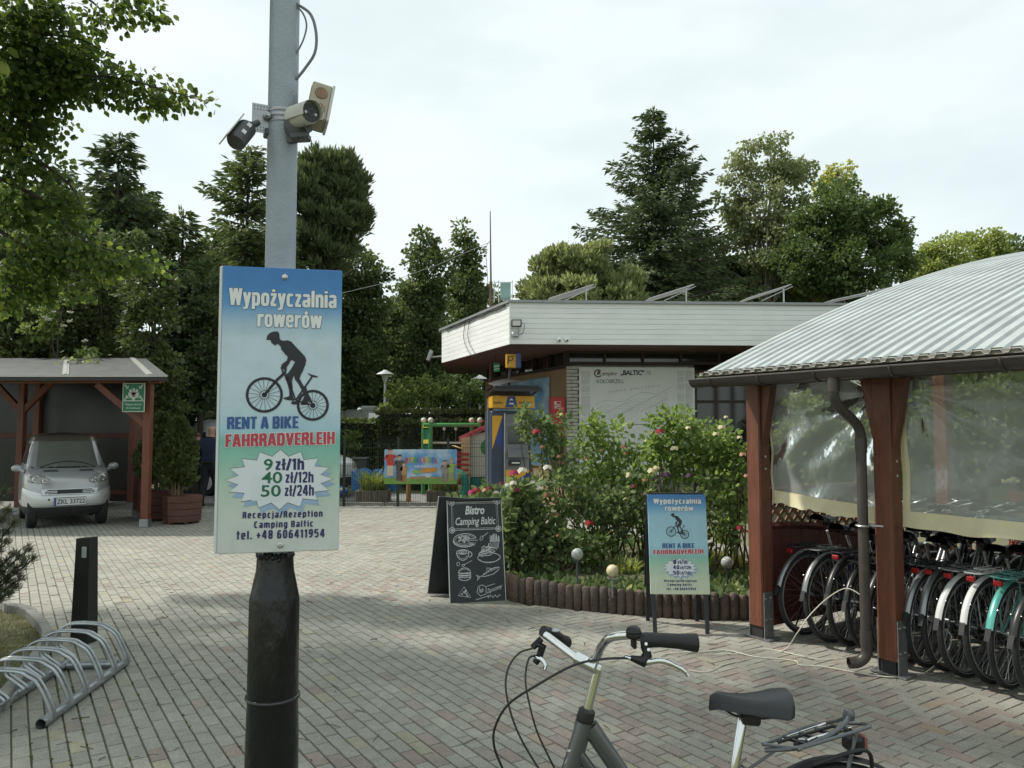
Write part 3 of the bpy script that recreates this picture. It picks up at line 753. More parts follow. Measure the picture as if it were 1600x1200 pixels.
# glazed front right of the bricks
m_green = mat('green_interior', (.03, .06, .05), .3, var=.6, scale=2)
b = MB(); b.box((ww + 3.2, .5, 1.4), (6.4, .06, 2.8), frameM(WO, FD)); b.build('interior_wall', m_green, kb_)
for k in range(5):
    b = MB(); b.box((ww + .62 + k * 1.25, .10, 1.45), (1.15, .02, 2.6), frameM(WO, FD)); b.build('shop_window', m_glass, kb_)
    b = MB(); b.box((ww + .02 + k * 1.25, .08, 1.42), (.08, .12, 2.84), frameM(WO, FD)); b.box((ww + .64 + k * 1.25, .08, 2.28), (1.16, .07, .06), frameM(WO, FD)); b.build('window_frame', m_dark, kb_)
b = MB(); b.box((6.5, 5.5, 1.5), (13, .2, 3), frameM(WO - NB * 0, FD)); b.build('rear_wall', m_tan, kb_)

# blue picture board on the tan wall
mp_ = bpy.data.materials.new('blue_poster'); mp_.use_nodes = True; t = mp_.node_tree; bs = t.nodes['Principled BSDF']
c = t.nodes.new('ShaderNodeTexCoord'); n = t.nodes.new('ShaderNodeTexNoise'); n.inputs['Scale'].default_value = 1.6; n.inputs['Detail'].default_value = 6; n.inputs['Distortion'].default_value = 1.2
r = t.nodes.new('ShaderNodeValToRGB'); r.color_ramp.elements[0].position = .35; r.color_ramp.elements[0].color = (.10, .27, .45, 1); r.color_ramp.elements[1].position = .7; r.color_ramp.elements[1].color = (.36, .52, .60, 1)
t.links.new(c.outputs['Object'], n.inputs['Vector']); t.links.new(n.outputs['Fac'], r.inputs['Fac']); t.links.new(r.outputs['Color'], bs.inputs['Base Color']); bs.inputs['Roughness'].default_value = .35
ps = thing('picture_board', 'large pale blue picture board on the tan side wall behind the cash machine', 'board', KC + WO)
b = MB(); b.box((2.62, .02, 1.85), (3.6, .02, 1.98), frameM(Vector((0, 0, 0)), LD)); b.build('panel', mp_, ps)
b = MB()
for (x0, z0, lx, lz) in ((2.62, 2.855, 3.64, .025), (2.62, .845, 3.64, .025), (.81, 1.85, .025, 2.0), (4.43, 1.85, .025, 2.0)): b.box((x0, .025, z0), (lx, .03, lz), frameM(Vector((0, 0, 0)), LD))
b.build('edge_frame', m_trim, ps)

# campsite map board on the brick wall
Mb_ = frameM(KC + WO + FD * .27 - NB * .035, FD)
mbd = thing('campsite_map_board', 'big white campsite plan board on the white brick wall', 'map board'); mbd.matrix_world = Mb_
m_board = mat('board_white', (.72, .74, .72), .4, var=.04, scale=3, dirt=.05)
MBW = 2.52; z0, z1 = .55, 2.60
b = MB(); b.box((MBW / 2, 0, 2.40), (MBW, .02, 1.23), bev=.003); b.build('upper_panel', m_board, mbd)
b = MB(); b.box((MBW / 2, 0, 1.24), (MBW, .02, 1.07), bev=.003); b.build('lower_panel', m_board, mbd)
m_ink = mat('ink_navy', (.02, .025, .07), .5); m_ink2 = mat('ink_grey', (.30, .31, .31), .6, var=.2); m_ink3 = mat('ink_black', (.02, .02, .02), .5); m_inkb = mat('ink_brown', (.14, .08, .05), .5)
yy = -.0125
text_part('lettering', 'amping', mbd, m_inkb, .50, .82, 2.84, .085, yy, bold=.02)
text_part('lettering', '„BALTIC”', mbd, m_ink, .90, 1.42, 2.85, .105, yy, bold=.04)
text_part('lettering', '78', mbd, m_ink2, 1.45, 1.56, 2.85, .085, yy)
text_part('lettering', 'KOŁOBRZEG', mbd, m_ink3, .38, .96, 2.67, .085, yy)
text_part('lettering', 'M O R Z E    B A Ł T Y C K I E', mbd, m_ink2, .62, 1.75, 2.46, .035, yy, slope=.13)
flat('emblem', ribbon(arc2(.41, 2.88, .075, .075, 40, 330), .03) + [[(.38, 2.84), (.47, 2.87), (.45, 2.95), (.40, 2.92)]], mbd, m_inkb, yy)
Q = []
for side, xa, xb in ((0, .05, .24), (1, MBW - .38, MBW - .23), (1, MBW - .2, MBW - .05)):
    for k in range(78):
        z = 2.92 - k * .0245
        if abs(z - 1.78) < .025 or z < .8 or rng.random() < .06: continue
        x = xa
        while x < xb - .01:
            l = rng.uniform(.015, .05); Q.append([(x, z), (min(xb, x + l), z), (min(xb, x + l), z + .009), (x, z + .009)]); x += l + .012
o = flat('small_print', Q, mbd, m_ink2, yy); o['kind'] = 'stuff'
Q = []
pts = [(.35 + .1 * i, 2.20 + .022 * i + .05 * math.sin(i * .8)) for i in range(18)]; Q += ribbon(pts, .006)
for j in range(9):
    pts = [(.4 + .09 * i, 2.12 - j * .03 + .02 * i + .03 * math.sin(i * .9 + j)) for i in range(18)]; Q += ribbon(pts, .003)
for k in range(260):
    x = rng.uniform(.4, 2.0); z = rng.uniform(.85, 2.2)
    if abs(z - 1.78) < .08: continue
    an = rng.uniform(0, 3); l = rng.uniform(.02, .06); Q += ribbon([(x, z), (x + l * math.cos(an), z + l * math.sin(an))], .003)
o = flat('plan_lines', Q, mbd, m_ink2, yy); o['kind'] = 'stuff'

# red cabinet
m_red = mat('fire_red', (.42, .03, .025), .4, var=.15)
rc = thing('red_cabinet', 'red fire cabinet with white pictogram between tan wall and brick wall', 'cabinet', W(871, 700, 16.35) * 1.0)
rc.location.z = 0; rc.rotation_euler = (0, 0, .06)
b = MB(); b.box((0, .08, 2.03), (.33, .16, .68), bev=.01); b.build('body', m_red, rc)
b = MB(); b.box((0, -.008, 2.03), (.29, .016, .62), bev=.004); b.build('door', m_red, rc)
m_wh = mat('white_print', (.70, .71, .69), .5, var=.06)
flat('pictogram', ribbon([(-.07, 2.12), (.07, 2.12), (.07, 2.27), (-.07, 2.27)], .008, True) + ringpoly(.02, 2.18, .035, .02) + [[(-.055, 2.20), (-.02, 2.20), (-.02, 2.26), (-.055, 2.26)], [(-.05, 2.135), (-.015, 2.135), (-.015, 2.17), (-.05, 2.17)]], rc, m_wh, -.018)

# floodlight, dome cameras, cable on the roof edge
m_blk = mat('black_plastic', (.018, .018, .02), .45, var=.2); m_lens = mat('lamp_lens', (.55, .56, .52), .3)
fl = thing('floodlight', 'black square floodlight on the front roof edge near the corner', 'floodlight', W(807, 505, 14.9))
b = MB(); b.box((0, 0, 0), (.20, .05, .145), bev=.01); b.build('housing', m_blk, fl)
b = MB(); b.box((0, -.027, 0), (.155, .008, .10)); b.build('lens', m_lens, fl)
b = MB(); b.tube([(.04, .02, -.07), (.05, .03, -.14), (.03, .05, -.19)], .012, 6); b.box((-.02, .05, -.22), (.14, .06, .10), bev=.02); b.build('bracket', m_galv, fl)
b = MB(); b.tube(spline([(.10, 0, 0), (.15, .0, -.02), (.14, .02, -.15), (.10, .04, -.21), (.03, .05, -.22)], 5), .005, 5); b.build('cable', m_blk, fl)
for k, (px_, lab) in enumerate(((873, 'left of the two small white dome cameras under the roof edge'), (885, 'right of the two small white dome cameras under the roof edge'))):
    p = W(px_, 531, 14.93); dc = thing('dome_camera', lab, 'camera', p, group='dome cameras')
    b = MB(); b.lathe([(.055, 0), (.05, .03), (.03, .05)], n=16, M=Matrix.Rotation(R(90), 3, 'X')); b.build('base', m_wh, dc, True)
    b = MB(); b.ball((0, -.05, -.01), .042); b.build('ball', m_wh, dc, True)
    b = MB(); b.ball((.012, -.083, -.02), .018); b.build('lens', m_blk, dc, True)
cb = thing('roof_edge_cable', 'thin black cable hanging in loops over the white left roof edge', 'cable', KC)
b = MB(); nrm = Vector((-LD.y, LD.x, 0))
nrm = nrm if nrm.x < 0 else -nrm
for x0 in (2.75, 2.45):
    b.tube(spline([LD * x0 + nrm * .02 + Vector((0, 0, FZ1 - .02)), LD * (x0 + .06) + nrm * .04 + Vector((0, 0, FZ1 - .4)), LD * (x0 - .15) + nrm * .03 + Vector((0, 0, FZ0 + .15)), LD * (x0 - .5) + nrm * .02 + Vector((0, 0, FZ0 - .03))], 6), .008, 5)
b.tube([LD * (.2 + k * .45) + nrm * .03 + Vector((0, 0, FZ1 - .06 - .02 * (k % 2))) for k in range(10)], .012, 5); b.build('cable_run', m_blk, cb)
lf = thing('side_floodlight', 'grey floodlight sticking out from the far left end of the roof edge', 'floodlight', W(672, 556, 19.5))
b = MB(); b.box((0, 0, 0), (.08, .3, .28), Matrix.Rotation(.35, 4, 'Y'), bev=.01); b.build('housing', m_galv, lf)
b = MB(); b.tube([(.03, 0, -.03), (.18, .05, -.02), (.34, .05, 0)], .02, 6); b.build('arm', m_galv, lf)

# solar panels on the roof
m_pan = mat('solar_cells', (.015, .018, .03), .25, var=.3, scale=8)
sp0 = thing('solar_panel', 'tilted solar panel nearest the roof corner', 'solar panel', group='solar panels on the reception roof')
sl_ = 1.55; ta = R(24)
b = MB(); M = Matrix.Rotation(-ta, 4, 'Y'); b.box((sl_ / 2, .5, .0), (sl_, 1.0, .035), M, bev=.003); b.build('frame', mat('panel_frame_grey', (.46, .47, .47), .5, 0, var=.08), sp0)
b = MB(); b.box((sl_ / 2, .5, .020), (sl_ - .06, .94, .004), M); b.build('cells', m_pan, sp0)
b = MB(); b.beam((sl_ * .76, .05, -.55), (sl_ * .76, .05, sl_ * .76 * math.tan(ta) - .02), .04, .04); b.beam((sl_ * .3, .05, -.1), (sl_ * .95, .05, sl_ * .8 * math.tan(ta)), .04, .03); b.build('stand', mat('panel_frame_grey', (.46, .47, .47), .5), sp0)
for k, (px_, lab) in enumerate(((858, ''), (1015, 'second tilted solar panel from the roof corner'), (1168, 'third tilted solar panel from the roof corner'), (1305, 'rightmost tilted solar panel, low above the bicycle shelter roof'))):
    p = W(px_, 466, 17.2)
    if k == 3: p = W(1300, 469, 16.6)
    o = sp0 if k == 0 else dup(sp0, label=lab)
    o.location = p; o.rotation_euler = (0, 0, .05); o.scale = (.72, .8, .52) if k < 3 else (.9, .8, .45)
# mast, roof clutter
ms = thing('antenna_mast', 'tall thin mast standing behind the left roof edge', 'mast', W(767, 468, 19.0) + Vector((0, 0, 0)))
zb = ms.location.z; ms.location.z = 0
b = MB(); b.cyl((0, 0, 0), (0, 0, zb + .45), .045, .04, n=8); b.cyl((0, 0, zb + .45), (-.02, 0, W(766, 330, 19).z), .024, .012, n=6); b.build('pole', mat('rusty_mast', (.12, .075, .05), .7, var=.4, scale=8), ms)
b = MB(); b.tube(spline([(.0, 0, zb + 1.5), (-.12, 0, zb + 1.3), (-.1, 0, zb + .8), (-.05, 0, zb + .1)], 6), .008, 5); b.build('cable', m_blk, ms)
rx = thing('roof_equipment', 'pale green ventilation box with white rails on the roof beside the mast', 'vent', W(788, 462, 19.0))
b = MB(); b.box((.03, 0, .12), (.26, .25, .42), bev=.02); b.build('box', mat('pale_green_metal', (.27, .42, .38), .5), rx)
b = MB()
for xx in (-.25, -.14, .2): b.beam((xx, -.2, -.2), (xx, -.2, .35), .02, .02)
b.beam((-.25, -.2, .3), (.2, -.2, .3), .02, .02); b.build('rail', m_wh, rx)
gs = thing('green_sign', 'small green and white sign hanging under the left roof overhang', 'sign', W(776, 574, 17.2))
b = MB(); b.box((0, 0, 0), (.14, .02, .20), bev=.003); b.build('panel', mat('sign_green', (.03, .28, .13), .5), gs)
flat('marks', [[(-.06, .0), (.06, .02), (.06, .05), (-.06, .03)], [(-.06, -.06), (.06, -.04), (.06, -.02), (-.06, -.04)]], gs, m_wh, -.013)
b = MB(); b.beam((-.02, .02, .1), (-.02, .02, .6), .015, .015); b.build('hanger', m_blk, gs)
oc = thing('overhead_cable', 'thin overhead cable strung from the mast down to the left', 'cable', (0, 0, 0))
b = MB(); A = W(766, 378, 19); B_ = W(610, 440, 20.5); C_ = W(535, 458, 21); D_ = W(200, 505, 23); b.tube([A, (A + B_) / 2 - Vector((0, 0, .05)), B_, C_, D_], .007, 5); b.build('wire', m_trim, oc)

# cash machine
m_ay = mat('atm_yellow', (.62, .33, .025), .4, var=.08); m_ab = mat('atm_blue', (.03, .06, .22), .35, var=.12); m_an = mat('atm_navy', (.035, .05, .085), .4, var=.15); m_ag = mat('atm_grey', (.16, .17, .18), .45, var=.15)
atm = thing('cash_machine', 'blue and yellow cash machine under a small black canopy behind the roses', 'cash machine', W(800, 700, 15.3)); atm.location.z = 0; atm.rotation_euler = (0, 0, R(12))
b = MB(); b.box((-.02, .35, 1.02), (.80, .7, 2.04), bev=.015); b.build('body', m_an, atm)
b = MB(); b.box((.09, -.02, 1.0), (.50, .05, 1.96), bev=.01); b.build('front_panel', m_ag, atm)
b = MB(); b.box((-.16, -.035, 1.0), (.025, .06, 2.0), bev=.005); b.build('edge_strip', mat('brushed_steel', (.5, .51, .52), .3, .9), atm)
flat('yellow_wedge', [[(-.40, 1.95), (-.19, 1.95), (-.40, 1.28)]], atm, m_ay, -.003)
flat('blue_wedge', [[(-.19, 1.95), (-.19, 1.25), (-.34, 1.45)]], atm, m_ab, -.003)
b = MB(); b.box((.09, -.05, 1.56), (.36, .02, .34), bev=.005); b.build('screen', m_glass, atm)
b = MB(); b.box((.10, -.07, 1.20), (.40, .08, .16), bev=.01); b.build('keypad_shelf', m_ag, atm)
b = MB(); b.box((.03, -.10, 1.02), (.24, .04, .10), bev=.01); b.build('cash_slot', m_blk, atm)
b = MB(); b.box((.05, -.124, 1.02), (.16, .006, .03)); b.build('slot_light', m_lens, atm)
flat('yellow_base', [[(-.14, .88), (.34, .88), (.34, .83), (-.14, .55)]], atm, m_ay, -.048)
flat('blue_base', [[(-.14, .55), (.34, .83), (.34, .60), (.1, .45), (-.14, .42)]], atm, m_ab, -.049)
text_part('lettering', 'bankomat', atm, m_wh, .02, .30, .46, .05, -.050, bold=.01)
b = MB(); b.box((0, .1, 2.22), (.86, .5, .24), bev=.008); b.build('header', m_ay, atm)
flat('header_blue', [[(-.17, 2.11), (.08, 2.11), (.03, 2.33), (-.12, 2.33)]], atm, m_ab, -.153)
text_part('lettering', 'bankomat', atm, m_ink3, .11, .38, 2.18, .07, -.154, bold=.01)
text_part('lettering', 'banko', atm, m_ink3, -.40, -.21, 2.18, .06, -.154, bold=.01)
flat('emblem', [[(-.09, 2.17), (0, 2.17), (0, 2.20), (-.09, 2.20)], [(-.09, 2.25), (-.045, 2.29), (0, 2.25)]], atm, m_wh, -.155)
b = MB()      # canopy: swept hood with transparent sides
for sx in (-.44, .44): b.tube(spline([(sx, .3, 2.36), (sx * 1.05, -.1, 2.42), (sx * 1.02, -.55, 2.47)], 5), .025, 6)
b.grid(lambda s, v: Vector((-.44 + .88 * s + (v - .5) * .02, .25 - .75 * v, 2.60 + .10 * math.sin(math.pi * s) - .10 * v)), 10, 6)
b.beam((-.47, -.56, 2.44), (.47, -.56, 2.44), .05, .06); b.beam((-.45, .3, 2.40), (.45, .3, 2.40), .05, .2)
b.tube([(-.44, -.5, 2.5), (.44, -.5, 2.5)], .03, 6); b.build('canopy', m_blk, atm)
b = MB(); b.beam((-.42, .3, 0), (-.42, .3, 2.4), .06, .05); b.build('side_post', m_ag, atm)
b = MB(); b.tube([(-.02, .25, 2.55), (.02, .25, 2.95)], .03, 6); b.build('sign_arm', m_blk, atm)
b = MB(); b.box((.05, .22, 3.06), (.26, .10, .28), bev=.008); b.build('sign_box', m_ay, atm)
b = MB(); b.box((.17, .20, 3.07), (.10, .12, .30), bev=.008); b.build('sign_side', m_ab, atm)
flat('sign_mark', ribbon([(-.05, 3.0), (-.03, 3.14), (.06, 3.16), (.05, 3.08), (-.03, 3.06)], .022), atm, m_ink3, .166)
b = MB(); b.box((0, .3, .05), (1.0, .95, .10), bev=.01); b.build('plinth', m_kerb, atm)
# ================================================================ sign pole with the rental sign and the cameras
m_polep = mat('pole_grey_paint', (.30, .345, .385), .45, .1, var=.10, scale=7, bump=.25, bscale=90)
m_tar = mat('black_tar_coat', (.006, .0065, .007), .28, var=.3, scale=6, bump=.55, bscale=16, stretch=(1, 1, .4))
m_frame_w = mat('sign_side_white', (.62, .66, .67), .4, var=.06)
PY = 3.3
pc = W(433, 700, PY); PB = Vector((pc.x, PY, 0))
pole = thing('sign_pole', 'grey painted steel pole with black tarred foot in the left foreground', 'pole', PB)
# the pole leans a hair with the photo
def pz(py): return W(433, py, PY).z
TOP = 4.6
b = MB(); b.lathe([(.0655, .9), (.0645, 2.4), (.063, TOP)], n=32); b.build('shaft', m_polep, pole, True)
zt = pz(866); b = MB()
prof = [(.110, -.02), (.108, .4), (.104, pz(1094)), (.1045, pz(1080)), (.103, pz(935)), (.099, pz(928)), (.078, pz(890)), (.074, zt)]
b.lathe(prof, n=32); foot = b.build('tarred_foot', m_tar, pole, True)
b = MB(); b.ring((0, 0, pz(1087)), (0, 0, 1), .106, .0075, 36, 8); b.build('weld_ring', mat('worn_black_metal', (.05, .05, .05), .25, .5, var=.5, scale=20), foot, True)
b = MB()
for k in range(36):
    a = k / 36 * 6.283; b.ball((.068 * math.cos(a), .068 * math.sin(a), zt + rng.normal(0, .005)), .011 + rng.random() * .004, 6, 4)
b.build('tar_rim', m_tar, foot, True)
m_cab = mat('grey_cable', (.16, .18, .19), .5)
for k, (pts, r_) in enumerate(((((462, 5), (485, 22), (494, 52), (492, 82), (478, 105), (463, 124)), .0065), (((463, 9), (474, 22), (479, 40), (474, 62), (463, 84)), .004))):
    b = MB(); b.tube(spline([W(x_, y_, PY - .02) - PB for x_, y_ in pts], 6), r_, 8); b.build('cable', m_cab, pole, True)

# ---- rental sign artwork, shared by the pole sign and the stand
def grad_mat(name, H, stops):
    m = bpy.data.materials.new(name); m.use_nodes = True; t = m.node_tree; bs = t.nodes['Principled BSDF']
    c = t.nodes.new('ShaderNodeTexCoord'); s_ = t.nodes.new('ShaderNodeSeparateXYZ'); mr = t.nodes.new('ShaderNodeMapRange'); mr.inputs['From Min'].default_value = H; mr.inputs['From Max'].default_value = 0
    n = t.nodes.new('ShaderNodeTexNoise'); n.inputs['Scale'].default_value = 9; n.inputs['Detail'].default_value = 8; n.inputs['Roughness'].default_value = .7
    r = t.nodes.new('ShaderNodeValToRGB')
    while len(r.color_ramp.elements) < len(stops): r.color_ramp.elements.new(.5)
    for e, (p, col) in zip(r.color_ramp.elements, stops): e.position = p; e.color = (*col, 1)
    t.links.new(c.outputs['Object'], s_.inputs[0]); t.links.new(s_.outputs['Z'], mr.inputs['Value']); t.links.new(mr.outputs['Result'], r.inputs['Fac']); t.links.new(c.outputs['Object'], n.inputs['Vector'])
    q = t.nodes.new('ShaderNodeMix'); q.data_type = 'RGBA'; q.blend_type = 'MULTIPLY'; q.inputs['Factor'].default_value = 1
    r2_ = t.nodes.new('ShaderNodeValToRGB'); r2_.color_ramp.elements[0].position = .3; r2_.color_ramp.elements[0].color = (.86, .87, .86, 1); r2_.color_ramp.elements[1].position = .6; r2_.color_ramp.elements[1].color = (1, 1, 1, 1)
    t.links.new(n.outputs['Fac'], r2_.inputs['Fac']); t.links.new(r.outputs['Color'], q.inputs['A']); t.links.new(r2_.outputs['Color'], q.inputs['B'])
    t.links.new(q.outputs['Result'], bs.inputs['Base Color']); bs.inputs['Roughness'].default_value = .28; bs.inputs['Specular IOR Level'].default_value = .45
    mr2 = t.nodes.new('ShaderNodeMapRange'); mr2.inputs['To Min'].default_value = .18; mr2.inputs['To Max'].default_value = .5; t.links.new(n.outputs['Fac'], mr2.inputs['Value']); t.links.new(mr2.outputs['Result'], bs.inputs['Roughness'])
    return m
STOPS = [(0, (.045, .20, .50)), (.07, (.055, .22, .52)), (.13, (.10, .30, .58)), (.20, (.38, .55, .68)), (.26, (.56, .68, .74)), (.48, (.56, .69, .76)), (.57, (.42, .63, .74)), (.615, (.20, .50, .42)), (.66, (.26, .53, .44)), (.76, (.46, .60, .50)), (.86, (.60, .66, .60)), (1, (.62, .66, .63))]
m_p_white = mat('print_white', (.74, .77, .76), .4, var=.05); m_p_navy = mat('print_navy', (.025, .03, .12), .4); m_p_blue = mat('print_blue', (.03, .10, .28), .4, var=.1)
m_p_red = mat('print_red', (.48, .05, .075), .4, var=.1); m_p_green = mat('print_green', (.015, .13, .07), .4); m_p_black = mat('print_black', (.013, .013, .018), .4); m_p_shadow = mat('print_star_shadow', (.30, .42, .58), .4); m_p_star = mat('print_star', (.70, .75, .78), .4, var=.04)
def cyc_art(parent, cx, cz, s, y):
    """rider silhouette traced from the photo; unit = photo crop pixel/100 about (620,880)"""
    T_ = lambda P_: [(cx + (x - 620) * s, cz - (yy - 880) * s) for x, yy in P_]
    body = [(441, 640), (448, 610), (466, 588), (495, 574), (525, 573), (538, 590), (540, 620), (548, 640), (575, 645), (600, 641), (628, 650), (660, 685), (700, 728), (735, 765), (745, 795), (738, 830), (720, 880), (703, 915), (697, 940), (715, 975), (735, 1010), (765, 1060), (785, 1095), (790, 1112), (760, 1125), (748, 1145), (715, 1147), (708, 1135), (722, 1108), (735, 1075), (716, 1035), (690, 985), (660, 945), (655, 915), (645, 935), (640, 960), (645, 1010), (645, 1060), (652, 1090), (662, 1105), (655, 1115), (620, 1110), (590, 1105), (572, 1092), (605, 1085), (622, 1075), (618, 1030), (606, 985), (590, 945), (580, 915), (612, 895), (640, 850), (660, 808), (645, 800), (632, 793), (612, 830), (600, 850), (590, 868), (574, 865), (555, 850), (560, 830), (578, 815), (598, 800), (604, 770), (580, 745), (556, 715), (548, 690), (535, 675), (522, 672), (510, 684), (490, 672), (478, 660), (476, 645), (460, 640)]
    P_ = [T_(body)]
    def seg(a, b, w_): return ribbon(T_([a, b]), w_ * s)
    P_ += seg((435, 1070), (520, 960), 20) + seg((520, 960), (590, 890), 22) + seg((575, 915), (560, 850), 14) + seg((590, 890), (585, 855), 16) + seg((552, 858), (600, 868), 10)
    P_ += seg((600, 925), (670, 1110), 12) + seg((670, 1110), (790, 925), 14) + seg((735, 1010), (800, 1150), 14) + seg((670, 1110), (800, 1150), 12) + seg((735, 1000), (745, 1030), 20)
    P_ += [T_([(755, 893), (790, 908), (830, 918), (834, 930), (790, 926), (770, 912)])]
    P_ += [T_(arc2(660, 1130, 26, 14, 0, 340, 14))] + [T_(arc2(435, 1070, 20, 20, 0, 340, 14))] + [T_(arc2(800, 1150, 20, 20, 0, 340, 14))]
    for (wx, wz, rx_) in ((435, 1070, 128), (800, 1148, 112)):
        P_ += ribbon(T_([(wx + rx_ * math.cos(2 * math.pi * i / 40), wz + rx_ * 1.0 * math.sin(2 * math.pi * i / 40)) for i in range(40)]), 20 * s, True)
        P_ += ribbon(T_([(wx + 33 * math.cos(2 * math.pi * i / 20), wz + 33 * math.sin(2 * math.pi * i / 20)) for i in range(20)]), 4 * s, True)
        for k in range(18):
            a = k * math.pi / 9 + .1; P_ += seg((wx + 33 * math.cos(a), wz + 33 * math.sin(a)), (wx + (rx_ - 8) * math.cos(a), wz + (rx_ - 8) * math.sin(a)), 3)
    b = MB()
    for k, p in enumerate(P_): b.add([(x, y - (k % 3) * .00012, z) for x, z in p], [tuple(range(len(p)))])
    return b.build('cyclist_print', m_p_black, parent)
def star(cx, cz, rx_, rz, n=16):
    o_ = []
    for i in range(n * 2):
        a = math.pi * i / n + math.pi / 2; k = 1.0 if i % 2 == 0 else .78; o_.append((cx + rx_ * k * math.cos(a), cz + rz * k * math.sin(a)))
    return o_
def fan(poly):
    cx = sum(p[0] for p in poly) / len(poly); cz = sum(p[1] for p in poly) / len(poly); return [[(cx, cz), poly[i], poly[(i + 1) % len(poly)]] for i in range(len(poly))]
# heavy condensed poster letters drawn as strokes: width, list of strokes; unit = capital height
_s = .205; _w = .52
def _o(x0, x1, z0, z1, a0=0, a1=360, n=16):
    cx, cz, rx_, rz = (x0 + x1) / 2, (z0 + z1) / 2, (x1 - x0) / 2 - _s / 2, (z1 - z0) / 2 - _s * .36
    return [(cx + rx_ * math.copysign(abs(math.cos(R(a0 + (a1 - a0) * i / n))) ** .55, math.cos(R(a0 + (a1 - a0) * i / n))), cz + rz * math.copysign(abs(math.sin(R(a0 + (a1 - a0) * i / n))) ** .55, math.sin(R(a0 + (a1 - a0) * i / n)))) for i in range(n + 1)]
def _v(x, z0=0, z1=1): return [(x, z0), (x, z1)]
X = .78; hs = _s / 2; rr = _w - hs
GL = {'W': (.80, [[(.09, 1), (.22, 0)], [(.22, 0), (.38, 1)], [(.42, 1), (.58, 0)], [(.58, 0), (.71, 1)]]), 'y': (.50, [[(.09, X), (.26, .05)], [(.41, X), (.22, -.14), (.04, -.15)]]), 'p': (_w, [_v(hs, -.2, X), _o(0, _w, 0, X)]), 'o': (_w, [_o(0, _w, 0, X)]),
      'z': (.42, [[(.03, X - .08), (.39, X - .08)], [(.32, X - .1), (.09, .1)], [(.03, .08), (.39, .08)]]), 'c': (_w - .04, [_o(0, _w - .04, 0, X, 42, 318)]), 'a': (_w, [_v(rr, 0, X * .75), _o(0, _w, X * .45, X, 5, 165, 8), _o(0, _w, 0, X * .55)]), 'l': (.22, [_v(.11)]), 'n': (_w, [_v(hs, 0, X), _o(0, _w, X * .3, X, 0, 170, 9), _v(rr, 0, X * .68)]),
      'i': (.22, [_v(.11, 0, X), [(.11, .87), (.11, 1.0)]]), 'r': (.40, [_v(hs, 0, X), [(hs, X * .72), (.24, X - .09), (.40, X - .09)]]), 'w': (.74, [[(.08, X), (.20, 0)], [(.20, 0), (.36, X)], [(.38, X), (.54, 0)], [(.54, 0), (.66, X)]]), 'e': (_w, [_o(0, _w, 0, X, 0, 320), [(.08, X * .5), (_w - .05, X * .5)]]),
      'R': (_w, [_v(hs), _o(0, _w, .46, 1, -90, 90, 8), [(hs, .92), (.3, .92)], [(hs, .54), (.3, .54)], [(.30, .50), (rr, .3), (rr, 0)]]), 'E': (.42, [_v(hs), [(hs, .92), (.42, .92)], [(hs, .5), (.39, .5)], [(hs, .08), (.42, .08)]]), 'N': (.56, [_v(hs), _v(.56 - hs), [(.10, .95), (.46, .05)]]), 'T': (.46, [_v(.23), [(0, .92), (.46, .92)]]),
      'A': (.58, [[(.09, 0), (.26, 1)], [(.49, 0), (.32, 1)], [(.16, .26), (.42, .26)]]), 'B': (_w, [_v(hs), _o(0, _w, .46, 1, -90, 90, 8), _o(0, _w, 0, .54, -90, 90, 8), [(hs, .92), (.3, .92)], [(hs, .5), (.3, .5)], [(hs, .08), (.3, .08)]]), 'I': (.22, [_v(.11)]), 'K': (.56, [_v(hs), [(.45, 1), (.20, .5)], [(.20, .55), (.47, 0)]]), 'F': (.40, [_v(hs), [(hs, .92), (.40, .92)], [(hs, .5), (.37, .5)]]),
      'H': (.54, [_v(hs), _v(.54 - hs), [(hs, .5), (.54 - hs, .5)]]), 'D': (_w + .02, [_v(hs), _o(0, _w + .02, 0, 1, -90, 90, 10), [(hs, .92), (.3, .92)], [(hs, .08), (.3, .08)]]), 'V': (.56, [[(.09, 1), (.27, 0)], [(.47, 1), (.29, 0)]]), 'L': (.40, [_v(hs), [(hs, .08), (.40, .08)]]), ' ': (.18, [])}
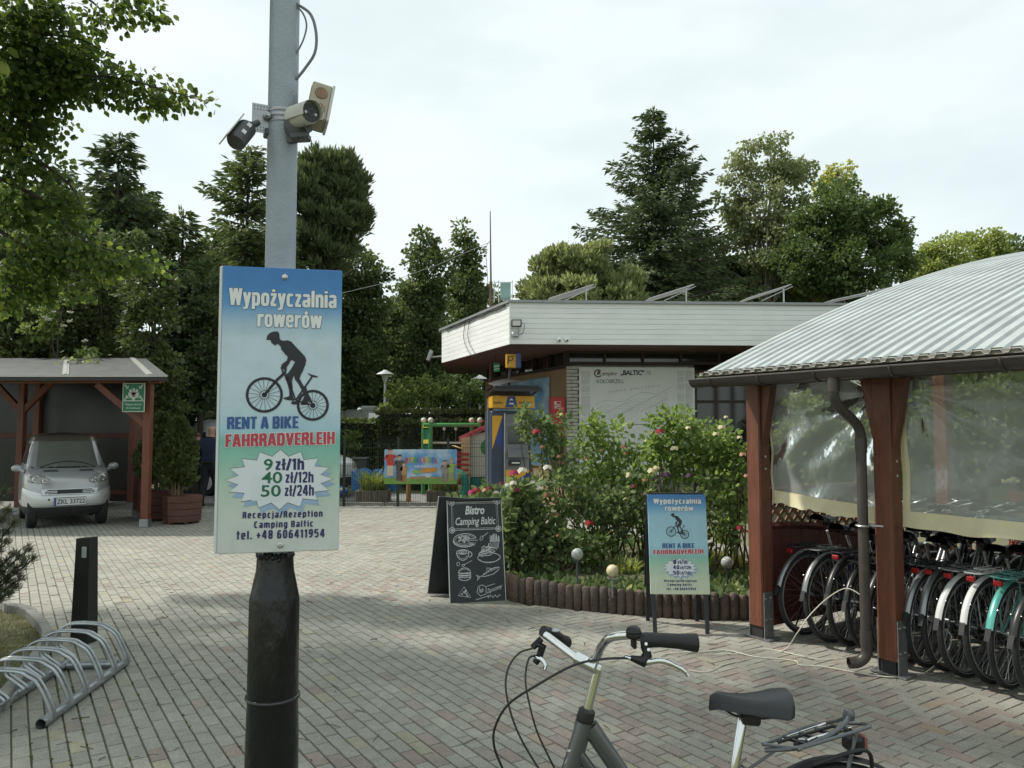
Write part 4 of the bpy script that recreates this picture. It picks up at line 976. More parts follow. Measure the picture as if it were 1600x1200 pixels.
GL.update({'1': (.32, [_v(.20), [(.05, .74), (.17, .93)]]), '2': (_w, [_o(0, _w, .42, 1, 175, -30, 9), [(.42, .55), (.10, .12)], [(.04, .08), (_w - .02, .08)]]), '4': (.56, [[(.34, 1), (.07, .30)], [(.03, .27), (.55, .27)], _v(.38)]), '0': (_w, [_o(0, _w, 0, 1)]), '5': (_w, [[(.46, .92), (.09, .92)], [(.10, .95), (.08, .50)], _o(0, _w, 0, .66, 140, -150, 10)]), '6': (_w, [_o(0, _w, 0, .62), [(hs, .32), (hs, .68), (.24, .91), (.44, .90)]]), '9': (_w, [_o(0, _w, .38, 1), [(rr, .68), (rr, .32), (.28, .09), (.08, .10)]]), '8': (_w, [_o(0, _w, .44, 1), _o(0, _w, 0, .54)]),
      'h': (_w, [_v(hs), _o(0, _w, X * .3, X, 0, 170, 9), _v(rr, 0, X * .68)]), 'ł': (.26, [_v(.13), [(.0, .40), (.26, .62)]]), '/': (.36, [[(.05, -.05), (.31, 1.0)]]), 't': (.36, [_v(.16, 0, 1.0), [(0, .70), (.36, .70)]]), 'j': (.22, [[(.13, X), (.12, -.12), (.0, -.15)], [(.12, .87), (.12, 1.0)]]), 'g': (_w, [_o(0, _w, 0, X), [(rr, X), (rr, -.08), (.3, -.17), (.06, -.16)]]), 'm': (.80, [_v(hs, 0, X), _o(0, .48, X * .3, X, 0, 170, 9), _v(.48 - hs, 0, X * .68), _o(.28, .80, X * .3, X, 0, 170, 9), _v(.80 - hs, 0, X * .68)]), 'C': (_w, [_o(0, _w, 0, 1, 42, 318)]), '.': (.20, [_v(.10, 0, .17)]), '+': (.5, [[(.03, .42), (.47, .42)], _v(.25, .12, .72)])})
GL['ż'] = (GL['z'][0], GL['z'][1] + [[(.21, X + .07), (.21, X + .22)]]); GL['ó'] = (GL['o'][0], GL['o'][1] + [[(.22, X + .05), (.36, X + .22)]])
def block_text(name, s, parent, m, x0, x1, zb, cap, y, grow=0.0, slope=0.0, gap=.05):
    tot = sum(GL[c][0] for c in s) + gap * (len(s) - 1); sx = (x1 - x0) / tot; x = 0; b = MB(); k = 0
    for c in s:
        w_, st = GL[c]
        for q in st:
            pts = [(x0 + (x + px_) * sx, zb + pz_ * cap) for px_, pz_ in q]
            if grow and len(pts) == 2:
                (ax_, az), (bx_, bz) = pts; l = math.hypot(bx_ - ax_, bz - az); pts = [(ax_ - (bx_ - ax_) / l * grow, az - (bz - az) / l * grow), (bx_ + (bx_ - ax_) / l * grow, bz + (bz - az) / l * grow)]
            # stroke thickness follows the squeezed width for stems, the height for bars
            d = (abs(pts[-1][0] - pts[0][0]), abs(pts[-1][1] - pts[0][1])); bar = len(pts) == 2 and d[0] > d[1] * 1.6
            th = (_s * .82 * cap if bar else _s * sx) + 2 * grow
            for p in ribbon(pts, th):
                k += 1; b.add([(px_, y - (k % 7) * .00003, pz_ + (px_ - x0) * slope) for px_, pz_ in p], [(0, 1, 2, 3)])
        x += w_ + gap
    return b.build(name, m, parent)
def rental_art(P_, W_, H_, y, Lx):
    """Lx: layout numbers; u from left 0..1, v from top 0..1"""
    U = lambda u: (u - .5) * W_
    Vv = lambda v: (1 - v) * H_
    def T_(s, u0, u1, v, cap, m, d=.0, bold=.02, slope=0.0, name='lettering'): return text_part(name, s, P_, m, U(u0), U(u1), Vv(v), cap * H_, y - d, bold=bold, slope=slope)
    k = Lx
    for (s_, u0, u1, v, cap) in k['title']:
        block_text('lettering_outline', s_, P_, m_p_navy, U(u0), U(u1), Vv(v), cap * H_, y - .0004, .0016 * W_ / .5); block_text('lettering', s_, P_, m_p_white, U(u0), U(u1), Vv(v), cap * H_, y - .0014)
    cyc_art(P_, U(k['cyc'][0]), Vv(k['cyc'][1]), k['cyc'][2] * W_ / 900, y - .001)
    s_, u0, u1, v, cap = k['rent']; block_text('lettering', s_, P_, m_p_blue, U(u0), U(u1), Vv(v), cap * H_, y - .0012, 0, .015)
    s_, u0, u1, v, cap = k['fahr']; block_text('lettering_outline', s_, P_, m_p_white, U(u0), U(u1), Vv(v), cap * H_, y - .0006, .0024 * W_ / .5, .025); block_text('lettering', s_, P_, m_p_red, U(u0), U(u1), Vv(v), cap * H_, y - .0016, 0, .025)
    cu, cv, ru, rv = k['star']; st = star(U(cu), Vv(cv), ru * W_, rv * H_)
    flat('star_shadow', fan([(x + .02 * W_, z - .018 * H_) for x, z in st]), P_, m_p_shadow, y - .0004)
    flat('star_burst', fan(st), P_, m_p_star, y - .0008); flat('star_outline', ribbon(st, .0022 * W_ / .5, True), P_, m_p_black, y - .0010)
    for (s_, u0, u1, v, cap, mk) in k['price']: (T_(s_, u0, u1, v, cap, m_p_green, .0014, .018) if mk else block_text('lettering', s_, P_, m_p_navy, U(u0), U(u1), Vv(v), cap * H_, y - .0014, 0, 0, .07))
    for (s_, u0, u1, v, cap) in k['foot']: block_text('lettering', s_, P_, m_p_navy, U(u0), U(u1), Vv(v), cap * H_, y - .0010, 0, 0, .16)
SW, SH = .480, 1.178
zb = W(436, 862, PY - .1).z
sg = thing('rental_sign', 'tall blue and green bicycle rental sign fixed to the grey pole', 'sign', (W(441, 640, PY - .1).x, PY - .115, zb), R(12))
b = MB(); b.box((0, .012, SH / 2), (SW, .022, SH), bev=.003); b.build('panel', grad_mat('rental_print', SH, STOPS), sg)
b = MB(); b.box((-.016, .055, SH / 2 + .004), (SW + .004, .05, SH + .002), bev=.004); b.build('backing_frame', m_frame_w, sg)
b = MB(); b.box((-SW / 2 - .006, .02, SH / 2), (.010, .03, SH), bev=.003); b.build('side_strip', m_frame_w, sg)
b = MB(); b.lathe([(.012, 0), (.012, .003), (.007, .006), (.006, .012)], (0.006, -.0, SH * .968), 16, Matrix.Rotation(R(90), 3, 'X')); b.build('bolt', m_bolt, sg, True)
b = MB(); b.lathe([(.012, 0), (.012, .003), (.007, .006), (.006, .012)], (0.006, -.0, SH * .024), 16, Matrix.Rotation(R(90), 3, 'X')); b.build('bolt', m_bolt, sg, True)
LAY = dict(title=[('Wypożyczalnia', .055, .955, .138, .060), ('rowerów', .29, .83, .212, .058)], cyc=(.565, .366, 1.0), rent=('RENT A BIKE', .06, .645, .572, .042), fahr=('FAHRRADVERLEIH', .05, .955, .634, .044),
           star=(.5, .748, .445, .105), price=[('9', .365, .44, .715, .040, 1), ('zł/1h', .46, .70, .715, .040, 0), ('40', .35, .52, .760, .040, 1), ('zł/12h', .545, .78, .760, .038, 0), ('50', .345, .51, .806, .040, 1), ('zł/24h', .54, .785, .806, .038, 0)],
           foot=[('Recepcja/Rezeption', .20, .86, .880, .022), ('Camping Baltic', .295, .785, .914, .022), ('tel. +48 606411954', .155, .88, .952, .029)])
rental_art(sg, SW, SH, .0, LAY)
flat('price_sticker', [[(U_, z) for U_, z in (((.27 - .5) * SW, SH * .18), ((.53 - .5) * SW, SH * .18), ((.53 - .5) * SW, SH * .263), ((.27 - .5) * SW, SH * .263))]], sg, mat('sticker_white', (.66, .72, .75), .3, var=.03), -.00112)

# ---- cameras on the pole
m_camw = mat('camera_white', (.62, .61, .56), .4, var=.08, dirt=.15); m_camg = mat('camera_grey', (.07, .075, .08), .45, var=.2); m_beige = mat('beige_plastic', (.42, .38, .28), .55, var=.15, scale=12, dirt=.3)
m_rust = mat('rust_brown', (.22, .10, .06), .7, var=.4, scale=40)
# strap and mounting plates
b = MB()
for py_ in (178, 186, 194): b.ring((0, 0, pz(py_)), (0, 0, 1), .0645, .004, 28, 6, 2.0)
b.build('mounting_strap', m_galv, pole, True)
c1 = thing('security_camera', 'white bullet security camera pointing at the viewer, right of the pole', 'camera', W(455, 190, PY - .10), R(-8))
b = MB(); b.box((-.03, .05, 0), (.07, .02, .15), bev=.004); b.build('mount_plate', m_camg, c1)
b = MB(); b.lathe([(.058, 0), (.058, .022), (.045, .03), (.02, .034)], (.012, .05, -.005), 28, Matrix.Rotation(R(90), 3, 'X') @ Matrix.Rotation(R(0), 3, 'Y')); b.build('round_base', m_camg, c1, True)
b = MB(); b.box((.03, .03, -.058), (.075, .06, .03), bev=.006); b.build('junction_box', m_camg, c1)
ax = Vector((.80, -.58, -.10)).normalized(); o0 = Vector((.03, -.012, .012))
b = MB(); b.cyl((.01, .03, -.0), o0, .013, n=10); b.ball(o0, .019, 12, 8); b.build('swivel_arm', m_camw, c1, True)
b = MB(); st_ = o0 - ax * .01; b.tube([st_, st_ + ax * .012, st_ + ax * .11, st_ + ax * .118], [.032, .042, .044, .042], 24); bd = b.build('body', m_camw, c1, True)
b = MB(); b.cyl(st_ + ax * .1182, st_ + ax * .121, .040, n=24); b.build('front_glass', m_blk, c1)
b = MB(); f0 = st_ + ax * .1215
b.ring(f0, ax, .013, .003, 20, 6); b.build('lens_ring', m_camg, c1, True)
sx_ = ax.cross(Vector((0, 0, 1))).normalized(); sz_ = sx_.cross(ax)
for s_ in (-1, 1):
    b = MB(); b.cyl(f0 + sx_ * s_ * .023 - sz_ * .003, f0 + sx_ * s_ * .023 + ax * .001 - sz_ * .003, .006, n=12); b.build('led_window', m_lens, c1)
b = MB()   # sun shield
def shp(s, v, r_):
    a = R(-25 + 230 * s); return st_ + ax * (-.005 + .145 * v) + (sx_ * math.cos(a) + sz_ * math.sin(a)) * r_
b.grid(lambda s, v: shp(s, v, .0475), 20, 3); b.grid(lambda s, v: shp(1 - s, v, .0495), 20, 3); b.grid(lambda s, v: shp(s, 1.0, .0475 + .002 * v), 20, 1); b.build('sun_shield', m_camw, c1, True)
b = MB(); b.tube(spline([(.02, .02, -.07), (.06, -.01, -.085), (.10, -.05, -.075), tuple(st_ + ax * .07 - sz_ * .04)], 6), .0035, 6); b.build('cable', m_camg, c1, True)
# beige horn box above
bx = thing('beige_alarm_box', 'tilted beige box with two round brown grilles above the right camera', 'alarm box', W(497, 168, PY - .02), R(20))
M = Matrix.Rotation(R(10), 4, 'Y') @ Matrix.Rotation(R(-8), 4, 'X')
b = MB(); b.box((0, 0, 0), (.085, .12, .17), M, bev=.006); b.build('case', m_beige, bx)
b = MB(); b.box((.047, .0, .0), (.012, .13, .178), M, bev=.004); b.build('mounting_flange', m_camw, bx)
for dzz in (.035, -.04):
    b = MB(); fc = M @ Vector((.0, -.0625, dzz)); q = (M.to_3x3() @ Vector((0, -1, 0)))
    b.cyl(fc - q * .002, fc + q * .0025, .026, n=24); g_ = b.build('grille', m_rust, bx)
    b = MB()
    for rr_ in (.008, .015, .022): b.ring(fc + q * .0026, q, rr_, .0012, 20, 4)
    b.build('grille_ring', m_beige, g_)
b = MB()
for k in range(4): b.box((-.0435, -.01 + k * .0, .06 - k * .035), (.003, .09, .008), M)
b.box((-.0435, .02, .0), (.003, .008, .14), M); b.build('side_ribs', m_beige, bx)
b = MB(); b.beam((-.03, .03, -.08), (-.09, .06, -.10), .03, .03); b.build('bracket', m_camg, bx)
# left camera
c2 = thing('grey_security_camera', 'dark grey bullet camera pointing down left from a perforated plate on the pole', 'camera', W(408, 185, PY - .05), R(25))
b = MB(); b.box((0, 0, 0), (.075, .006, .125)); b.build('perforated_plate', m_galv, c2)
b = MB()
for k in range(5):
    for zz in (.052, .038, -.04, -.053): b.cyl((-.028 + k * .013, -.0032, zz), (-.028 + k * .013, -.0045, zz), .0025, n=8)
o_ = b.build('plate_holes', m_blk, c2); o_['kind'] = 'stuff'
b = MB(); b.cyl((.022, -.003, .008), (.022, -.03, .008), .017, .014, n=10); b.cyl((.022, -.03, .008), (.022, -.045, .008), .010, n=6); b.build('wing_nut', m_galv, c2, True)
b = MB(); b.box((.05, .02, -.055), (.07, .06, .03), bev=.005); b.build('junction_box', m_camg, c2)
ax = Vector((-.42, -.50, -.76)).normalized(); o0 = Vector((-.045, -.015, -.045))
b = MB(); b.cyl((-.01, .0, -.02), o0, .013, n=10); b.ball(o0, .018, 12, 8); b.build('swivel_arm', m_camg, c2, True)
st_ = o0 + Vector((-.012, -.01, -.012)); b = MB(); b.tube([st_, st_ + ax * .01, st_ + ax * .12, st_ + ax * .13], [.032, .040, .040, .034], 24); b.build('body', m_camg, c2, True)
sz_ = ax.cross(Vector((-.05, .95, .30))).normalized(); sz_ = sz_ if sz_.x < 0 else -sz_; sz_ = (sz_ + Vector((0, .18, .1))).normalized(); sz_ = (sz_ - ax * sz_.dot(ax)).normalized(); sx_ = sz_.cross(ax)
b = MB(); b.box((0, 0, 0), (.17, .078, .006), Matrix.Translation(st_ + ax * .075 + sz_ * .0425) @ Matrix(((ax.x, sx_.x, sz_.x, 0), (ax.y, sx_.y, sz_.y, 0), (ax.z, sx_.z, sz_.z, 0), (0, 0, 0, 1))), bev=.002); b.build('sun_shield', m_camw, c2)
for q in (.03, .085):
    b = MB(); d_ = (Vector((.15, -1, 0)) - ax * Vector((.15, -1, 0)).dot(ax)).normalized(); pp = st_ + ax * q + d_ * .0402
    b.box((0, 0, 0), (.022, .018, .002), Matrix.Translation(pp) @ Matrix(((ax.x, ax.cross(d_).x, d_.x, 0), (ax.y, ax.cross(d_).y, d_.y, 0), (ax.z, ax.cross(d_).z, d_.z, 0), (0, 0, 0, 1)))); b.build('sticker', m_wh, c2)

# ================================================================ bollard and bicycle rack on the left
bl = thing('bollard', 'black tapered plastic marker post with white reflector behind the bicycle rack', 'bollard', G(131, 1003), R(-14))
b = MB(); h = .83; wt, wb_ = .062, .082
V = [(-wb_, -.055, 0), (wb_, -.055, 0), (wb_, .055, 0), (-wb_, .055, 0), (-wt, -.045, h - .01), (wt, -.045, h), (wt, .045, h + .0), (-wt, .045, h - .01)]
b.add(V, [(0, 3, 2, 1), (4, 5, 6, 7), (0, 1, 5, 4), (1, 2, 6, 5), (2, 3, 7, 6), (3, 0, 4, 7)]); b.build('body', mat('black_post', (.012, .013, .012), .5, var=.3, dirt=.15), bl)
b = MB(); b.box((.022, -.050, .715), (.042, .008, .085), bev=.002); b.build('reflector', mat('reflector_grey', (.42, .44, .42), .3, var=.15), bl)

rk = thing('bicycle_rack', 'galvanised floor bicycle rack with paired hoops between two long tubes', 'bicycle rack')
m_gal2 = mat('galvanised_tube', (.40, .42, .43), .33, .8, var=.25, scale=9, bump=.06, bscale=40)
A = G(66, 1138); B_ = G(196, 1040); d = (B_ - A).normalized(); Lr = 1.18
A = A + Vector((0, 0, .03)); nr = Vector((-d.y, d.x, 0))    # to the left-back
back_off = .40
for (o_, s0, s1) in ((Vector((0, 0, 0)), -.02, Lr), (nr * back_off, -.35, Lr + .02)):
    b = MB(); b.tube([A + o_ + d * s0, A + o_ + d * s1], .029, 16, caps=False); b.tube([A + o_ + d * s0, A + o_ + d * s1], .024, 16, caps=False)
    b.build('rail_tube', m_gal2, rk, True)
b = MB(); e1 = A + d * (Lr - .08); b.tube([e1 + nr * .03 - Vector((0, 0, .0)), e1 + nr * (back_off - .03)], .026, 14); b.build('cross_tube', m_gal2, rk, True)
for s_ in (.46, .84):
    b = MB(); b.ring(A + d * s_, d, .0295, .0022, 20, 6); b.build('clamp_ring', m_gal2, rk)
for k in range(6):
    s_ = .06 + k * .212
    hh = .28
    for q in (-.022, .022):
        b = MB(); o_ = A + d * (s_ + q)
        P_ = [o_ + Vector((0, 0, .0)) - nr * .028, o_ + Vector((0, 0, .06)) - nr * .018, o_ + nr * .05 + Vector((0, 0, .20)), o_ + nr * .11 + Vector((0, 0, hh - .03)), o_ + nr * .18 + Vector((0, 0, hh)), o_ + nr * .36 + Vector((0, 0, hh + .005)),
              o_ + nr * .44 + Vector((0, 0, hh - .05)), o_ + nr * .45 + Vector((0, 0, hh - .14)), o_ + nr * .41 + Vector((0, 0, .10)), o_ + nr * (back_off - .06) + Vector((0, 0, .045)), o_ + nr * (back_off - .03) + Vector((0, 0, .02))]
        b.tube(spline(P_, 5), .0095, 8); b.build('hoop', m_gal2, rk, True)

# ================================================================ boards standing on the paving
m_chalkb = mat('chalkboard_black', (.012, .016, .018), .45, var=.35, scale=7); m_chalk = mat('chalk_white', (.62, .64, .63), .7, var=.2, scale=40); m_alu = mat('silver_edge', (.55, .55, .53), .4, .5)
# front board corners in the photo: (690,782) (773,780) (790,937) (704,943)
CBW, CBH = .535, 1.0
fl_ = G(704, 943); fr_ = G(790, 938); dirb = (fr_ - fl_); rzb = math.atan2(dirb.y, dirb.x); CBW = dirb.length
cbd = thing('chalkboard_stand', 'black bistro A-frame chalkboard with white food drawings beside the rose bed', 'chalkboard', (fl_ + fr_) / 2, rzb)
tilt = R(12.0)
Mf = Matrix.Rotation(-tilt, 4, 'X'); Mk = Matrix.Translation((0, .46, 0)) @ Matrix.Rotation(tilt * 1.05, 4, 'X')
fp = bpy.data.objects.new('front_board', None); 
b = MB(); b.box((0, .010, CBH / 2), (CBW, .018, CBH)); fpo = b.build('front_board', m_chalkb, cbd); fpo.matrix_local = Mf
b = MB(); b.box((0, .010, CBH / 2), (CBW, .018, CBH)); bpo = b.build('back_board', m_chalkb, cbd); bpo.matrix_local = Matrix(((1, 0, .165 / CBH, -.165), (0, 1, 0, 0), (0, 0, 1, 0), (0, 0, 0, 1))) @ Matrix.Translation((0, .385, 0)) @ Matrix.Rotation(R(10.5), 4, 'X')
for par in (fpo, bpo):
    for xx in (-CBW / 2 - .004, CBW / 2 + .004):
        b = MB(); b.box((xx, .010, CBH / 2), (.008, .024, CBH), bev=.002); b.build('edge_strip', m_alu, par)
    b = MB(); b.box((0, .010, .0), (CBW, .024, .010)); b.build('bottom_strip', m_alu if par is bpo else m_chalkb, par)
b = MB(); b.beam((-CBW * .5 - .0, CBH * math.sin(tilt) - .0, CBH * math.cos(tilt) + .005), (CBW * .5, CBH * math.sin(tilt), CBH * math.cos(tilt) + .005), .05, .02); b.build('hinge_rail', m_chalkb, cbd)
hw = CBW / 2; Y0 = -.001
def CZ(u, v): return ((u - .5) * CBW, (1 - v) * CBH)
q = .05; Q = []
x0, x1, za, zb2 = -hw * .86, hw * .86, CBH * .975, CBH * .70
Q += ribbon([(x0, zb2), (x1, zb2), (x1, za), (x0, za)], .006, True) + ribbon([(x0 + .014, zb2 + .014), (x1 - .014, zb2 + .014), (x1 - .014, za - .014), (x0 + .014, za - .014)], .003, True)
for xx in (x0, x1):
    for zz in (za, zb2): Q += ringpoly(xx, zz, .030, .024) + ringpoly(xx, zz, .014, .006)
flat('chalk_frame', Q, fpo, m_chalk, Y0)
text_part('lettering', 'Bistro', fpo, m_chalk, -.10, .10, CBH * .855, .085, Y0, bold=.03, shear=.25)
text_part('lettering', 'Camping Baltic', fpo, m_chalk, -.20, .21, CBH * .750, .075, Y0, bold=.012, shear=.25)
def dr(name, Q_): return flat(name, Q_, fpo, m_chalk, Y0)
c = CZ(.30, .395); Q = ribbon(arc2(c[0], c[1], .115, .058, 10, 325, 30), .006) + ribbon(arc2(c[0], c[1] - .012, .118, .06, 160, 320, 20), .008) + ribbon(arc2(c[0], c[1], .095, .044, 10, 325, 30), .003)
for k in range(26):
    a = rng.uniform(.3, 5.5); r_ = rng.uniform(.1, .8); Q += ringpoly(c[0] + .1 * r_ * math.cos(a), c[1] + .048 * r_ * math.sin(a), .010, .004, 8)
Q += ribbon([(c[0], c[1]), (c[0] + .11, c[1] + .012)], .005) + ribbon([(c[0] + .012, c[1] - .008), (c[0] + .13, c[1] - .01), (c[0] + .09, c[1] - .06), (c[0] + .012, c[1] - .008)], .005)
dr('pizza_drawing', Q)
Q = ribbon([CZ(.62, .375), CZ(.73, .335)], .005) + ribbon([CZ(.57, .40), CZ(.61, .36), CZ(.64, .385), CZ(.60, .41)], .005, True); dr('slicer_drawing', Q)
c = CZ(.85, .42); Q = ribbon([(c[0] - .05, c[1] + .01), (c[0] - .035, c[1] - .07), (c[0] + .03, c[1] - .07), (c[0] + .045, c[1] + .01)], .005) + ribbon(arc2(c[0], c[1] + .01, .05, .014, 180, 360), .005)
for k in range(11):
    x = c[0] - .045 + k * .009; Q += ribbon([(x, c[1] + .0), (x + rng.normal(0, .008), c[1] + .045 + rng.random() * .03)], .0055)
for k in range(6): Q += ribbon([(c[0] - .025 + k * .01, c[1] - .065), (c[0] - .03 + k * .012, c[1] - .01)], .003)
dr('fries_drawing', Q)
c = CZ(.25, .55); Q = ribbon(arc2(c[0], c[1] + .035, .062, .022), .006, True) + ribbon(arc2(c[0], c[1] + .035, .04, .012), .003, True) + ribbon(arc2(c[0], c[1] + .03, .062, .075, 180, 360), .006) + ribbon(arc2(c[0] + .07, c[1] + .01, .022, .024, -110, 130), .007)
Q += ribbon(arc2(c[0], c[1] + .02, .045, .05, 200, 340), .003) + ribbon(arc2(c[0] - .05, c[1] - .08, .014, .018), .004, True) + ribbon([(c[0] + .01, c[1] - .09), (c[0] + .09, c[1] - .05)], .004) + ribbon(arc2(c[0] + .0, c[1] - .095, .013, .010), .005, True)
for k in range(5): Q += ribbon(arc2(c[0], c[1] + .036, .01 + k * .008, .004 + k * .0035, 0, 300, 12), .002)
dr('coffee_drawing', Q)
c = CZ(.73, .55); Q = ribbon(arc2(c[0], c[1] - .03, .115, .045, 0, 360, 30), .006, True) + ribbon(arc2(c[0], c[1] - .038, .10, .04, 190, 350), .009)
for k in range(8): Q += ribbon(arc2(c[0] + rng.normal(0, .022), c[1] + .005 + k * .008, .075 - k * .006, .024, rng.uniform(0, 90), rng.uniform(200, 340), 18), .006)
Q += ribbon([(c[0], c[1] + .075), (c[0] + .005, c[1] + .11)], .01) + ribbon([(c[0] - .03, c[1] + .07), (c[0] + .03, c[1] + .075)], .01); dr('pasta_drawing', Q)
c = CZ(.27, .73); Q = ribbon(arc2(c[0], c[1] + .015, .06, .045, 0, 180), .006) + ribbon(arc2(c[0], c[1] - .03, .06, .03, 180, 360), .006)
for k in range(5): Q += ribbon([(c[0] - .065 + .005 * (k % 2), c[1] + .015 - k * .011), (c[0], c[1] + .010 - k * .011 + .006 * (k % 2)), (c[0] + .065, c[1] + .015 - k * .011)], .006)
Q += ribbon(arc2(c[0], c[1] + .02, .045, .028, 20, 160), .003); dr('burger_drawing', Q)
c = CZ(.72, .73); f_ = [(c[0] - .10, c[1] - .03), (c[0] - .05, c[1] - .012), (c[0], c[1] + .028), (c[0] + .06, c[1] + .052), (c[0] + .11, c[1] + .05), (c[0] + .09, c[1] + .022), (c[0] + .04, c[1] - .012), (c[0] - .04, c[1] - .03)]
Q = ribbon(f_, .006, True) + ribbon([(c[0] - .10, c[1] - .03), (c[0] - .135, c[1] - .015), (c[0] - .115, c[1] - .035), (c[0] - .125, c[1] - .065), (c[0] - .095, c[1] - .035)], .006, True) + ribbon([(c[0] - .02, c[1] + .02), (c[0] - .025, c[1] + .05), (c[0] + .03, c[1] + .043)], .005)
for k in range(10): Q += ribbon([(c[0] - .06 + k * .016, c[1] - .015 + k * .006), (c[0] - .05 + k * .016, c[1] + .005 + k * .006)], .004)
dr('fish_drawing', Q)
c = CZ(.25, .90); Q = ribbon([(c[0] - .06, c[1] - .03), (c[0] + .0, c[1] + .05), (c[0] + .065, c[1] - .055)], .006, True)
for k in range(7): Q += ringpoly(c[0] - .01 + rng.normal(0, .018), c[1] - .015 + rng.normal(0, .012), .009, .004, 8)
dr('slice_drawing', Q)
c = CZ(.58, .89); Q = ribbon([(c[0] - .055, c[1] - .02), (c[0] - .04, c[1] + .035), (c[0], c[1] + .05), (c[0] + .04, c[1] + .03), (c[0] + .035, c[1] - .04), (c[0] - .02, c[1] - .055)], .005, True) + ribbon([(c[0] + .03, c[1] + .03), (c[0] + .13, c[1] + .055)], .004) + ribbon([(c[0] - .07, c[1] - .09), (c[0] + .07, c[1] - .055)], .005)
for k in range(8): Q += ribbon([(c[0] - .04 + rng.random() * .06, c[1] - .04 + rng.random() * .06), (c[0] - .03 + rng.random() * .06, c[1] - .03 + rng.random() * .06)], .004)
for k in range(6): Q += ringpoly(c[0] + .06 + k * .022, c[1] - .07 + .012 * (k % 2), .009, .005, 6)
dr('grill_drawing', Q)
text_part('lettering', 'Zapraszamy', fpo, m_chalk, .09, .245, CBH * .075, .042, Y0, bold=.0, shear=.3, slope=.30)

# rental stand on legs
fl_ = G(1021, 990); fr_ = G(1108, 990); RW = .495
rs = thing('rental_stand', 'small bicycle rental board on a black A-frame stand in front of the rose bed', 'sign stand', (fl_ + fr_) / 2, math.atan2((fr_ - fl_).y, (fr_ - fl_).x) - .03)
m_st = mat('stand_black_steel', (.025, .028, .034), .4, .3, var=.2)
H2 = 1.145; ti = R(9)
for sx in (-1, 1):
    b = MB(); b.beam((sx * .215, 0, 0), (sx * .235, H2 * math.sin(ti), H2 * math.cos(ti)), .032, .032, bev=.003); b.build('front_leg', m_st, rs)
    b = MB(); b.beam((sx * .215, .42, 0), (sx * .235, H2 * math.sin(ti) + .01, H2 * math.cos(ti) - .01), .032, .032, bev=.003); b.build('rear_leg', m_st, rs)
b = MB(); b.beam((-.235, H2 * math.sin(ti), H2 * math.cos(ti)), (.235, H2 * math.sin(ti), H2 * math.cos(ti)), .03, .03); b.build('top_rail', m_st, rs)
RH = .825
b = MB(); b.box((0, 0, RH / 2), (RW, .012, RH), bev=.002); pn = b.build('panel', grad_mat('rental_print_small', RH, [(0, (.05, .20, .46)), (.05, (.07, .24, .52)), (.12, (.13, .36, .62)), (.22, (.36, .60, .72)), (.5, (.38, .64, .74)), (.60, (.34, .58, .64)), (.63, (.25, .55, .45)), (.72, (.42, .62, .47)), (.85, (.58, .68, .50)), (1, (.62, .66, .50))]), rs)
pn.matrix_local = Matrix.Translation((0, -.026, 0)) @ Matrix.Rotation(-ti, 4, 'X') @ Matrix.Translation((0, 0, H2 - RH - .0))
bpn = MB(); bpn.box((0, 0, RH / 2), (RW, .012, RH), bev=.002); q = bpn.build('back_panel', m_st, rs); q.matrix_local = Matrix.Translation((0, .445, 0)) @ Matrix.Rotation(R(10.5), 4, 'X') @ Matrix.Translation((0, 0, H2 - RH - .01))
LAY2 = dict(title=[('Wypożyczalnia', .10, .92, .092, .050), ('rowerów', .29, .78, .165, .050)], cyc=(.50, .305, .56), rent=('RENT A BIKE', .225, .77, .545, .048), fahr=('FAHRRADVERLEIH', .07, .92, .608, .044),
            star=(.51, .738, .29, .098), price=[('9', .395, .455, .700, .036, 0), ('zł/1h', .47, .64, .700, .036, 0), ('40', .395, .50, .752, .036, 0), ('zł/12h', .51, .70, .752, .032, 0), ('50', .39, .50, .805, .036, 0), ('zł/24h', .51, .70, .805, .032, 0)],
            foot=[('Recepcja/Rezeption', .235, .78, .878, .022), ('Camping Baltic', .29, .70, .916, .022), ('tel. +48 606411954', .27, .765, .958, .024)])
rental_art(pn, RW, RH, -.007, LAY2)
# ================================================================ bicycles
m_tyre = mat('tyre_rubber', (.018, .018, .019), .75, var=.3, scale=20, bump=.3, bscale=120); m_rim = mat('rim_alu', (.42, .43, .44), .32, .9, var=.1); m_spoke = mat('spoke_steel', (.38, .38, .38), .3, .9)
m_chrome = mat('chrome', (.72, .72, .72), .12, 1.0, var=.05); m_sad = mat('saddle_vinyl', (.016, .017, .020), .38, var=.25, scale=9, bump=.12, bscale=200); m_grip = mat('grip_rubber', (.014, .014, .016), .55, bump=.15, bscale=150)
m_rl = mat('rear_light_red', (.24, .012, .012), .2, var=.1); m_or = mat('reflector_orange', (.70, .20, .01), .25); m_steelk = mat('rack_black', (.02, .02, .022), .4, .3); m_refl = mat('reflex_line', (.45, .46, .45), .4)
FRC = {k: mat('frame_' + k, c, .3, .35, var=.08, coat=.6) for k, c in dict(black=(.015, .015, .017), silver=(.36, .37, .38), teal=(.12, .42, .36), blue=(.02, .05, .16), red=(.22, .015, .012), grey=(.10, .105, .11), green=(.03, .10, .05)).items()}
m_fw = mat('mudguard_white', (.60, .61, .60), .35, var=.08, dirt=.15); m_fb = mat('mudguard_black', (.018, .018, .019), .35, var=.2); m_fs = mat('mudguard_silver', (.27, .28, .28), .35, .7, var=.1)
RW_ = .345
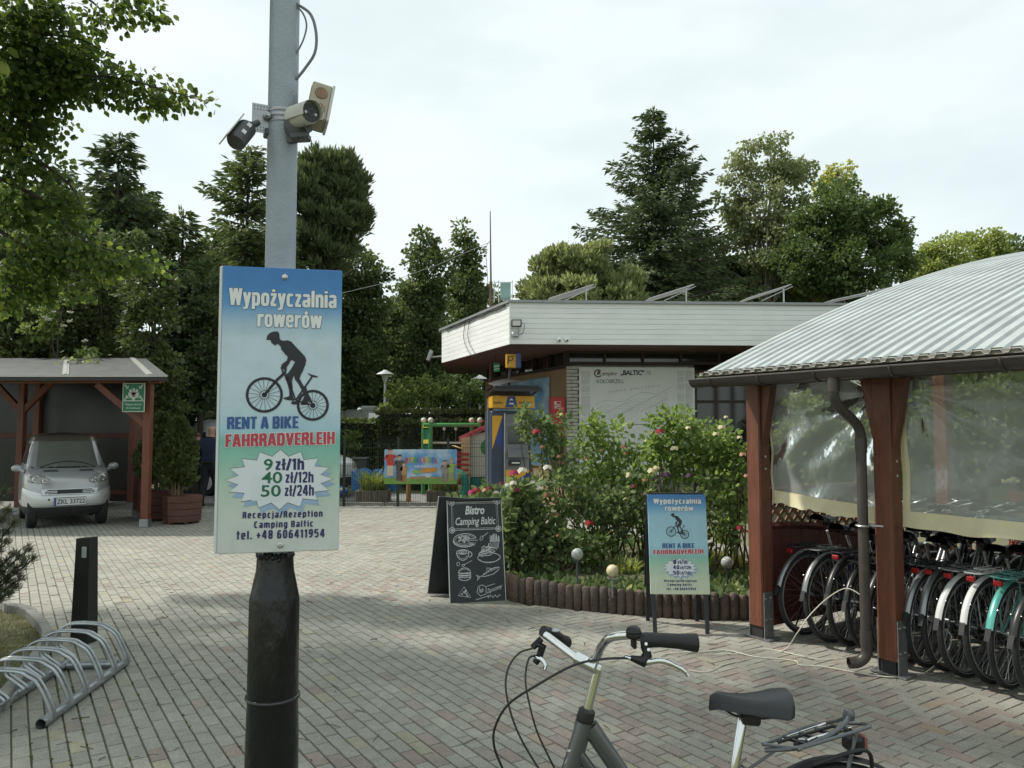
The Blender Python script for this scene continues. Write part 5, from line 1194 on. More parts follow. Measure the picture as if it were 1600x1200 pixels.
def wheel_meshes():
    o = {}
    b = MB(); b.ring((0, 0, 0), (0, 1, 0), RW_ - .021, .021, 44, 8); o['tyre'] = b
    b = MB(); b.ring((0, 0, 0), (0, 1, 0), RW_ - .046, .009, 44, 6, 1.3); o['rim'] = b
    b = MB()
    for s_ in (-1, 1): b.ring((0, s_ * .0165, 0), (0, 1, 0), RW_ - .032, .0022, 44, 4)
    o['reflex_line'] = b
    b = MB()
    for k in range(32):
        a = k * 2 * math.pi / 32; c_ = a + (.45 if k % 4 < 2 else -.45); y = .025 if k % 2 else -.025
        b.tube([(.020 * math.cos(c_), y, .020 * math.sin(c_)), ((RW_ - .052) * math.cos(a), 0, (RW_ - .052) * math.sin(a))], .0013, 3, caps=False)
    o['spokes'] = b
    b = MB(); b.tube([(0, -.065, 0), (0, -.03, 0), (0, -.029, 0), (0, .029, 0), (0, .03, 0), (0, .065, 0)], [.008, .010, .021, .021, .010, .008], 12); o['hub'] = b
    return o
def add_wheel(root, x):
    w_ = wheel_meshes(); hub = w_['hub'].build('wheel', m_rim, root, True); hub.location = (x, 0, RW_)
    for nm, mm in (('tyre', m_tyre), ('rim', m_rim), ('spokes', m_spoke), ('reflex_line', m_refl)): w_[nm].build(nm, mm, hub, nm != 'spokes')
    return hub
def arcband(x, rad, a0, a1, wd, n=16, dz=0.0):
    """curved mudguard around wheel at x, angles from +x ccw, cross-section slightly domed"""
    def f(s, v):
        a = R(a0 + (a1 - a0) * s); e = (v - .5) * 2; r_ = rad - .010 * e * e
        return Vector((x + r_ * math.cos(a), e * wd / 2, RW_ + r_ * math.sin(a)))
    b = MB(); b.grid(f, n, 6); return b
def saddle(root, x, z, m=m_sad, s=1.0):
    """wide city saddle, nose forward (+x)"""
    b = MB()
    def f(u, v):
        # u: rear(0)->nose(1), v: around top edge to edge
        L_ = .265 * s; xx = x - .12 * s + L_ * u
        hw_ = (.092 * (1 - u) ** 1.35 * (1 - max(0, .12 - u) * 4.2) + .027 * math.sqrt(min(1, (1 - u) * 7 + .02))) * s
        a = math.pi * v; y_ = hw_ * math.cos(a) ; top = z + .006 * math.cos((u - .35) * 3) - .016 * math.sin(u * math.pi) + .012 * (1 - u) ** 3
        drop = .012 * (1 - u) ** .6 + .024 - .012 * math.sin(u * math.pi)
        e = abs(math.cos(a)); zz = top - drop * (e ** 3.2) - (.02 if e > .97 else 0) - .016 * max(0, (u - .86) / .14) ** 2
        return Vector((xx, y_, zz))
    b.grid(f, 22, 18)
    b.grid(lambda u, v: Vector((f(u, 0).x, f(u, 0).y * (1 - 2 * v), min(f(u, 0).z, f(u, 1).z) + .004)), 22, 4)
    o = b.build('saddle', m, root); shade(o, 50)
    b = MB()
    for sy in (-1, 1): b.tube(spline([(x + .11 * s, sy * .012, z - .045), (x + .05, sy * .022, z - .065), (x - .03, sy * .024, z - .065), (x - .09 * s, sy * .045, z - .045)], 4), .0035, 6)
    b.box((x + .005, 0, z - .072), (.055, .055, .035), bev=.006); b.build('saddle_clamp', m_steelk, o)
    return o
def make_bike(label, group=None, fgd=False):
    root = thing('bicycle', label, 'bicycle', group=group)
    fm = FRC['black']; r_ = .0155
    RA, FA = Vector((0, 0, RW_)), Vector((1.06, 0, RW_)); BB = Vector((.45, 0, .285)); ST = Vector((.285, 0, .70)); HT, HB_ = Vector((.775, 0, .86)), Vector((.845, 0, .66))
    b = MB(); b.tube([BB, ST], .016, 10); b.tube([HT, HB_], .022, 12)
    b.tube(spline([HB_ + (HT - HB_) * .25, Vector((.66, 0, .45)), Vector((.52, 0, .315)), BB], 6), .022, 10)
    b.tube(spline([HT + (HB_ - HT) * .35, Vector((.60, 0, .53)), Vector((.42, 0, .40))], 6), .016, 10)
    for s_ in (-1, 1): b.tube([BB + Vector((0, s_ * .03, 0)), RA + Vector((0, s_ * .062, 0))], .009, 8); b.tube([ST + Vector((0, s_ * .018, -.03)), RA + Vector((0, s_ * .062, 0))], .008, 8)
    b.cyl(BB + Vector((0, -.035, 0)), BB + Vector((0, .035, 0)), .024, n=12); b.build('frame', fm, root, True)
    b = MB(); b.tube([HB_, HB_ + Vector((.025, 0, -.06))], .020, 10)
    for s_ in (-1, 1): b.tube(spline([HB_ + Vector((.02, s_ * .03, -.05)), Vector((.935, s_ * .055, .50)), FA + Vector((0, s_ * .058, 0))], 5), .0115, 8)
    b.box((.868, 0, .602), (.05, .085, .03), bev=.008); b.build('fork', fm, root, True)
    add_wheel(root, 0); add_wheel(root, 1.06)
    b = arcband(0, RW_ + .020, 55, 166, .046); mg = b.build('rear_mudguard', m_fb, root); shade(mg, 60)
    b = MB(); b.add([(-.352, -.018, RW_ + .095), (-.352, .018, RW_ + .095), (-.385, .016, RW_ + .02), (-.385, -.016, RW_ + .02)], [(0, 1, 2, 3)]); b.build('mud_flap', m_steelk, mg)
    for s_ in (-1, 1):
        b = MB(); b.tube([(0, s_ * .065, RW_), (-.30, s_ * .03, RW_ + .21)], .0025, 5); b.build('mudguard_stay', m_spoke, mg)
    b = arcband(1.06, RW_ + .022, 20, 140, .052); o = b.build('front_mudguard', m_fb, root); shade(o, 60)
    # rack
    b = MB(); zr = .735
    for s_ in (-1, 1):
        b.tube(spline([(.17, s_ * .03, zr - .01), (.12, s_ * .055, zr), (-.15, s_ * .062, zr + .005), (-.20, s_ * .04, zr + .005), (-.205, 0, zr + .005)], 5), .0052, 7)
        b.tube([(0, s_ * .068, RW_ + .01), (-.06, s_ * .062, zr - .005)], .0048, 6); b.tube([(.17, s_ * .03, zr - .01), (.275, s_ * .02, zr - .06)], .004, 6)
    for xx in (.10, .0, -.10): b.tube([(xx, -.058, zr), (xx, .058, zr)], .0042, 6)
    for yy in (-.022, .022): b.tube([(.12, yy, zr + .003), (-.18, yy, zr + .004)], .0042, 6)
    b.tube(spline([(.11, -.032, zr + .022), (-.10, -.036, zr + .026), (-.13, 0, zr + .028), (-.10, .036, zr + .026), (.11, .032, zr + .022)], 4), .003, 5)
    rk_ = b.build('luggage_rack', m_steelk, root, True)
    b = MB(); b.box((-.218, 0, zr - .03), (.022, .058, .036), bev=.008); b.build('rear_light', m_rl, rk_)
    b = MB(); b.tube([ST - Vector((-.012, 0, .03)), Vector((.228, 0, .84))], .0135, 12); b.build('seat_post', m_chrome, root, True)
    saddle(root, .225, .905)
    # stem and bars
    b = MB(); b.tube([HT, Vector((.735, 0, .985))], .0125, 12); b.tube([Vector((.735, 0, .985)), Vector((.765, 0, 1.01))], .016, 10); b.build('stem', m_chrome, root, True)
    b = MB(); pts = []
    for s_ in (-1, 1):
        pts.append(spline([(.765, 0, 1.01), (.78, s_ * .07, 1.015), (.80, s_ * .16, 1.05), (.77, s_ * .245, 1.075), (.64, s_ * .295, 1.07)], 5))
    b.tube(list(reversed(pts[0])) + pts[1][1:], .0112, 10); hb = b.build('handlebar', m_chrome, root, True)
    for s_ in (-1, 1):
        b = MB(); b.tube([(.735, s_ * .262, 1.075), (.70, s_ * .274, 1.074), (.62, s_ * .30, 1.070)], [.016, .0165, .0175], 10); b.build('grip', m_grip, hb, True)
        b = MB(); b.tube(spline([(.775, s_ * .24, 1.055), (.76, s_ * .27, 1.035), (.68, s_ * .315, 1.02)], 4), .005, 6); b.build('brake_lever', m_chrome, hb, True)
    b = MB(); b.cyl((.45, -.05, .285), (.45, -.056, .285), .085, n=28); b.build('chain_ring', m_steelk, root)
    b = MB()
    for s_ in (-1, 1):
        b.beam((.45, s_ * .075, .285), (.45 + s_ * .10, s_ * .085, .285 - s_ * .12), .012, .022); b.box((.45 + s_ * .10, s_ * .13, .285 - s_ * .12), (.085, .08, .022), bev=.006)
    b.build('cranks', m_steelk, root)
    b = MB(); b.tube([(.45, -.052, .372), (.02, -.052, .385)], .004, 5); b.tube([(.45, -.052, .20), (.02, -.052, .305)], .004, 5); b.build('chain', m_steelk, root)
    b = MB(); b.tube([(.06, .04, .30), (.0, .13, .02)], .007, 6); b.build('kickstand', m_steelk, root)
    b = MB(); b.box((.18, -.0, RW_ + .19), (.012, .006, .06), Matrix.Translation((0, .02, 0))); b.build('spoke_reflector', m_or, root)
    return root
def base(n): return n.split('.')[0]
def recolor(root, frame, fender, light=True, rackm=None, reflex=True, barm=None, orange=False, tilt=0.0):
    for ch in list(root.children):
        n = base(ch.name)
        if n in ('frame', 'fork'): setmat(ch, FRC[frame])
        elif n.endswith('_mudguard'): setmat(ch, fender)
        elif n == 'luggage_rack' and rackm: setmat(ch, rackm)
        elif n == 'spoke_reflector' and not orange:
            bpy.data.objects.remove(ch, do_unlink=True); continue
        if n == 'wheel' and not reflex:
            for g in list(ch.children):
                if base(g.name) == 'reflex_line': bpy.data.objects.remove(g, do_unlink=True)
SPEC = [  # a, depth shift, frame, mudguard, rack, white line, orange, label
    (4.06, .02, 'black', m_fs, None, True, False, 'black bicycle with silver mudguard end, standing first beside the corner post'),
    (3.80, .00, 'blue', m_fs, m_fs, True, True, 'dark bicycle with silver rack and orange spoke reflector, second from the corner post'),
    (3.66, .04, 'black', m_fb, m_steelk, False, True, 'black bicycle with knobbly tyre and orange reflector, third from the corner post'),
    (3.51, .05, 'grey', m_fb, None, False, False, 'grey bicycle just left of the downpipe'),
    (3.34, .03, 'silver', m_fb, None, True, False, 'silver bicycle half hidden behind the downpipe post'),
    (3.18, .02, 'black', m_fb, None, True, False, 'black bicycle behind the downpipe post'),
    (3.04, .00, 'grey', m_fs, None, True, False, 'grey bicycle with scuffed silver mudguard directly right of the downpipe post'),
    (2.92, .03, 'black', m_fs, None, True, False, 'black bicycle with scuffed silver mudguard, second right of the downpipe post'),
    (2.77, .00, 'black', m_fw, m_fs, True, False, 'bicycle with white rear mudguard and silver rack, red lamp high on the rack'),
    (2.61, .02, 'silver', m_fw, m_fw, True, True, 'bicycle with white mudguard right beside the turquoise one'),
    (2.50, .00, 'teal', FRC['teal'], FRC['teal'], True, False, 'turquoise bicycle with turquoise mudguard and rack'),
    (2.28, -.05, 'black', m_fb, None, False, False, 'black bicycle right of the turquoise one, cut off by the picture edge'),
    (2.05, .0, 'red', m_fb, None, True, False, 'red framed bicycle at the right end of the row in the shelter'),
]
proto = make_bike('x', 'rental bicycles parked in the shelter')
uang = math.atan2(UD.y, UD.x)
for i, (a, dsh, fr, fe, rm, rfl, org, lab) in enumerate(SPEC):
    o = dup(proto) if i else None
    if i == 0: o = dup(proto)
    o['label'] = lab
    p = EU(a, 5.56 + dsh); o.location = p; o.rotation_euler = (.035 * (-1) ** i * (i % 3 != 2), 0, uang + rng.normal(0, .045))
    s_ = 1.0 if i != 3 else .93; o.scale = (s_, s_, s_)
    recolor(o, fr, fe, True, rm, rfl, None, org)
    for ch in o.children:
        if base(ch.name) == 'luggage_rack' and i in (1, 3, 4, 11):
            for g in list(ch.children): bpy.data.objects.remove(g, do_unlink=True)
        if base(ch.name) in ('saddle',): ch.location.z = float(rng.uniform(-.03, .07))
        if base(ch.name) == 'handlebar': ch.location.z = float(rng.uniform(-.02, .05))
# second row of bicycles facing the other way deeper in the shelter
for i, (a, fr, lab) in enumerate(((3.75, 'grey', 'grey bicycle in the back row, leftmost behind the curtain'), (3.3, 'red', 'red bicycle in the back row behind the downpipe post'), (2.85, 'black', 'black bicycle in the back row behind the white mudguard bicycle'), (2.4, 'silver', 'silver bicycle in the back row behind the turquoise one'))):
    o = dup(proto); o['label'] = lab; o['group'] = 'bicycles in the back row of the shelter'; o.location = EU(a, 7.75); o.rotation_euler = (0, 0, uang + math.pi + rng.normal(0, .05)); recolor(o, fr, m_fb)

# ---- the bicycle in the right foreground
fbk = dup(proto); fbk['label'] = 'dark grey city bicycle with chrome handlebar in the foreground'
if 'group' in fbk: del fbk['group']
h = Vector((-.98, -.19, 0)).normalized(); ra = Vector((.965, 2.39, 0)); fbk.location = ra; fbk.rotation_euler = (0, 0, math.atan2(h.y, h.x))
recolor(fbk, 'grey', m_steelk, True, FRC['grey'], True)
for ch in list(fbk.children_recursive):
    if base(ch.name) in ('handlebar', 'stem', 'grip', 'brake_lever', 'saddle', 'saddle_clamp', 'seat_post', 'luggage_rack', 'rear_light'): bpy.data.objects.remove(ch, do_unlink=True)
Mi = (Matrix.Translation(ra) @ Matrix.Rotation(math.atan2(h.y, h.x), 4, 'Z')).inverted()
def LW(px_, py_, Y): return Mi @ W(px_, py_, Y)
m_headset = mat('headset_black', (.02, .02, .022), .4); m_dkg = FRC['grey']
top = LW(934, 1046, 2.25); mid = LW(917, 1112, 2.25); low = LW(891, 1215, 2.25)
b = MB(); b.tube([mid, mid + (top - mid) * 1.02], .0135, 20); b.build('stem', m_chrome, fbk, True)
b = MB(); dd = (mid - low).normalized(); b.tube([mid - dd * .026, mid - dd * .02, mid + dd * .004, mid + dd * .010], [.024, .0255, .024, .017], 20); b.build('headset_cap', m_headset, fbk, True)
b = MB(); b.tube([mid - dd * .027, mid - dd * .055, mid - dd * .06, mid - dd * .26], [.026, .0255, .0245, .0245], 20); b.build('head_tube', m_dkg, fbk, True)
b = MB(); dn = LW(921, 1135, 2.25); b.tube([dn, LW(965, 1200, 2.26), LW(1010, 1268, 2.28)], [.026, .025, .024], 14, flat=.8); b.build('down_tube', m_dkg, fbk, True)
b = MB(); q = LW(893, 1180, 2.217)
fd_ = bpy.data.objects.new('frame_decal', None)
dec = flat('frame_decal', ribbon([(-.014, -.016), (-.006, .012), (.0, -.008), (.006, .014), (.013, -.014)], .006) + ribbon([(-.016, .02), (.004, .026)], .006), fbk, m_wh, 0); dec.matrix_local = Mi @ Matrix.Translation(W(893, 1186, 2.222)) @ Matrix.Rotation(R(12), 4, 'Y')
# clamp and bar
b = MB(); cl = LW(921, 1038, 2.245); clb = LW(905, 1030, 2.26)
b.tube([cl + (clb - cl) * -.7, cl + (clb - cl) * -.65, clb + (clb - cl) * .3, clb + (clb - cl) * .35], [.014, .019, .019, .014], 16); b.tube([top, cl], .0165, 14); b.build('bar_clamp', m_chrome, fbk, True)
b = MB()
barp = [LW(852, 992, 2.36), LW(858, 996, 2.35), LW(895, 1024, 2.28), LW(912, 1034, 2.25), LW(930, 1030, 2.23), LW(940, 1010, 2.19), LW(955, 996, 2.15), LW(985, 992, 2.12), LW(1008, 997, 2.10)]
b.tube([barp[0]] + spline(barp[1:-1], 6) + [barp[-1]], .0118, 14); hb = b.build('handlebar', m_chrome, fbk, True)
b = MB(); b.tube([LW(1003, 1000, 2.105), LW(1010, 1000, 2.10), LW(1030, 1000, 2.10), LW(1060, 1002, 2.105), LW(1082, 1004, 2.11), LW(1089, 1004, 2.11), LW(1090.5, 1004, 2.11)], [.019, .0205, .0190, .0200, .0240, .0245, .019], 20); b.build('grip', m_grip, hb, True)
b = MB(); b.tube([LW(858, 994, 2.40), LW(872, 1000, 2.43), LW(884, 1004, 2.47), LW(887, 1005, 2.475)], [.016, .019, .021, .018], 16); b.build('grip', m_grip, hb, True)
b = MB(); b.tube([LW(848, 986, 2.37), LW(862, 992, 2.39), LW(874, 998, 2.42)], [.017, .021, .018], 14); b.build('gear_shifter', m_steelk, hb, True)
b = MB(); b.ball(LW(868, 985, 2.38), .014, 10, 6, (1.2, 1, .5)); b.build('shifter_cap', m_rim, hb, True)
# brake bodies, levers, bell
b = MB(); b.tube([LW(1009, 994, 2.098), LW(1008, 1012, 2.095), LW(1012, 1024, 2.092), LW(1006, 1036, 2.09)], [.014, .0125, .012, .013], 10); b.tube([LW(1012, 1020, 2.092), LW(1004, 1034, 2.088), LW(985, 1028, 2.085)], [.010, .016, .007], 10); b.build('brake_body', m_steelk, hb, True)
for (x_, y_) in ((1009.5, 1006), (1013.5, 1015)):
    b = MB(); p0 = LW(x_, y_, 2.082); p1 = LW(x_, y_, 2.074); b.cyl(p0, p1, .0042, n=12); b.build('screw', m_chrome, hb, True)
b = MB(); b.tube(spline([LW(1006, 1036, 2.088), LW(1018, 1034, 2.08), LW(1036, 1033, 2.075), LW(1058, 1042, 2.08), LW(1070, 1050, 2.085), LW(1075, 1056, 2.085)], 6), [.0085] * 6 + [.0072] * 10 + [.0058] * 10 + [.0048] * 5, 10, flat=.8); b.build('brake_lever', m_chrome, hb, True)
b = MB(); b.tube([LW(976, 1026, 2.085), LW(986, 1029, 2.086)], [.0045, .006], 8); b.build('cable_end', m_chrome, hb, True)
b = MB(); b.tube([LW(838, 1006, 2.37), LW(848, 1010, 2.37), LW(842, 1028, 2.37), LW(836, 1036, 2.37)], [.010, .012, .011, .010], 8); b.tube([LW(846, 998, 2.38), LW(832, 1012, 2.37)], .010, 8); b.build('brake_body', m_steelk, hb, True)
b = MB(); b.tube(spline([LW(836, 1026, 2.36), LW(846, 1030, 2.34), LW(852, 1038, 2.33), LW(850, 1047, 2.32)], 4), .006, 8); b.build('brake_lever', m_chrome, hb, True)
b = MB(); bc = LW(990, 988, 2.105)
b.lathe([(.0001, .018), (.010, .0165), (.0175, .011), (.0205, .004), (.021, .0), (.0195, -.003), (.021, -.005), (.020, -.013), (.012, -.018)], bc, 24); bell = b.build('bell', m_steelk, hb, True)
b = MB(); b.box(bc + Vector((0, 0, -.028)), (.010, .026, .028), bev=.003); b.build('bell_clamp', m_steelk, bell)
# brake and gear cables
for pts, rr_ in ((((985, 1028, 2.085), (940, 1030, 2.07), (895, 1040, 2.06), (840, 1070, 2.08), (795, 1100, 2.12), (774, 1135, 2.16), (772, 1165, 2.2), (785, 1200, 2.22), (805, 1240, 2.24)), .0034), (((832, 1013, 2.37), (812, 1020, 2.36), (796, 1040, 2.33), (790, 1070, 2.3), (797, 1110, 2.28), (812, 1150, 2.27), (838, 1195, 2.26), (870, 1240, 2.25)), .0030), (((836, 1024, 2.36), (826, 1030, 2.34), (821, 1060, 2.3), (826, 1095, 2.28), (840, 1145, 2.27), (866, 1200, 2.26), (885, 1240, 2.25)), .0030)):
    b = MB(); b.tube(spline([LW(*p) for p in pts], 8), rr_, 8); b.build('cable', m_blk, fbk, True)
# saddle, post
sp0_ = LW(1160, 1122, 2.345); sp1_ = LW(1143, 1230, 2.345)
b = MB(); b.tube([sp0_ + (sp0_ - sp1_) * .03, sp0_, sp0_ + (sp1_ - sp0_) * .02, sp1_], [.0105, .0115, .0142, .0145], 20); b.build('seat_post', m_chrome, fbk, True)
sd = saddle(fbk, 0, 0, s=.88); sd.location = LW(1176, 1082, 2.34); sd.rotation_euler = (0, R(-5), R(-9))
b = MB(); cpos = LW(1163, 1113, 2.342); b.tube([cpos + Vector((0, -.028, 0)), cpos + Vector((0, .028, 0))], .017, 12); b.box(cpos + Vector((-.01, 0, .004)), (.06, .05, .022), bev=.006); b.build('clamp_block', m_steelk, fbk, True)
# rack with sprung clip and curved handle tube
b = MB(); rd = 2.40
def RK(pts, r_, n_=6): b.tube(spline([LW(*p) for p in pts], n_), r_, 8)
RK(((1195, 1172, 2.34), (1250, 1168, 2.33), (1290, 1152, 2.33), (1315, 1135, 2.35), (1325, 1122, 2.38), (1328, 1114, 2.42)), .0075)
RK(((1192, 1163, 2.44), (1215, 1155, 2.48), (1255, 1138, 2.52), (1290, 1130, 2.52), (1315, 1124, 2.48), (1328, 1116, 2.43)), .0060)
RK(((1193, 1163, 2.42), (1248, 1170, 2.31), (1252, 1169, 2.305), (1352, 1138, 2.33), (1354, 1134, 2.36), (1348, 1131, 2.42), (1322, 1130, 2.47)), .0055, 4)
rk_ = b.build('luggage_rack', m_dkg, fbk, True)
b = MB()
for k in range(4):
    t_ = k / 3; pa = Vector(LW(1225 + 75 * t_, 1152 - 18 * t_, 2.46)); pb = Vector(LW(1262 + 68 * t_, 1164 - 22 * t_, 2.34)); b.tube([pa, pb], .0065, 6)
RK(((1215, 1160, 2.42), (1300, 1135, 2.42)), .005, 3); RK(((1240, 1164, 2.38), (1325, 1138, 2.38)), .005, 3); b.build('rack_bars', m_steelk, rk_, True)
b = MB(); RK(((1290, 1130, 2.48), (1228, 1152, 2.46), (1230, 1156, 2.44), (1255, 1156, 2.40), (1262, 1160, 2.38), (1268, 1154, 2.37), (1330, 1136, 2.38)), .0032, 4); b.build('spring_clip', m_chrome, rk_, True)
b = MB(); p0 = LW(1326, 1118, 2.40); b.tube([p0 + Vector((0, .0, -.012)), p0 + Vector((0, 0, .0)), p0 + Vector((-.004, 0, .012)), p0 + Vector((-.006, 0, .018))], [.016, .018, .016, .009], 14); b.build('tube_joint', m_dkg, rk_, True)
b = MB(); b.tube([LW(1338, 1145, 2.37), LW(1322, 1215, 2.33)], .006, 8); b.build('rack_stay', m_dkg, rk_, True)
b = MB(); b.tube([LW(1210, 1174, 2.36), LW(1150, 1215, 2.36)], .0045, 8); b.build('rack_stay', m_dkg, rk_, True)
b = MB(); lp = LW(1333, 1160, 2.43); b.box(lp, (.05, .07, .06), bev=.014); b.build('rear_light', m_steelk, rk_)
b = MB(); b.box(lp + Vector((-.028, 0, .004)), (.012, .06, .045), bev=.005); b.build('light_lens', mat('faded_lens', (.36, .17, .13), .3), rk_)
b = MB(); b.tube(spline([LW(1270, 1195, 2.3), (LW(1320, 1178, 2.3)), LW(1348, 1172, 2.31), LW(1360, 1180, 2.32), LW(1363, 1205, 2.34)], 6), .006, 8); b.build('lock_hoop', m_steelk, fbk, True)
# remove the pattern bicycle
for o in list(proto.children_recursive): bpy.data.objects.remove(o, do_unlink=True)
bpy.data.objects.remove(proto, do_unlink=True)

# white cord trailing over the paving by the posts
wc = thing('white_cord', 'thin white cord trailing across the paving between the bicycles and the stand', 'cord', (0, 0, 0))
m_cord = mat('cord_white', (.62, .60, .50), .7)
def cord(pts, r_): 
    b = MB(); b.tube(spline([p if isinstance(p, Vector) else G(*p, .008) for p in pts], 7), r_, 6); return b.build('cord_run', m_cord, wc, True)
cord([(1032, 1025), (1050, 1020), (1100, 1018), (1135, 1016), (1180, 1026), (1240, 1032), (1250, 1039), (1290, 1042), (1370, 1056), (1420, 1057), (1450, 1048), W(1478, 1020, 5.25), W(1487, 998, 5.3), W(1480, 985, 5.35), W(1472, 984, 5.4)], .0042)
cord([(1075, 1047), (1104, 1049), (1140, 1036), (1220, 1018), W(1245, 990, 5.75), W(1262, 965, 5.75), W(1290, 937, 5.8), W(1318, 920, 5.8), W(1336, 924, 5.75), W(1350, 936, 5.7), W(1358, 950, 5.65)], .0036)
cord([(1100, 1022), (1150, 1021), (1200, 1014), (1280, 1030), (1330, 1025), (1352, 1018)], .003)
# ================================================================ car shelter on the left with the small silver car
CO = Vector((-6.10, 13.25, 0)); DX = Vector((-1, .0, 0)); DB = Vector((-.5, .866, 0)).normalized()
cs = thing('car_shelter', 'red timber car shelter with tilted grey sheet roof on the left', 'shelter', CO)
def C3(a, t, z): return DX * a + DB * t + Vector((0, 0, z))
CZf, CDP = 2.60, 4.0
def rz_(t): return CZf + .145 * (t + .35)
# posts (front right corner, front middle, off-frame left, rear ones)
for (a, t) in ((.16, .12), (2.47, 2.4), (4.6, .12), (.16, 3.6), (2.2, 3.6), (4.6, 3.6), (.16, 1.9)):
    b = MB(); hh = rz_(t) - .12; b.box((0, 0, .08 + hh / 2), (.13, .13, hh - .08), Matrix.Translation(C3(a, t, 0)), bev=.01); po = b.build('post', m_redwood, cs)
    b = MB(); b.box((0, 0, .07), (.15, .15, .14), Matrix.Translation(C3(a, t, 0)), bev=.004); b.build('post_shoe', m_galv, po)
for t in (.12, 2.4, 3.6):
    b = MB(); b.beam(C3(-.04 if t < 1 else .1, t, rz_(t) - .10), C3(5.2, t, rz_(t) - .10), .11, .17, bev=.008); b.build('front_beam' if t < 1 else 'rear_beam', m_redwood, cs)
for a in (.16, 2.2, 4.6):
    b = MB(); b.beam(C3(a, -.1, rz_(-.1) - .085), C3(a, 3.9, rz_(3.9) - .085), .08, .12); b.build('rafter', m_redwood, cs)
for (a0_, a1_, t_, z0_, z1_) in ((.16, 1.06, .12, 1.72, 2.47), (2.47, 1.75, 2.4, 2.02, 2.78), (2.47, 3.2, 2.4, 2.02, 2.78)):
    b = MB(); b.beam(C3(a0_, t_, z0_), C3(a1_, t_, z1_), .09, .11, bev=.006); b.build('brace', m_redwood, cs)
m_poly = mat('grey_roof_sheet', (.095, .10, .10), .4, var=.15, scale=3, dirt=.35)
m_strip = mat('alu_strip', (.42, .42, .40), .4, .7, var=.15)
edges = [-.10, .20, 1.62, 3.3, 5.2]
for k in range(4):
    b = MB(); p = [C3(edges[k] + .006, -.38, rz_(-.38)), C3(edges[k + 1] - .006, -.38, rz_(-.38)), C3(edges[k + 1] - .006, CDP, rz_(CDP)), C3(edges[k] + .006, CDP, rz_(CDP))]
    b.add(p + [q - Vector((0, 0, .016)) for q in p], [(3, 2, 1, 0), (4, 5, 6, 7), (0, 1, 5, 4), (1, 2, 6, 5), (2, 3, 7, 6), (3, 0, 4, 7)]); b.build('roof_panel', m_poly, cs)
for a in (.20, 1.62, 3.3):
    b = MB(); b.beam(C3(a, -.38, rz_(-.38) + .008), C3(a, CDP, rz_(CDP) + .008), .10, .014, up=Vector((0, -.17, 1))); b.build('glazing_bar', m_strip, cs)
    b = MB(); b.beam(C3(a, -.38, rz_(-.38) + .018), C3(a, CDP, rz_(CDP) + .018), .03, .012, up=Vector((0, -.17, 1))); b.build('bar_cap', m_strip, cs)
b = MB(); b.beam(C3(-.10, -.39, rz_(-.39) - .012), C3(5.2, -.39, rz_(-.39) - .012), .03, .035); b.build('front_edge_strip', m_strip, cs)
b = MB(); b.beam(C3(-.09, -.36, rz_(-.39) - .06), C3(5.2, -.36, rz_(-.39) - .06), .04, .06); b.build('gutter', m_blk, cs)
b = MB(); b.beam(C3(-.05, -.30, rz_(-.3) - .085), C3(-.05, 3.9, rz_(3.9) - .085), .03, .11); b.build('side_fascia', m_redwood, cs)
# back wall: dark twin-wall sheets
m_tw = mat('smoked_sheet', (.009, .0095, .010), .2, var=.4, scale=2, bump=.2, bscale=60, stretch=(30, 1, .4))
for k in range(4):
    b = MB(); p0 = C3(.24 + k * 1.3, 3.68, 0); p1 = C3(.24 + k * 1.3 + 1.30, 3.68 + .002 * (k % 2), 0); b.beam((p0 + p1) / 2 + (p0 - p1) / 2 + Vector((0, 0, 1.5)), p1 + Vector((0, 0, 1.5)), .02, 2.7); b.build('back_panel', m_tw, cs)
for z in (.35, 1.55): b = MB(); b.beam(C3(.1, 3.6, z), C3(5.2, 3.6, z), .06, .09); b.build('back_rail', m_redwood2, cs)
# side balustrade of red boards
for z in (.16, 1.02):
    b = MB(); b.beam(C3(.16, .2, z), C3(.16, 1.85, z), .09, .07); b.build('side_rail', m_redwood, cs)
for k in range(7):
    b = MB(); t = .38 + k * .21; b.beam(C3(.16, t, .2), C3(.16, t, .98), .025, .10, up=DB); b.build('baluster', m_redwood, cs)

# assembly point sign on the shelter
sg2 = thing('assembly_point_sign', 'green assembly point sign with white figures and arrows on the car shelter corner', 'sign', W(209, 621, 13.18))
m_sgw = mat('sign_white_edge', (.50, .55, .48), .4, var=.08); m_sgg = mat('sign_safety_green', (.012, .145, .065), .4, var=.1)
b = MB(); b.box((0, 0, 0), (.385, .012, .50), bev=.004); b.build('plate', m_sgw, sg2)
flat('green_field', [[(-.178, -.05), (.178, -.05), (.178, .235), (-.178, .235)], [(-.178, -.235), (.178, -.235), (.178, -.066), (-.178, -.066)]], sg2, m_sgg, -.0075)
Q = []
for (x, z, s_) in ((-.055, .115, 1), (.055, .115, 1), (0, .135, 1.05), (0, .065, 1.1)):
    Q += [arc2(x, z, .024 * s_, .024 * s_, 0, 340, 12)]
    Q += [[(x - .038, z - .03), (x + .038, z - .03), (x + .038, z - .085), (x + .02, z - .085), (x + .02, z - .12), (x - .02, z - .12), (x - .02, z - .085), (x - .038, z - .085)]]
for sx in (-1, 1):
    for sz in (-1, 1):
        c_ = (sx * .125, .09 + sz * .095); d_ = (-sx * .035, -sz * .035)
        Q += ribbon([(c_[0] + sx * .035, c_[1] + sz * .035), (c_[0] + d_[0] * .4, c_[1] + d_[1] * .4)], .022) + [[(c_[0] + d_[0], c_[1] + d_[1]), (c_[0] + d_[0] + sx * .055, c_[1] + d_[1]), (c_[0] + d_[0] + sx * .0, c_[1] + d_[1] + sz * .055)]]
flat('pictogram', Q, sg2, m_sgw, -.009)
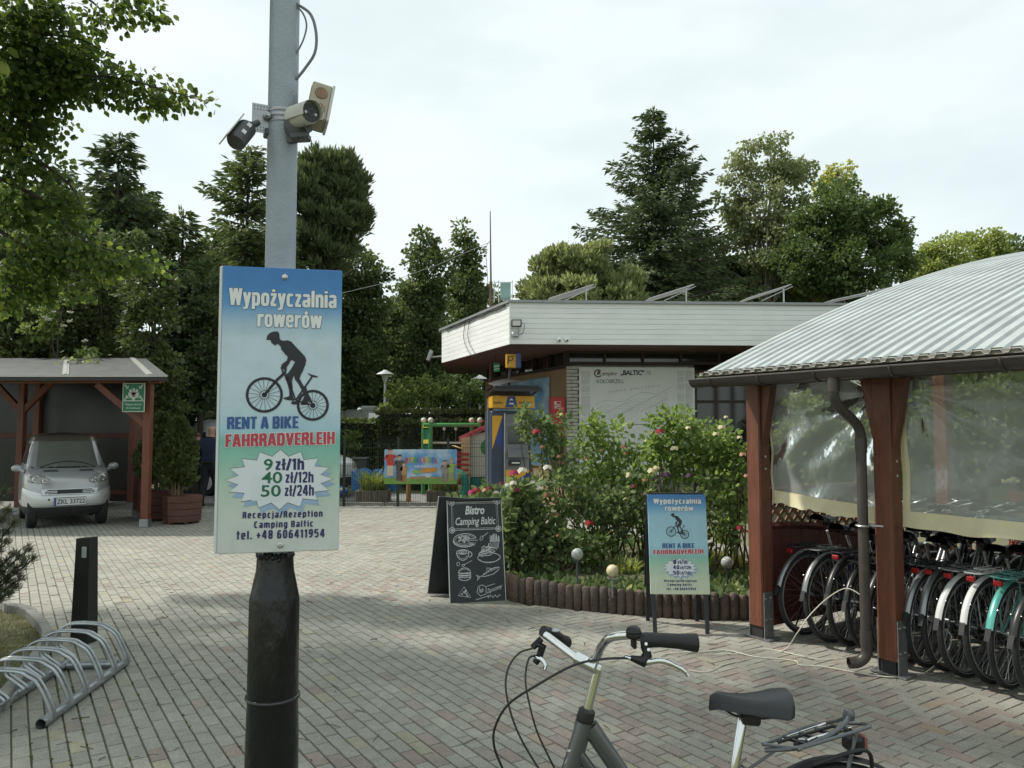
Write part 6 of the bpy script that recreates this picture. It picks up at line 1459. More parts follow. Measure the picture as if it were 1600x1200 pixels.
text_part('lettering', 'Miejsce zbiórki', sg2, m_sgw, -.14, .14, -.135, .034, -.009, bold=.01); text_part('lettering', 'do ewakuacji', sg2, m_sgw, -.12, .12, -.195, .034, -.009, bold=.01)

# ---- lofted vehicle bodies
def lerp_tab(T_, z):
    for (a, va), (b_, vb) in zip(T_, T_[1:]):
        if z <= b_: f = (z - a) / (b_ - a) if b_ > a else 0; f = max(0, min(1, f)); return va + (vb - va) * f
    return T_[-1][1]
def smooth_tab(T_, n=60):
    """soften a table by catmull-rom"""
    pts = spline([(a, v, 0) for a, v in T_], 8); return [(p.x, p.y) for p in pts]
class Loft:
    def __init__(s, yf, yr, wd, p=4.0): s.yf, s.yr, s.wd, s.p = smooth_tab(yf), smooth_tab(yr), smooth_tab(wd), p
    def P(s, z, th, off=0.0):
        yf, yr, w_ = lerp_tab(s.yf, z), lerp_tab(s.yr, z), lerp_tab(s.wd, z); cy, hy = (yf + yr) / 2, (yr - yf) / 2
        c, sn = math.cos(th), math.sin(th); e = 2.0 / s.p
        return Vector((math.copysign(abs(sn) ** e, sn) * (w_ + off), cy - math.copysign(abs(c) ** e, c) * (hy + off), z))     # th=0 is the front (-y)
    def skin(s, z0, z1, th0, th1, nz, nt, off=0.0, b=None):
        b = b or MB(); b.grid(lambda u, v: s.P(z0 + (z1 - z0) * v, th0 + (th1 - th0) * u, off), nt, nz); return b
    def fx(s, z, x):
        """angle on the front half whose x is x at height z"""
        w_ = lerp_tab(s.wd, z); r = max(-1, min(1, x / w_)); return math.copysign(math.asin(abs(r) ** (s.p / 2)), r)
    def patch(s, poly, off, b=None, n=6):
        """front patch given as bilinear quad corners (x,z): bl, br, tr, tl"""
        b = b or MB(); bl, br, tr, tl = poly
        def f(u, v):
            x = (bl[0] * (1 - u) + br[0] * u) * (1 - v) + (tl[0] * (1 - u) + tr[0] * u) * v; z = (bl[1] * (1 - u) + br[1] * u) * (1 - v) + (tl[1] * (1 - u) + tr[1] * u) * v
            return s.P(z, s.fx(z, x), off)
        b.grid(f, n * 2, n); return b
m_sil = mat('car_silver', (.40, .41, .42), .32, .35, var=.05, coat=.5); m_sil2 = mat('car_silver_panel', (.62, .64, .65), .30, .3, var=.05, coat=.6); m_bump = mat('bumper_black', (.02, .021, .023), .6, var=.2); m_roofc = mat('car_roof_taupe', (.16, .135, .11), .35, .3, var=.1, coat=.4)
def glassmat(name, col, rough=.03):
    m = bpy.data.materials.new(name); m.use_nodes = True; t = m.node_tree; bs = t.nodes['Principled BSDF']; bs.inputs['Base Color'].default_value = (*col, 1); bs.inputs['Roughness'].default_value = rough; bs.inputs['Specular IOR Level'].default_value = .7; bs.inputs['Coat Weight'].default_value = .5; bs.inputs['Coat Roughness'].default_value = .02
    n = t.nodes.new('ShaderNodeTexNoise'); n.inputs['Scale'].default_value = 2.0; c = t.nodes.new('ShaderNodeTexCoord'); r = t.nodes.new('ShaderNodeValToRGB'); r.color_ramp.elements[0].color = (*[x * .7 for x in col], 1); r.color_ramp.elements[1].color = (*[min(1, x * 1.3) for x in col], 1)
    t.links.new(c.outputs['Object'], n.inputs['Vector']); t.links.new(n.outputs['Fac'], r.inputs['Fac']); t.links.new(r.outputs['Color'], bs.inputs['Base Color']); return m
m_wind = glassmat('windscreen', (.16, .17, .15)); m_wind2 = glassmat('car_glass', (.03, .034, .033)); m_hl = glassmat('headlight', (.26, .26, .24), .06); m_plate = mat('plate_white', (.62, .64, .64), .4, var=.05)
car = thing('small_car', 'small silver two-seat city car parked nose out under the red shelter', 'car', G(112, 824) + Vector((-.02, -.05, 0)), R(35))
LF = Loft([(.17, .10), (.30, .02), (.45, .0), (.58, .01), (.70, .045), (.80, .10), (.88, .20), (.95, .38), (1.0, .52), (1.2, .82), (1.42, 1.04), (1.50, 1.16), (1.545, 1.45)],
          [(.17, 2.42), (.45, 2.5), (.9, 2.5), (1.2, 2.40), (1.42, 2.22), (1.50, 2.05), (1.545, 1.75)], [(.17, .68), (.30, .745), (.5, .757), (.7, .757), (.86, .74), (.97, .715), (1.2, .655), (1.42, .58), (1.50, .50), (1.545, .12)], 4.2)
PI2 = 2 * math.pi
b = LF.skin(.33, 1.41, 0, PI2, 34, 72); o = b.build('body', m_sil, car); shade(o, 60)
b = LF.skin(1.40, 1.545, 0, PI2, 10, 72, .003); o = b.build('roof', m_roofc, car); shade(o, 60)
b = LF.skin(.20, .345, 0, PI2, 6, 72, .004); o = b.build('lower_bumper', m_bump, car); shade(o, 60)
# bumper shell with rising shoulders
b = MB()
def bs_f(u, v):
    x = -.74 + 1.48 * u; e = abs(x) / .74; ztop = .53 + .12 * e ** 2.2; zlow = .345 + .04 * math.cos(e * 1.4); z = zlow + (ztop - zlow) * v
    return LF.P(z, LF.fx(z, x * .995), .022 * math.sin(math.pi * (.15 + .7 * v)))
b.grid(bs_f, 40, 10); o = b.build('bumper_panel', m_sil2, car); shade(o, 60)
o = LF.patch([(-.53, .975), (.53, .975), (.46, 1.40), (-.46, 1.40)], .006, n=8).build('windscreen', m_wind, car); shade(o, 60)
b = MB(); o = LF.patch([(-.60, .96), (.60, .96), (.60, .985), (-.60, .985)], .009, n=4).build('cowl', m_bump, car)
for s_ in (-1, 1):
    b = MB(); zz = np.linspace(1.02, 1.36, 7); b.grid(lambda u, v: LF.P(1.02 + .34 * v, s_ * (1.02 + (1.0 + .25 * (1 - v)) * u * .62), .005), 8, 6); b.build('side_window', m_wind2, car)
    # headlight: merged round lamps
    b = MB()
    for (x, z, r_) in ((.50, .80, .120), (.60, .79, .090), (.385, .765, .075)):
        def hf(u, v, x=x, z=z, r_=r_):
            q = u * PI2; zz_ = z + r_ * .62 * v * math.sin(q); xx_ = s_ * (x + r_ * v * math.cos(q)); return LF.P(zz_, LF.fx(zz_, xx_), .008 + .014 * (1 - v * v))
        b.grid(hf, 20, 4)
    hl = b.build('headlight', m_hl, car); shade(hl, 70)
    b = MB()
    for (x, z, r_) in ((.53, .80, .055), (.40, .77, .036)): q = LF.P(z, LF.fx(z, s_ * x), .026); b.ring(q, (0, -1, .35), r_, .006, 18, 5)
    b.build('lamp_ring', m_chrome, hl, True)
    # door mirror
    b = MB(); mc = LF.P(.93, s_ * 1.22, .0) + Vector((s_ * .13, -.02, .03)); b.ball(mc, .085, 14, 8, (1.15, .55, .72)); b.tube([mc, LF.P(.90, s_ * 1.2, 0)], [.03, .035], 8); b.build('mirror', m_sil, car, True)
    b = MB(); q = LF.P(.585, LF.fx(.585, s_ * .37), .03); b.ball(q, .026, 10, 6, (1, .4, 1)); b.build('fog_lamp', m_hl, car, True)
for (x, y) in ((-.59, .42), (.59, .42), (-.62, 2.16), (.62, 2.16)):
    b = MB(); b.lathe([(.16, -.085), (.255, -.085), (.280, -.06), (.285, 0), (.280, .06), (.255, .085), (.16, .085)], n=28, M=Matrix.Rotation(R(90), 3, 'Y')); wh = b.build('wheel', m_tyre, car, True); wh.location = (x, y, .283)
    b = MB(); b.lathe([(.0001, -.05), (.06, -.06), (.15, -.075), (.17, -.086), (.17, .086), (.15, .075), (.06, .06), (.0001, .05)], n=20, M=Matrix.Rotation(R(90), 3, 'Y')); b.build('rim', m_rim, wh, True)
o = LF.patch([(-.43, .545), (.43, .545), (.46, .635), (-.46, .635)], .028).build('grille_surround', m_sil2, car)
o = LF.patch([(-.34, .557), (.34, .557), (.36, .625), (-.36, .625)], .031).build('grille', m_bump, car)
for k in range(2): o = LF.patch([(-.37, .572 + k * .026), (.37, .572 + k * .026), (.37, .582 + k * .026), (-.37, .582 + k * .026)], .034).build('grille_bar', m_sil2, car)
o = LF.patch([(-.20, .568), (.20, .568), (.20, .615), (-.20, .615)], .037).build('grille_badge_gap', m_bump, car)
b = MB(); b.box((0, -.032, .43), (.53, .012, .125), bev=.003); pln = b.build('licence_plate', m_plate, car)
text_part('lettering', 'ZKL 33722', pln, m_ink3, -.215, .25, .395, .076, -.0395, bold=.015)
flat('plate_band', [[(-.26, .37), (-.225, .37), (-.225, .49), (-.26, .49)]], pln, m_ab, -.0393)
flat('plate_frame', ribbon([(-.268, .366), (.268, .366), (.268, .494), (-.268, .494)], .010, True), pln, m_ink3, -.0392)
for (x0, x1) in ((-.42, -.02), (.42, .02)):
    b = MB(); pts = [LF.P(z, LF.fx(z, x), .014) for x, z in ((x0 * 1.05, .975), (x0 * .95, .99), (x0 * .6, 1.035), (x0 * .25, 1.055), (x1 * -3 * .2, 1.06))]; b.tube(pts, .009, 6); b.build('wiper', m_blk, car)
    o = LF.patch([(min(x0, x0 * .4), .905), (max(x0, x0 * .4), .905), (max(x0, x0 * .45), .935), (min(x0, x0 * .45), .935)], .004, n=3).build('air_vent', m_camg, car)
b = MB(); q = LF.P(.47, LF.fx(.47, -.33), .024); b.cyl(q, q + Vector((0, -.004, 0)), .018, n=12); b.build('tow_cover', m_blk, car)

car.scale = (.90, .95, 1.05)
# van behind the sign
m_vanw = mat('van_white', (.55, .57, .58), .3, .1, var=.05, coat=.4)
LV = Loft([(.3, .05), (.6, .0), (.85, .08), (1.0, .35), (1.05, .55), (1.5, 1.0), (1.85, 1.35), (1.95, 1.7)], [(.3, 4.5), (.8, 4.55), (1.6, 4.5), (1.85, 4.42), (1.95, 4.2)], [(.3, .86), (.6, .92), (1.0, .92), (1.5, .84), (1.85, .76), (1.95, .5)], 5)
van = thing('parked_van', 'white and silver van parked behind the big rental sign, front end showing right of it', 'van', W(541, 690, 19.3), R(68)); van.location.z = -.02
b = LV.skin(.3, 1.95, 0, PI2, 30, 72); b.add([LV.P(1.95, PI2 * k / 72) for k in range(72)], [tuple(range(72))]); o = b.build('body', m_vanw, van); shade(o, 50)
o = LV.patch([(-.72, 1.06), (.72, 1.06), (.64, 1.72), (-.64, 1.72)], .006).build('windscreen', m_wind2, van)
for s_ in (-1, 1):
    for (t0, t1) in ((.95, 1.32), (1.36, 1.75), (1.8, 2.2)):
        b = MB(); b.grid(lambda u, v: LV.P(1.12 + .5 * v, s_ * (t0 + (t1 - t0) * u), .006), 6, 5); b.build('side_window', m_wind2, van)
    b = MB(); q = LV.P(1.12, s_ * .95, 0) + Vector((s_ * .14, 0, .03)); b.ball(q, .10, 10, 6, (.7, .5, 1)); b.build('mirror', m_blk, van, True)
    o = LV.patch([(s_ * .5 - .16, .72), (s_ * .5 + .16, .72), (s_ * .5 + .13, .90), (s_ * .5 - .13, .90)], .008, n=3).build('headlight', m_hl, van)
for (x, y) in ((-.80, .85), (.80, .85), (-.80, 3.6), (.80, 3.6)):
    b = MB(); b.lathe([(.2, -.1), (.31, -.1), (.33, 0), (.31, .1), (.2, .1)], n=24, M=Matrix.Rotation(R(90), 3, 'Y')); wh = b.build('wheel', m_tyre, van, True); wh.location = (x * 1.02, y, .33)
    b = MB(); b.lathe([(.0001, -.105), (.19, -.102), (.2, .0), (.19, .102), (.0001, .105)], n=20, M=Matrix.Rotation(R(90), 3, 'Y')); b.build('rim', m_rim, wh, True)
b = LV.skin(.28, .5, -1.2, 1.2, 3, 24, .01); b.build('front_bumper', m_bump, van)

# ---- wooden tubs with conifers
m_tub = mat('tub_wood', (.115, .048, .034), .7, var=.3, scale=6, bump=.3, bscale=30, stretch=(1, 1, 6), dirt=.3)
def tub(px_, py_, r_, hgt, rot, label):
    th = thing('plant_tub', label, 'planter', G(px_, py_), rot, group='hexagonal wooden tubs'); n_ = 6
    for k in range(4):
        z0 = .04 + (hgt - .04) * k / 4; z1 = .04 + (hgt - .04) * (k + 1) / 4 - .008; b = MB()
        rr_ = r_ * (1 + .06 * k / 4); b.lathe([(rr_ * .93, z0 + .004), (rr_, z0), (rr_ * 1.012, z1), (rr_ * .93, z1 + .0)], n=n_); b.build('board_ring', m_tub, th)
    b = MB(); b.lathe([(.0001, hgt - .06), (r_ * .95, hgt - .06)], n=n_); b.build('soil_top', m_soil, th)
    b = MB()
    for k in range(6):
        a = k * math.pi / 3; b.box((0, 0, .03), (.06, .06, .06), Matrix.Translation((math.cos(a) * r_ * .8, math.sin(a) * r_ * .8, 0)))
    o = b.build('feet', m_tub, th); o['kind'] = 'stuff'
    return th
tub(284, 817, .33, .50, R(10), 'front brown hexagonal wooden tub holding a bushy conifer'); tub(247, 812, .33, .55, R(20), 'dark brown wooden tub beside the shelter post'); tub(262, 800, .26, .42, R(0), 'small dark wooden tub between the two larger tubs')

# ---- people walking away
def person(label, loc, rz, hgt, mats, stride=.12, bald=True, arms=1.0):
    bm_v = []; ed = []; rad = []
    def v(p, r_): bm_v.append(p); rad.append(r_); return len(bm_v) - 1
    pel = v((0, 0, .95), (.165, .12)); sp = v((0, .01, 1.12), (.165, .125)); chs = v((0, .0, 1.33), (.19, .13)); nb = v((0, .02, 1.47), (.085, .075)); nk = v((0, .03, 1.53), (.058, .058)); hd = v((0, .045, 1.63), (.082, .092)); ht = v((0, .04, 1.72), (.068, .078))
    for a, b_ in ((pel, sp), (sp, chs), (chs, nb), (nb, nk), (nk, hd), (hd, ht)): ed.append((a, b_))
    for s_ in (-1, 1):
        sh_ = v((s_ * .185, 0, 1.405), (.075, .075)); el = v((s_ * .255, .02 - .03 * s_ * arms, 1.13), (.055, .052)); wr = v((s_ * .25, .13 + .05 * s_, .93), (.036, .032)); ha = v((s_ * .235, .18 + .05 * s_, .86), (.034, .028)); fi = v((s_ * .225, .20 + .05 * s_, .80), (.022, .016)); tb = v((s_ * .20, .19 + .05 * s_, .875), (.014, .014))
        ed += [(chs, sh_), (sh_, el), (el, wr), (wr, ha), (ha, fi), (ha, tb)]
        hp = v((s_ * .095, 0, .86), (.105, .11)); kn = v((s_ * .10, .03 + stride * .4 * s_, .49), (.072, .075)); an = v((s_ * .10, -.03 + stride * s_, .10), (.050, .055)); to = v((s_ * .11, .12 + stride * s_, .045), (.042, .035)); he = v((s_ * .10, -.06 + stride * s_, .05), (.042, .045))
        ed += [(pel, hp), (hp, kn), (kn, an), (an, to), (an, he)]
    me = bpy.data.meshes.new('person'); me.from_pydata(bm_v, ed, []); ob_ = bpy.data.objects.new('tmp', me); COL.objects.link(ob_)
    md = ob_.modifiers.new('s', 'SKIN'); md.use_smooth_shade = True
    for i, r_ in enumerate(rad): me.skin_vertices[0].data[i].radius = r_
    me.skin_vertices[0].data[0].use_root = True
    sb = ob_.modifiers.new('d', 'SUBSURF'); sb.levels = 2; sb.render_levels = 2
    dg = bpy.context.evaluated_depsgraph_get(); m2 = bpy.data.meshes.new_from_object(ob_.evaluated_get(dg)); bpy.data.objects.remove(ob_)
    m2.materials.clear()
    for m in mats: m2.materials.append(m)
    mi = []
    for p in m2.polygons:
        c_ = p.center; z = c_.z
        if z > 1.50: k = 0 if (bald or not (z > 1.60 and c_.y < .09)) else 4
        elif z > .98 or (abs(c_.x) > .19 and z > .92): k = 1
        elif abs(c_.x) > .17 and z > .7: k = 0
        elif z > .10: k = 2
        else: k = 3
        mi.append(k)
    m2.polygons.foreach_set('material_index', mi)
    o = link('person', m2, None, None, True); o.location = loc; o.rotation_euler = (0, 0, rz); s_ = hgt / 1.78; o.scale = (s_ * 1.08, s_ * 1.08, s_)
    tag(o, label, 'person'); return o
m_skin = mat('skin', (.36, .22, .16), .55, var=.08); m_navy = mat('navy_cloth', (.013, .022, .055), .85, var=.25, scale=9, bump=.3, bscale=25); m_trs = mat('dark_trousers', (.012, .013, .018), .85, var=.3, bump=.3, bscale=22); m_shoe = mat('black_shoes', (.012, .012, .012), .5); m_hair = mat('brown_hair', (.06, .035, .02), .7, var=.3)
mw_ = mat('white_shoes', (.5, .5, .5), .6)
man = person('person in navy top and black trousers walking away left of the sign', G(327, 793), R(-8), 1.80, [m_skin, m_navy, m_trs, m_shoe, m_hair], .13)
for s_ in (-1, 1):
    b = MB(); b.ball((s_ * .085, .05, 1.635), .022, 8, 6, (.5, .9, 1.3)); b.build('ear', m_skin, man, True)
b = MB(); b.tube([(.17 * math.cos(R(a)), .125 * math.sin(R(a)), .965) for a in range(0, 360, 20)], .02, 6, closed=True); b.build('belt', m_shoe, man, True)
per2 = person('person in dark clothes and white shoes half hidden by the tub conifer', G(306, 783), R(20), 1.66, [m_skin, mat('black_cloth', (.02, .02, .024), .85, var=.3), m_trs, mw_, m_hair], .10, False)
# ================================================================ behind: wire fence, banner, playground, lamps, camper
m_fgreen = mat('fence_green', (.020, .035, .025), .5, .2, var=.2)
FY = 16.86
def fx_(px_): return W(px_, 740, FY).x
fn = thing('wire_fence', 'dark green wire mesh fence in front of the playground', 'fence', (0, FY, 0))
xs = [fx_(q) for q in (300, 420, 538, 622, 700, 776)]; zt = 1.40
for i, x in enumerate(xs):
    b = MB(); b.box((x, 0, (zt + .06) / 2), (.05, .05, zt + .06), bev=.004); b.build('fence_post', m_fgreen, fn)
    b = MB(); b.box((x, 0, zt + .07), (.06, .06, .02), bev=.004); b.build('post_cap', m_fgreen, fn)
for i in range(len(xs) - 1):
    if i in (0,): continue
    b = MB(); x0, x1 = xs[i] + .03, xs[i + 1] - .03
    n_ = max(2, int((x1 - x0) / .05))
    for k in range(n_ + 1): b.box((x0 + (x1 - x0) * k / n_, -.02, (zt + .05 + .06) / 2), (.0055, .0055, zt - .01))
    for z in (.08, .28, .48, .68, .88, 1.08, 1.28, 1.36): b.box(((x0 + x1) / 2, -.013, z), (x1 - x0, .007, .007))
    o = b.build('mesh_panel', m_fgreen, fn); o['kind'] = 'stuff'
# banner on the fence
bx0, bx1 = fx_(601), fx_(714); bz1, bz0 = W(650, 702, FY).z, W(650, 756, FY).z; BWd, BHt = bx1 - bx0, bz1 - bz0
bn = thing('fun_park_banner', 'blue fun park banner with coloured letters tied to the wire fence', 'banner', (bx0, FY - .05, bz0))
mbn = bpy.data.materials.new('banner_print'); mbn.use_nodes = True; t = mbn.node_tree; bs = t.nodes['Principled BSDF']
c = t.nodes.new('ShaderNodeTexCoord'); n = t.nodes.new('ShaderNodeTexNoise'); n.inputs['Scale'].default_value = 3.5; n.inputs['Detail'].default_value = 5; r = t.nodes.new('ShaderNodeValToRGB')
r.color_ramp.elements[0].position = .42; r.color_ramp.elements[0].color = (.13, .33, .60, 1); r.color_ramp.elements[1].position = .66; r.color_ramp.elements[1].color = (.50, .60, .66, 1)
t.links.new(c.outputs['Object'], n.inputs['Vector']); t.links.new(n.outputs['Fac'], r.inputs['Fac']); t.links.new(r.outputs['Color'], bs.inputs['Base Color']); bs.inputs['Roughness'].default_value = .5
b = MB(); b.grid(lambda u, v: Vector((BWd * u, .012 * math.sin(u * 9) * math.sin(v * 4 + 1), BHt * v)), 16, 6); b.build('sheet', mbn, bn)
yb = -.020
def cm(n_, c_): return mat('bn_' + n_, c_, .5, var=.12)
flat('meadow', [[(0, 0), (BWd, 0), (BWd, .10), (BWd * .7, .15), (BWd * .4, .12), (0, .14)]], bn, cm('meadow', (.16, .30, .06)), yb)
word = 'POWERLANDIA'; cols = [(.5, .06, .06), (.65, .30, .03), (.55, .5, .05), (.1, .35, .08), (.06, .25, .45), (.4, .06, .3), (.6, .12, .05), (.6, .4, .04), (.12, .4, .12), (.08, .2, .5), (.5, .08, .1)]
for k, ch in enumerate(word):
    x0 = BWd * (.29 + .040 * k); wv = .02 * math.sin(k / 10 * math.pi)
    text_part('lettering', ch, bn, cm('l%d' % k, cols[k]), x0, x0 + BWd * .034, BHt * .60 + wv, BHt * .17, yb - .004, bold=.05)
text_part('lettering', 'FUN PARK', bn, m_wh, BWd * .42, BWd * .60, BHt * .47, BHt * .07, yb - .004, bold=.03)
# small painted people: plain coloured figures
def fig(x, z, s_, cl, leg, hair):
    flat('figure_print', [arc2(x, z + .30 * s_, .05 * s_, .06 * s_, 0, 345, 10)], bn, cm('skin', (.55, .36, .25)), yb - .003); flat('figure_print', [arc2(x, z + .335 * s_, .055 * s_, .04 * s_, 0, 180, 8)], bn, cm('hair%d' % int(hair[0] * 99), hair), yb - .0034)
    flat('figure_print', [[(x - .09 * s_, z + .24 * s_), (x + .09 * s_, z + .24 * s_), (x + .07 * s_, z), (x - .07 * s_, z)], [(x - .15 * s_, z + .10 * s_), (x - .09 * s_, z + .24 * s_), (x - .05 * s_, z + .2 * s_)], [(x + .16 * s_, z + .2 * s_), (x + .09 * s_, z + .24 * s_), (x + .07 * s_, z + .16 * s_)]], bn, cm('cl%d%d' % (int(cl[0] * 99), int(cl[1] * 99)), cl), yb - .0026)
    flat('figure_print', [[(x - .07 * s_, z), (x + .07 * s_, z), (x + .07 * s_, z - .22 * s_), (x - .07 * s_, z - .22 * s_)]], bn, cm('lg%d' % int(leg[0] * 99), leg), yb - .0022)
fig(.13, .40, 1.0, (.50, .05, .03), (.55, .48, .36), (.07, .04, .02)); fig(.33, .28, .95, (.08, .07, .07), (.10, .08, .07), (.03, .02, .02)); fig(.43, .20, .7, (.45, .28, .12), (.35, .15, .05), (.3, .2, .08)); fig(1.32, .22, .8, (.30, .25, .22), (.25, .2, .15), (.15, .09, .05)); fig(1.46, .25, .8, (.30, .42, .08), (.3, .3, .1), (.5, .35, .12))
flat('logo_print', [arc2(.70, .27, .07, .045, 0, 345, 12)], bn, cm('lime', (.25, .45, .06)), yb - .002); flat('logo_print', [[(.80, .24), (1.14, .27), (1.14, .36), (.80, .33)]], bn, cm('orange', (.62, .26, .04)), yb - .002)
flat('logo_print', [[(.55, .10), (.9, .12), (.9, .17), (.55, .15)], [(1.0, .12), (1.2, .11), (1.2, .16), (1.0, .16)]], bn, cm('wood', (.35, .22, .1)), yb - .002)

# weathered timber planter boxes with grasses
m_wgrey = mat('weathered_timber', (.17, .145, .11), .9, var=.35, scale=6, bump=.5, bscale=40, stretch=(4, 4, .6), dirt=.3)
m_gr1 = leafmat('tall_grass', (.10, .15, .03), (.24, .27, .08), .35, .6, c3=(.36, .32, .16))
def tuft(parent, name, cx, cy, z0, rad, n_, hmin, hmax, m, spread=.5, wd=.006):
    V = []; F = []
    for k in range(n_):
        a = rng.uniform(0, 6.283); q = rad * math.sqrt(rng.random()); p = np.array([cx + q * math.cos(a), cy + q * math.sin(a) * .6, z0]); h_ = rng.uniform(hmin, hmax); a2 = a + rng.normal(0, .8); sp_ = spread * h_ * rng.random(); side = np.array([-math.sin(a2), math.cos(a2), 0]) * wd
        m1 = p + np.array([math.cos(a2) * sp_ * .3, math.sin(a2) * sp_ * .3, h_ * .6]); m2 = p + np.array([math.cos(a2) * sp_, math.sin(a2) * sp_, h_ * (1 - .25 * rng.random())]); k0 = len(V)
        V += [p - side, p + side, m1 + side * .8, m1 - side * .8, m2 + side * .15, m2 - side * .15]; F += [[k0, k0 + 1, k0 + 2, k0 + 3], [k0 + 3, k0 + 2, k0 + 4, k0 + 5]]
    o = link(name, npmesh(name, V, F), m, parent); return o
for (p0, p1, lab, pl) in ((555, 606, 'weathered wooden planter box standing below the left end of the banner', 'dry ornamental grass in the left planter box at the fence'), (667, 718, 'weathered wooden planter box below the right end of the banner', 'green ornamental grass in the right planter box at the fence')):
    pa, pb = G(p0, 789), G(p1, 787); w_ = (pb - pa).length
    th = thing('planter_box', lab, 'planter', (pa + pb) / 2 + Vector((0, .2, 0)), group='timber planters at the fence')
    for k in range(6):
        for yy in (-.2, .2): b = MB(); b.box((-w_ / 2 + w_ * (k + .5) / 6, yy, .15), (w_ / 6 - .006, .04, .30 + .02 * rng.random()), bev=.006); b.build('stave', m_wgrey, th)
    for xx in (-1, 1):
        for k in range(3): b = MB(); b.box((xx * (w_ / 2 - .02), -.12 + k * .12, .15), (.04, .115, .30), bev=.006); b.build('stave', m_wgrey, th)
    b = MB(); b.box((0, 0, .13), (w_ - .08, .36, .24)); b.build('soil_fill', m_soil, th)
    g_ = thing('planter_grass', pl, 'grass', th.location + Vector((0, 0, .25)), group='grasses in the timber planters')
    tuft(g_, 'blades', 0, 0, 0, .28, 420, .2, .62, m_gr1, .9, .008)

# green swing frame
m_pgreen = mat('play_green', (.06, .24, .07), .4, var=.1); m_pyel = mat('play_yellow', (.60, .46, .06), .4, var=.1); m_pred = mat('play_red', (.45, .05, .05), .4, var=.12); m_pcream = mat('play_cream', (.60, .57, .47), .5, var=.06); m_pteal = mat('play_teal', (.02, .19, .17), .4, var=.1); m_pblue = mat('play_blue', (.03, .16, .42), .35, var=.12); m_pink = mat('play_pink', (.50, .10, .13), .45, var=.1); m_cr = mat('play_cream_cap', (.62, .6, .5), .4)
sw_ = thing('swing_frame', 'green swing frame with yellow brackets and cream knobs', 'swing', (0, 20, 0))
Ys = 20.0
def sx_p(px_, py_, y=Ys): v_ = W(px_, py_, y); return Vector((v_.x, y - 20, v_.z))
for px_, dy in ((662, 0), (673, -.6), (737, 0), (750, -.6)):
    a = sx_p(px_, 660, Ys + dy); b = MB(); b.tube([(a.x, a.y, 0), a], .055, 12); po = b.build('post', m_pgreen, sw_, True); b = MB(); b.ball(a + Vector((0, 0, .05)), .075, 12, 8); b.build('knob', m_cr, po, True)
for dy in (0, -.6):
    a, c_ = sx_p(662, 664, Ys + dy), sx_p(752, 664, Ys + dy); b = MB(); b.tube([a, c_], .05, 10); b.build('cross_beam', m_pgreen, sw_, True)
for py_ in (665, 690):
    b = MB(); b.beam(sx_p(662, py_), sx_p(673, py_, Ys - .6), .06, .10); b.build('bracket', m_pyel, sw_)
for k in range(4): b = MB(); p = sx_p(664 + 2.5 * k, 668, Ys - .15 * k); b.tube([p, p - Vector((0, 0, 1.2))], .025, 6); b.build('panel_bar', m_pteal, sw_)
for px_ in (694, 712):
    b = MB(); p = sx_p(px_, 667); b.tube([p, p - Vector((0, 0, .85))], .012, 5); b.build('swing_rope', m_camg, sw_); b = MB(); b.ball(p - Vector((0, 0, .05)), .045, 8, 6); b.build('rope_bracket', m_cr, sw_, True)
b = MB(); b.beam(sx_p(676, 692) , sx_p(742, 692), .14, .05); b.build('swing_seat', m_cr, sw_)
# playhouse
ph = thing('playhouse', 'cream plastic playhouse with red roof and teal base behind the fence', 'playhouse', (0, 18.6, 0)); Yp = 18.6
def pp(px_, py_, dy=0.0): v_ = W(px_, py_, Yp + dy); return (v_.x, v_.z)
x0, _ = pp(724, 700); x1, _ = pp(770, 700); x1 += 1.0
zr0 = pp(724, 681)[1]; zr1 = pp(768, 662)[1]
b = MB(); b.prism([(x0, pp(724, 745)[1]), (x1, pp(724, 745)[1]), (x1, zr1), (x0, zr0)], 1.3, Matrix.Translation((0, 0, 0))); b.build('wall', m_pcream, ph)
b = MB(); b.prism([(x0 - .04, 0), (x0 + .17, 0), (x0 + .17, zr0 - .02), (x0 - .04, zr0 - .06)], .14, Matrix.Translation((0, -.16, 0))); b.build('corner_column', mat('play_peach', (.55, .36, .22), .5), ph)
b = MB(); b.prism([(x0 + .05, 0), (x1, 0), (x1, pp(724, 745)[1]), (x0 + .05, pp(724, 745)[1])], 1.2, Matrix.Translation((0, .02, 0))); b.build('base', m_pteal, ph)
for k in range(4): b = MB(); b.box((x0 + .75, -.03, .10 + k * .12), (.62, .10, .10), bev=.03); b.build('log_step', m_pred, ph)
b = MB(); pr_ = [(x0 - .10, zr0 - .02), (x0 + .5, zr0 + .26), (x1, zr1 + .18), (x1, zr1 + .05), (x0 + .5, zr0 + .13), (x0 - .10, zr0 - .14)]; b.prism(pr_[::-1], 1.5, Matrix.Translation((0, -.12, 0))); b.build('roof', m_pink, ph)
for k in range(3): b = MB(); xx = x0 + .15 + k * .13; b.box((xx, -.14, zr0 + .05 + k * .055), (.10, .03, .05), Matrix.Translation((0, 0, 0))); b.build('roof_tile', m_pred, ph)
b = MB(); b.lathe([(.0001, -.012), (.21, -.012), (.21, .012), (.0001, .012)], (x0 + .62, -.01, zr0 - .28), 24, Matrix.Rotation(R(90), 3, 'X')); b.build('round_window', m_pgreen, ph)
b = MB(); b.box((x0 + .72, -.02, zr0 - .55), (.34, .03, .30), bev=.02); b.build('shutter', mat('play_orange', (.55, .16, .04), .5), ph)
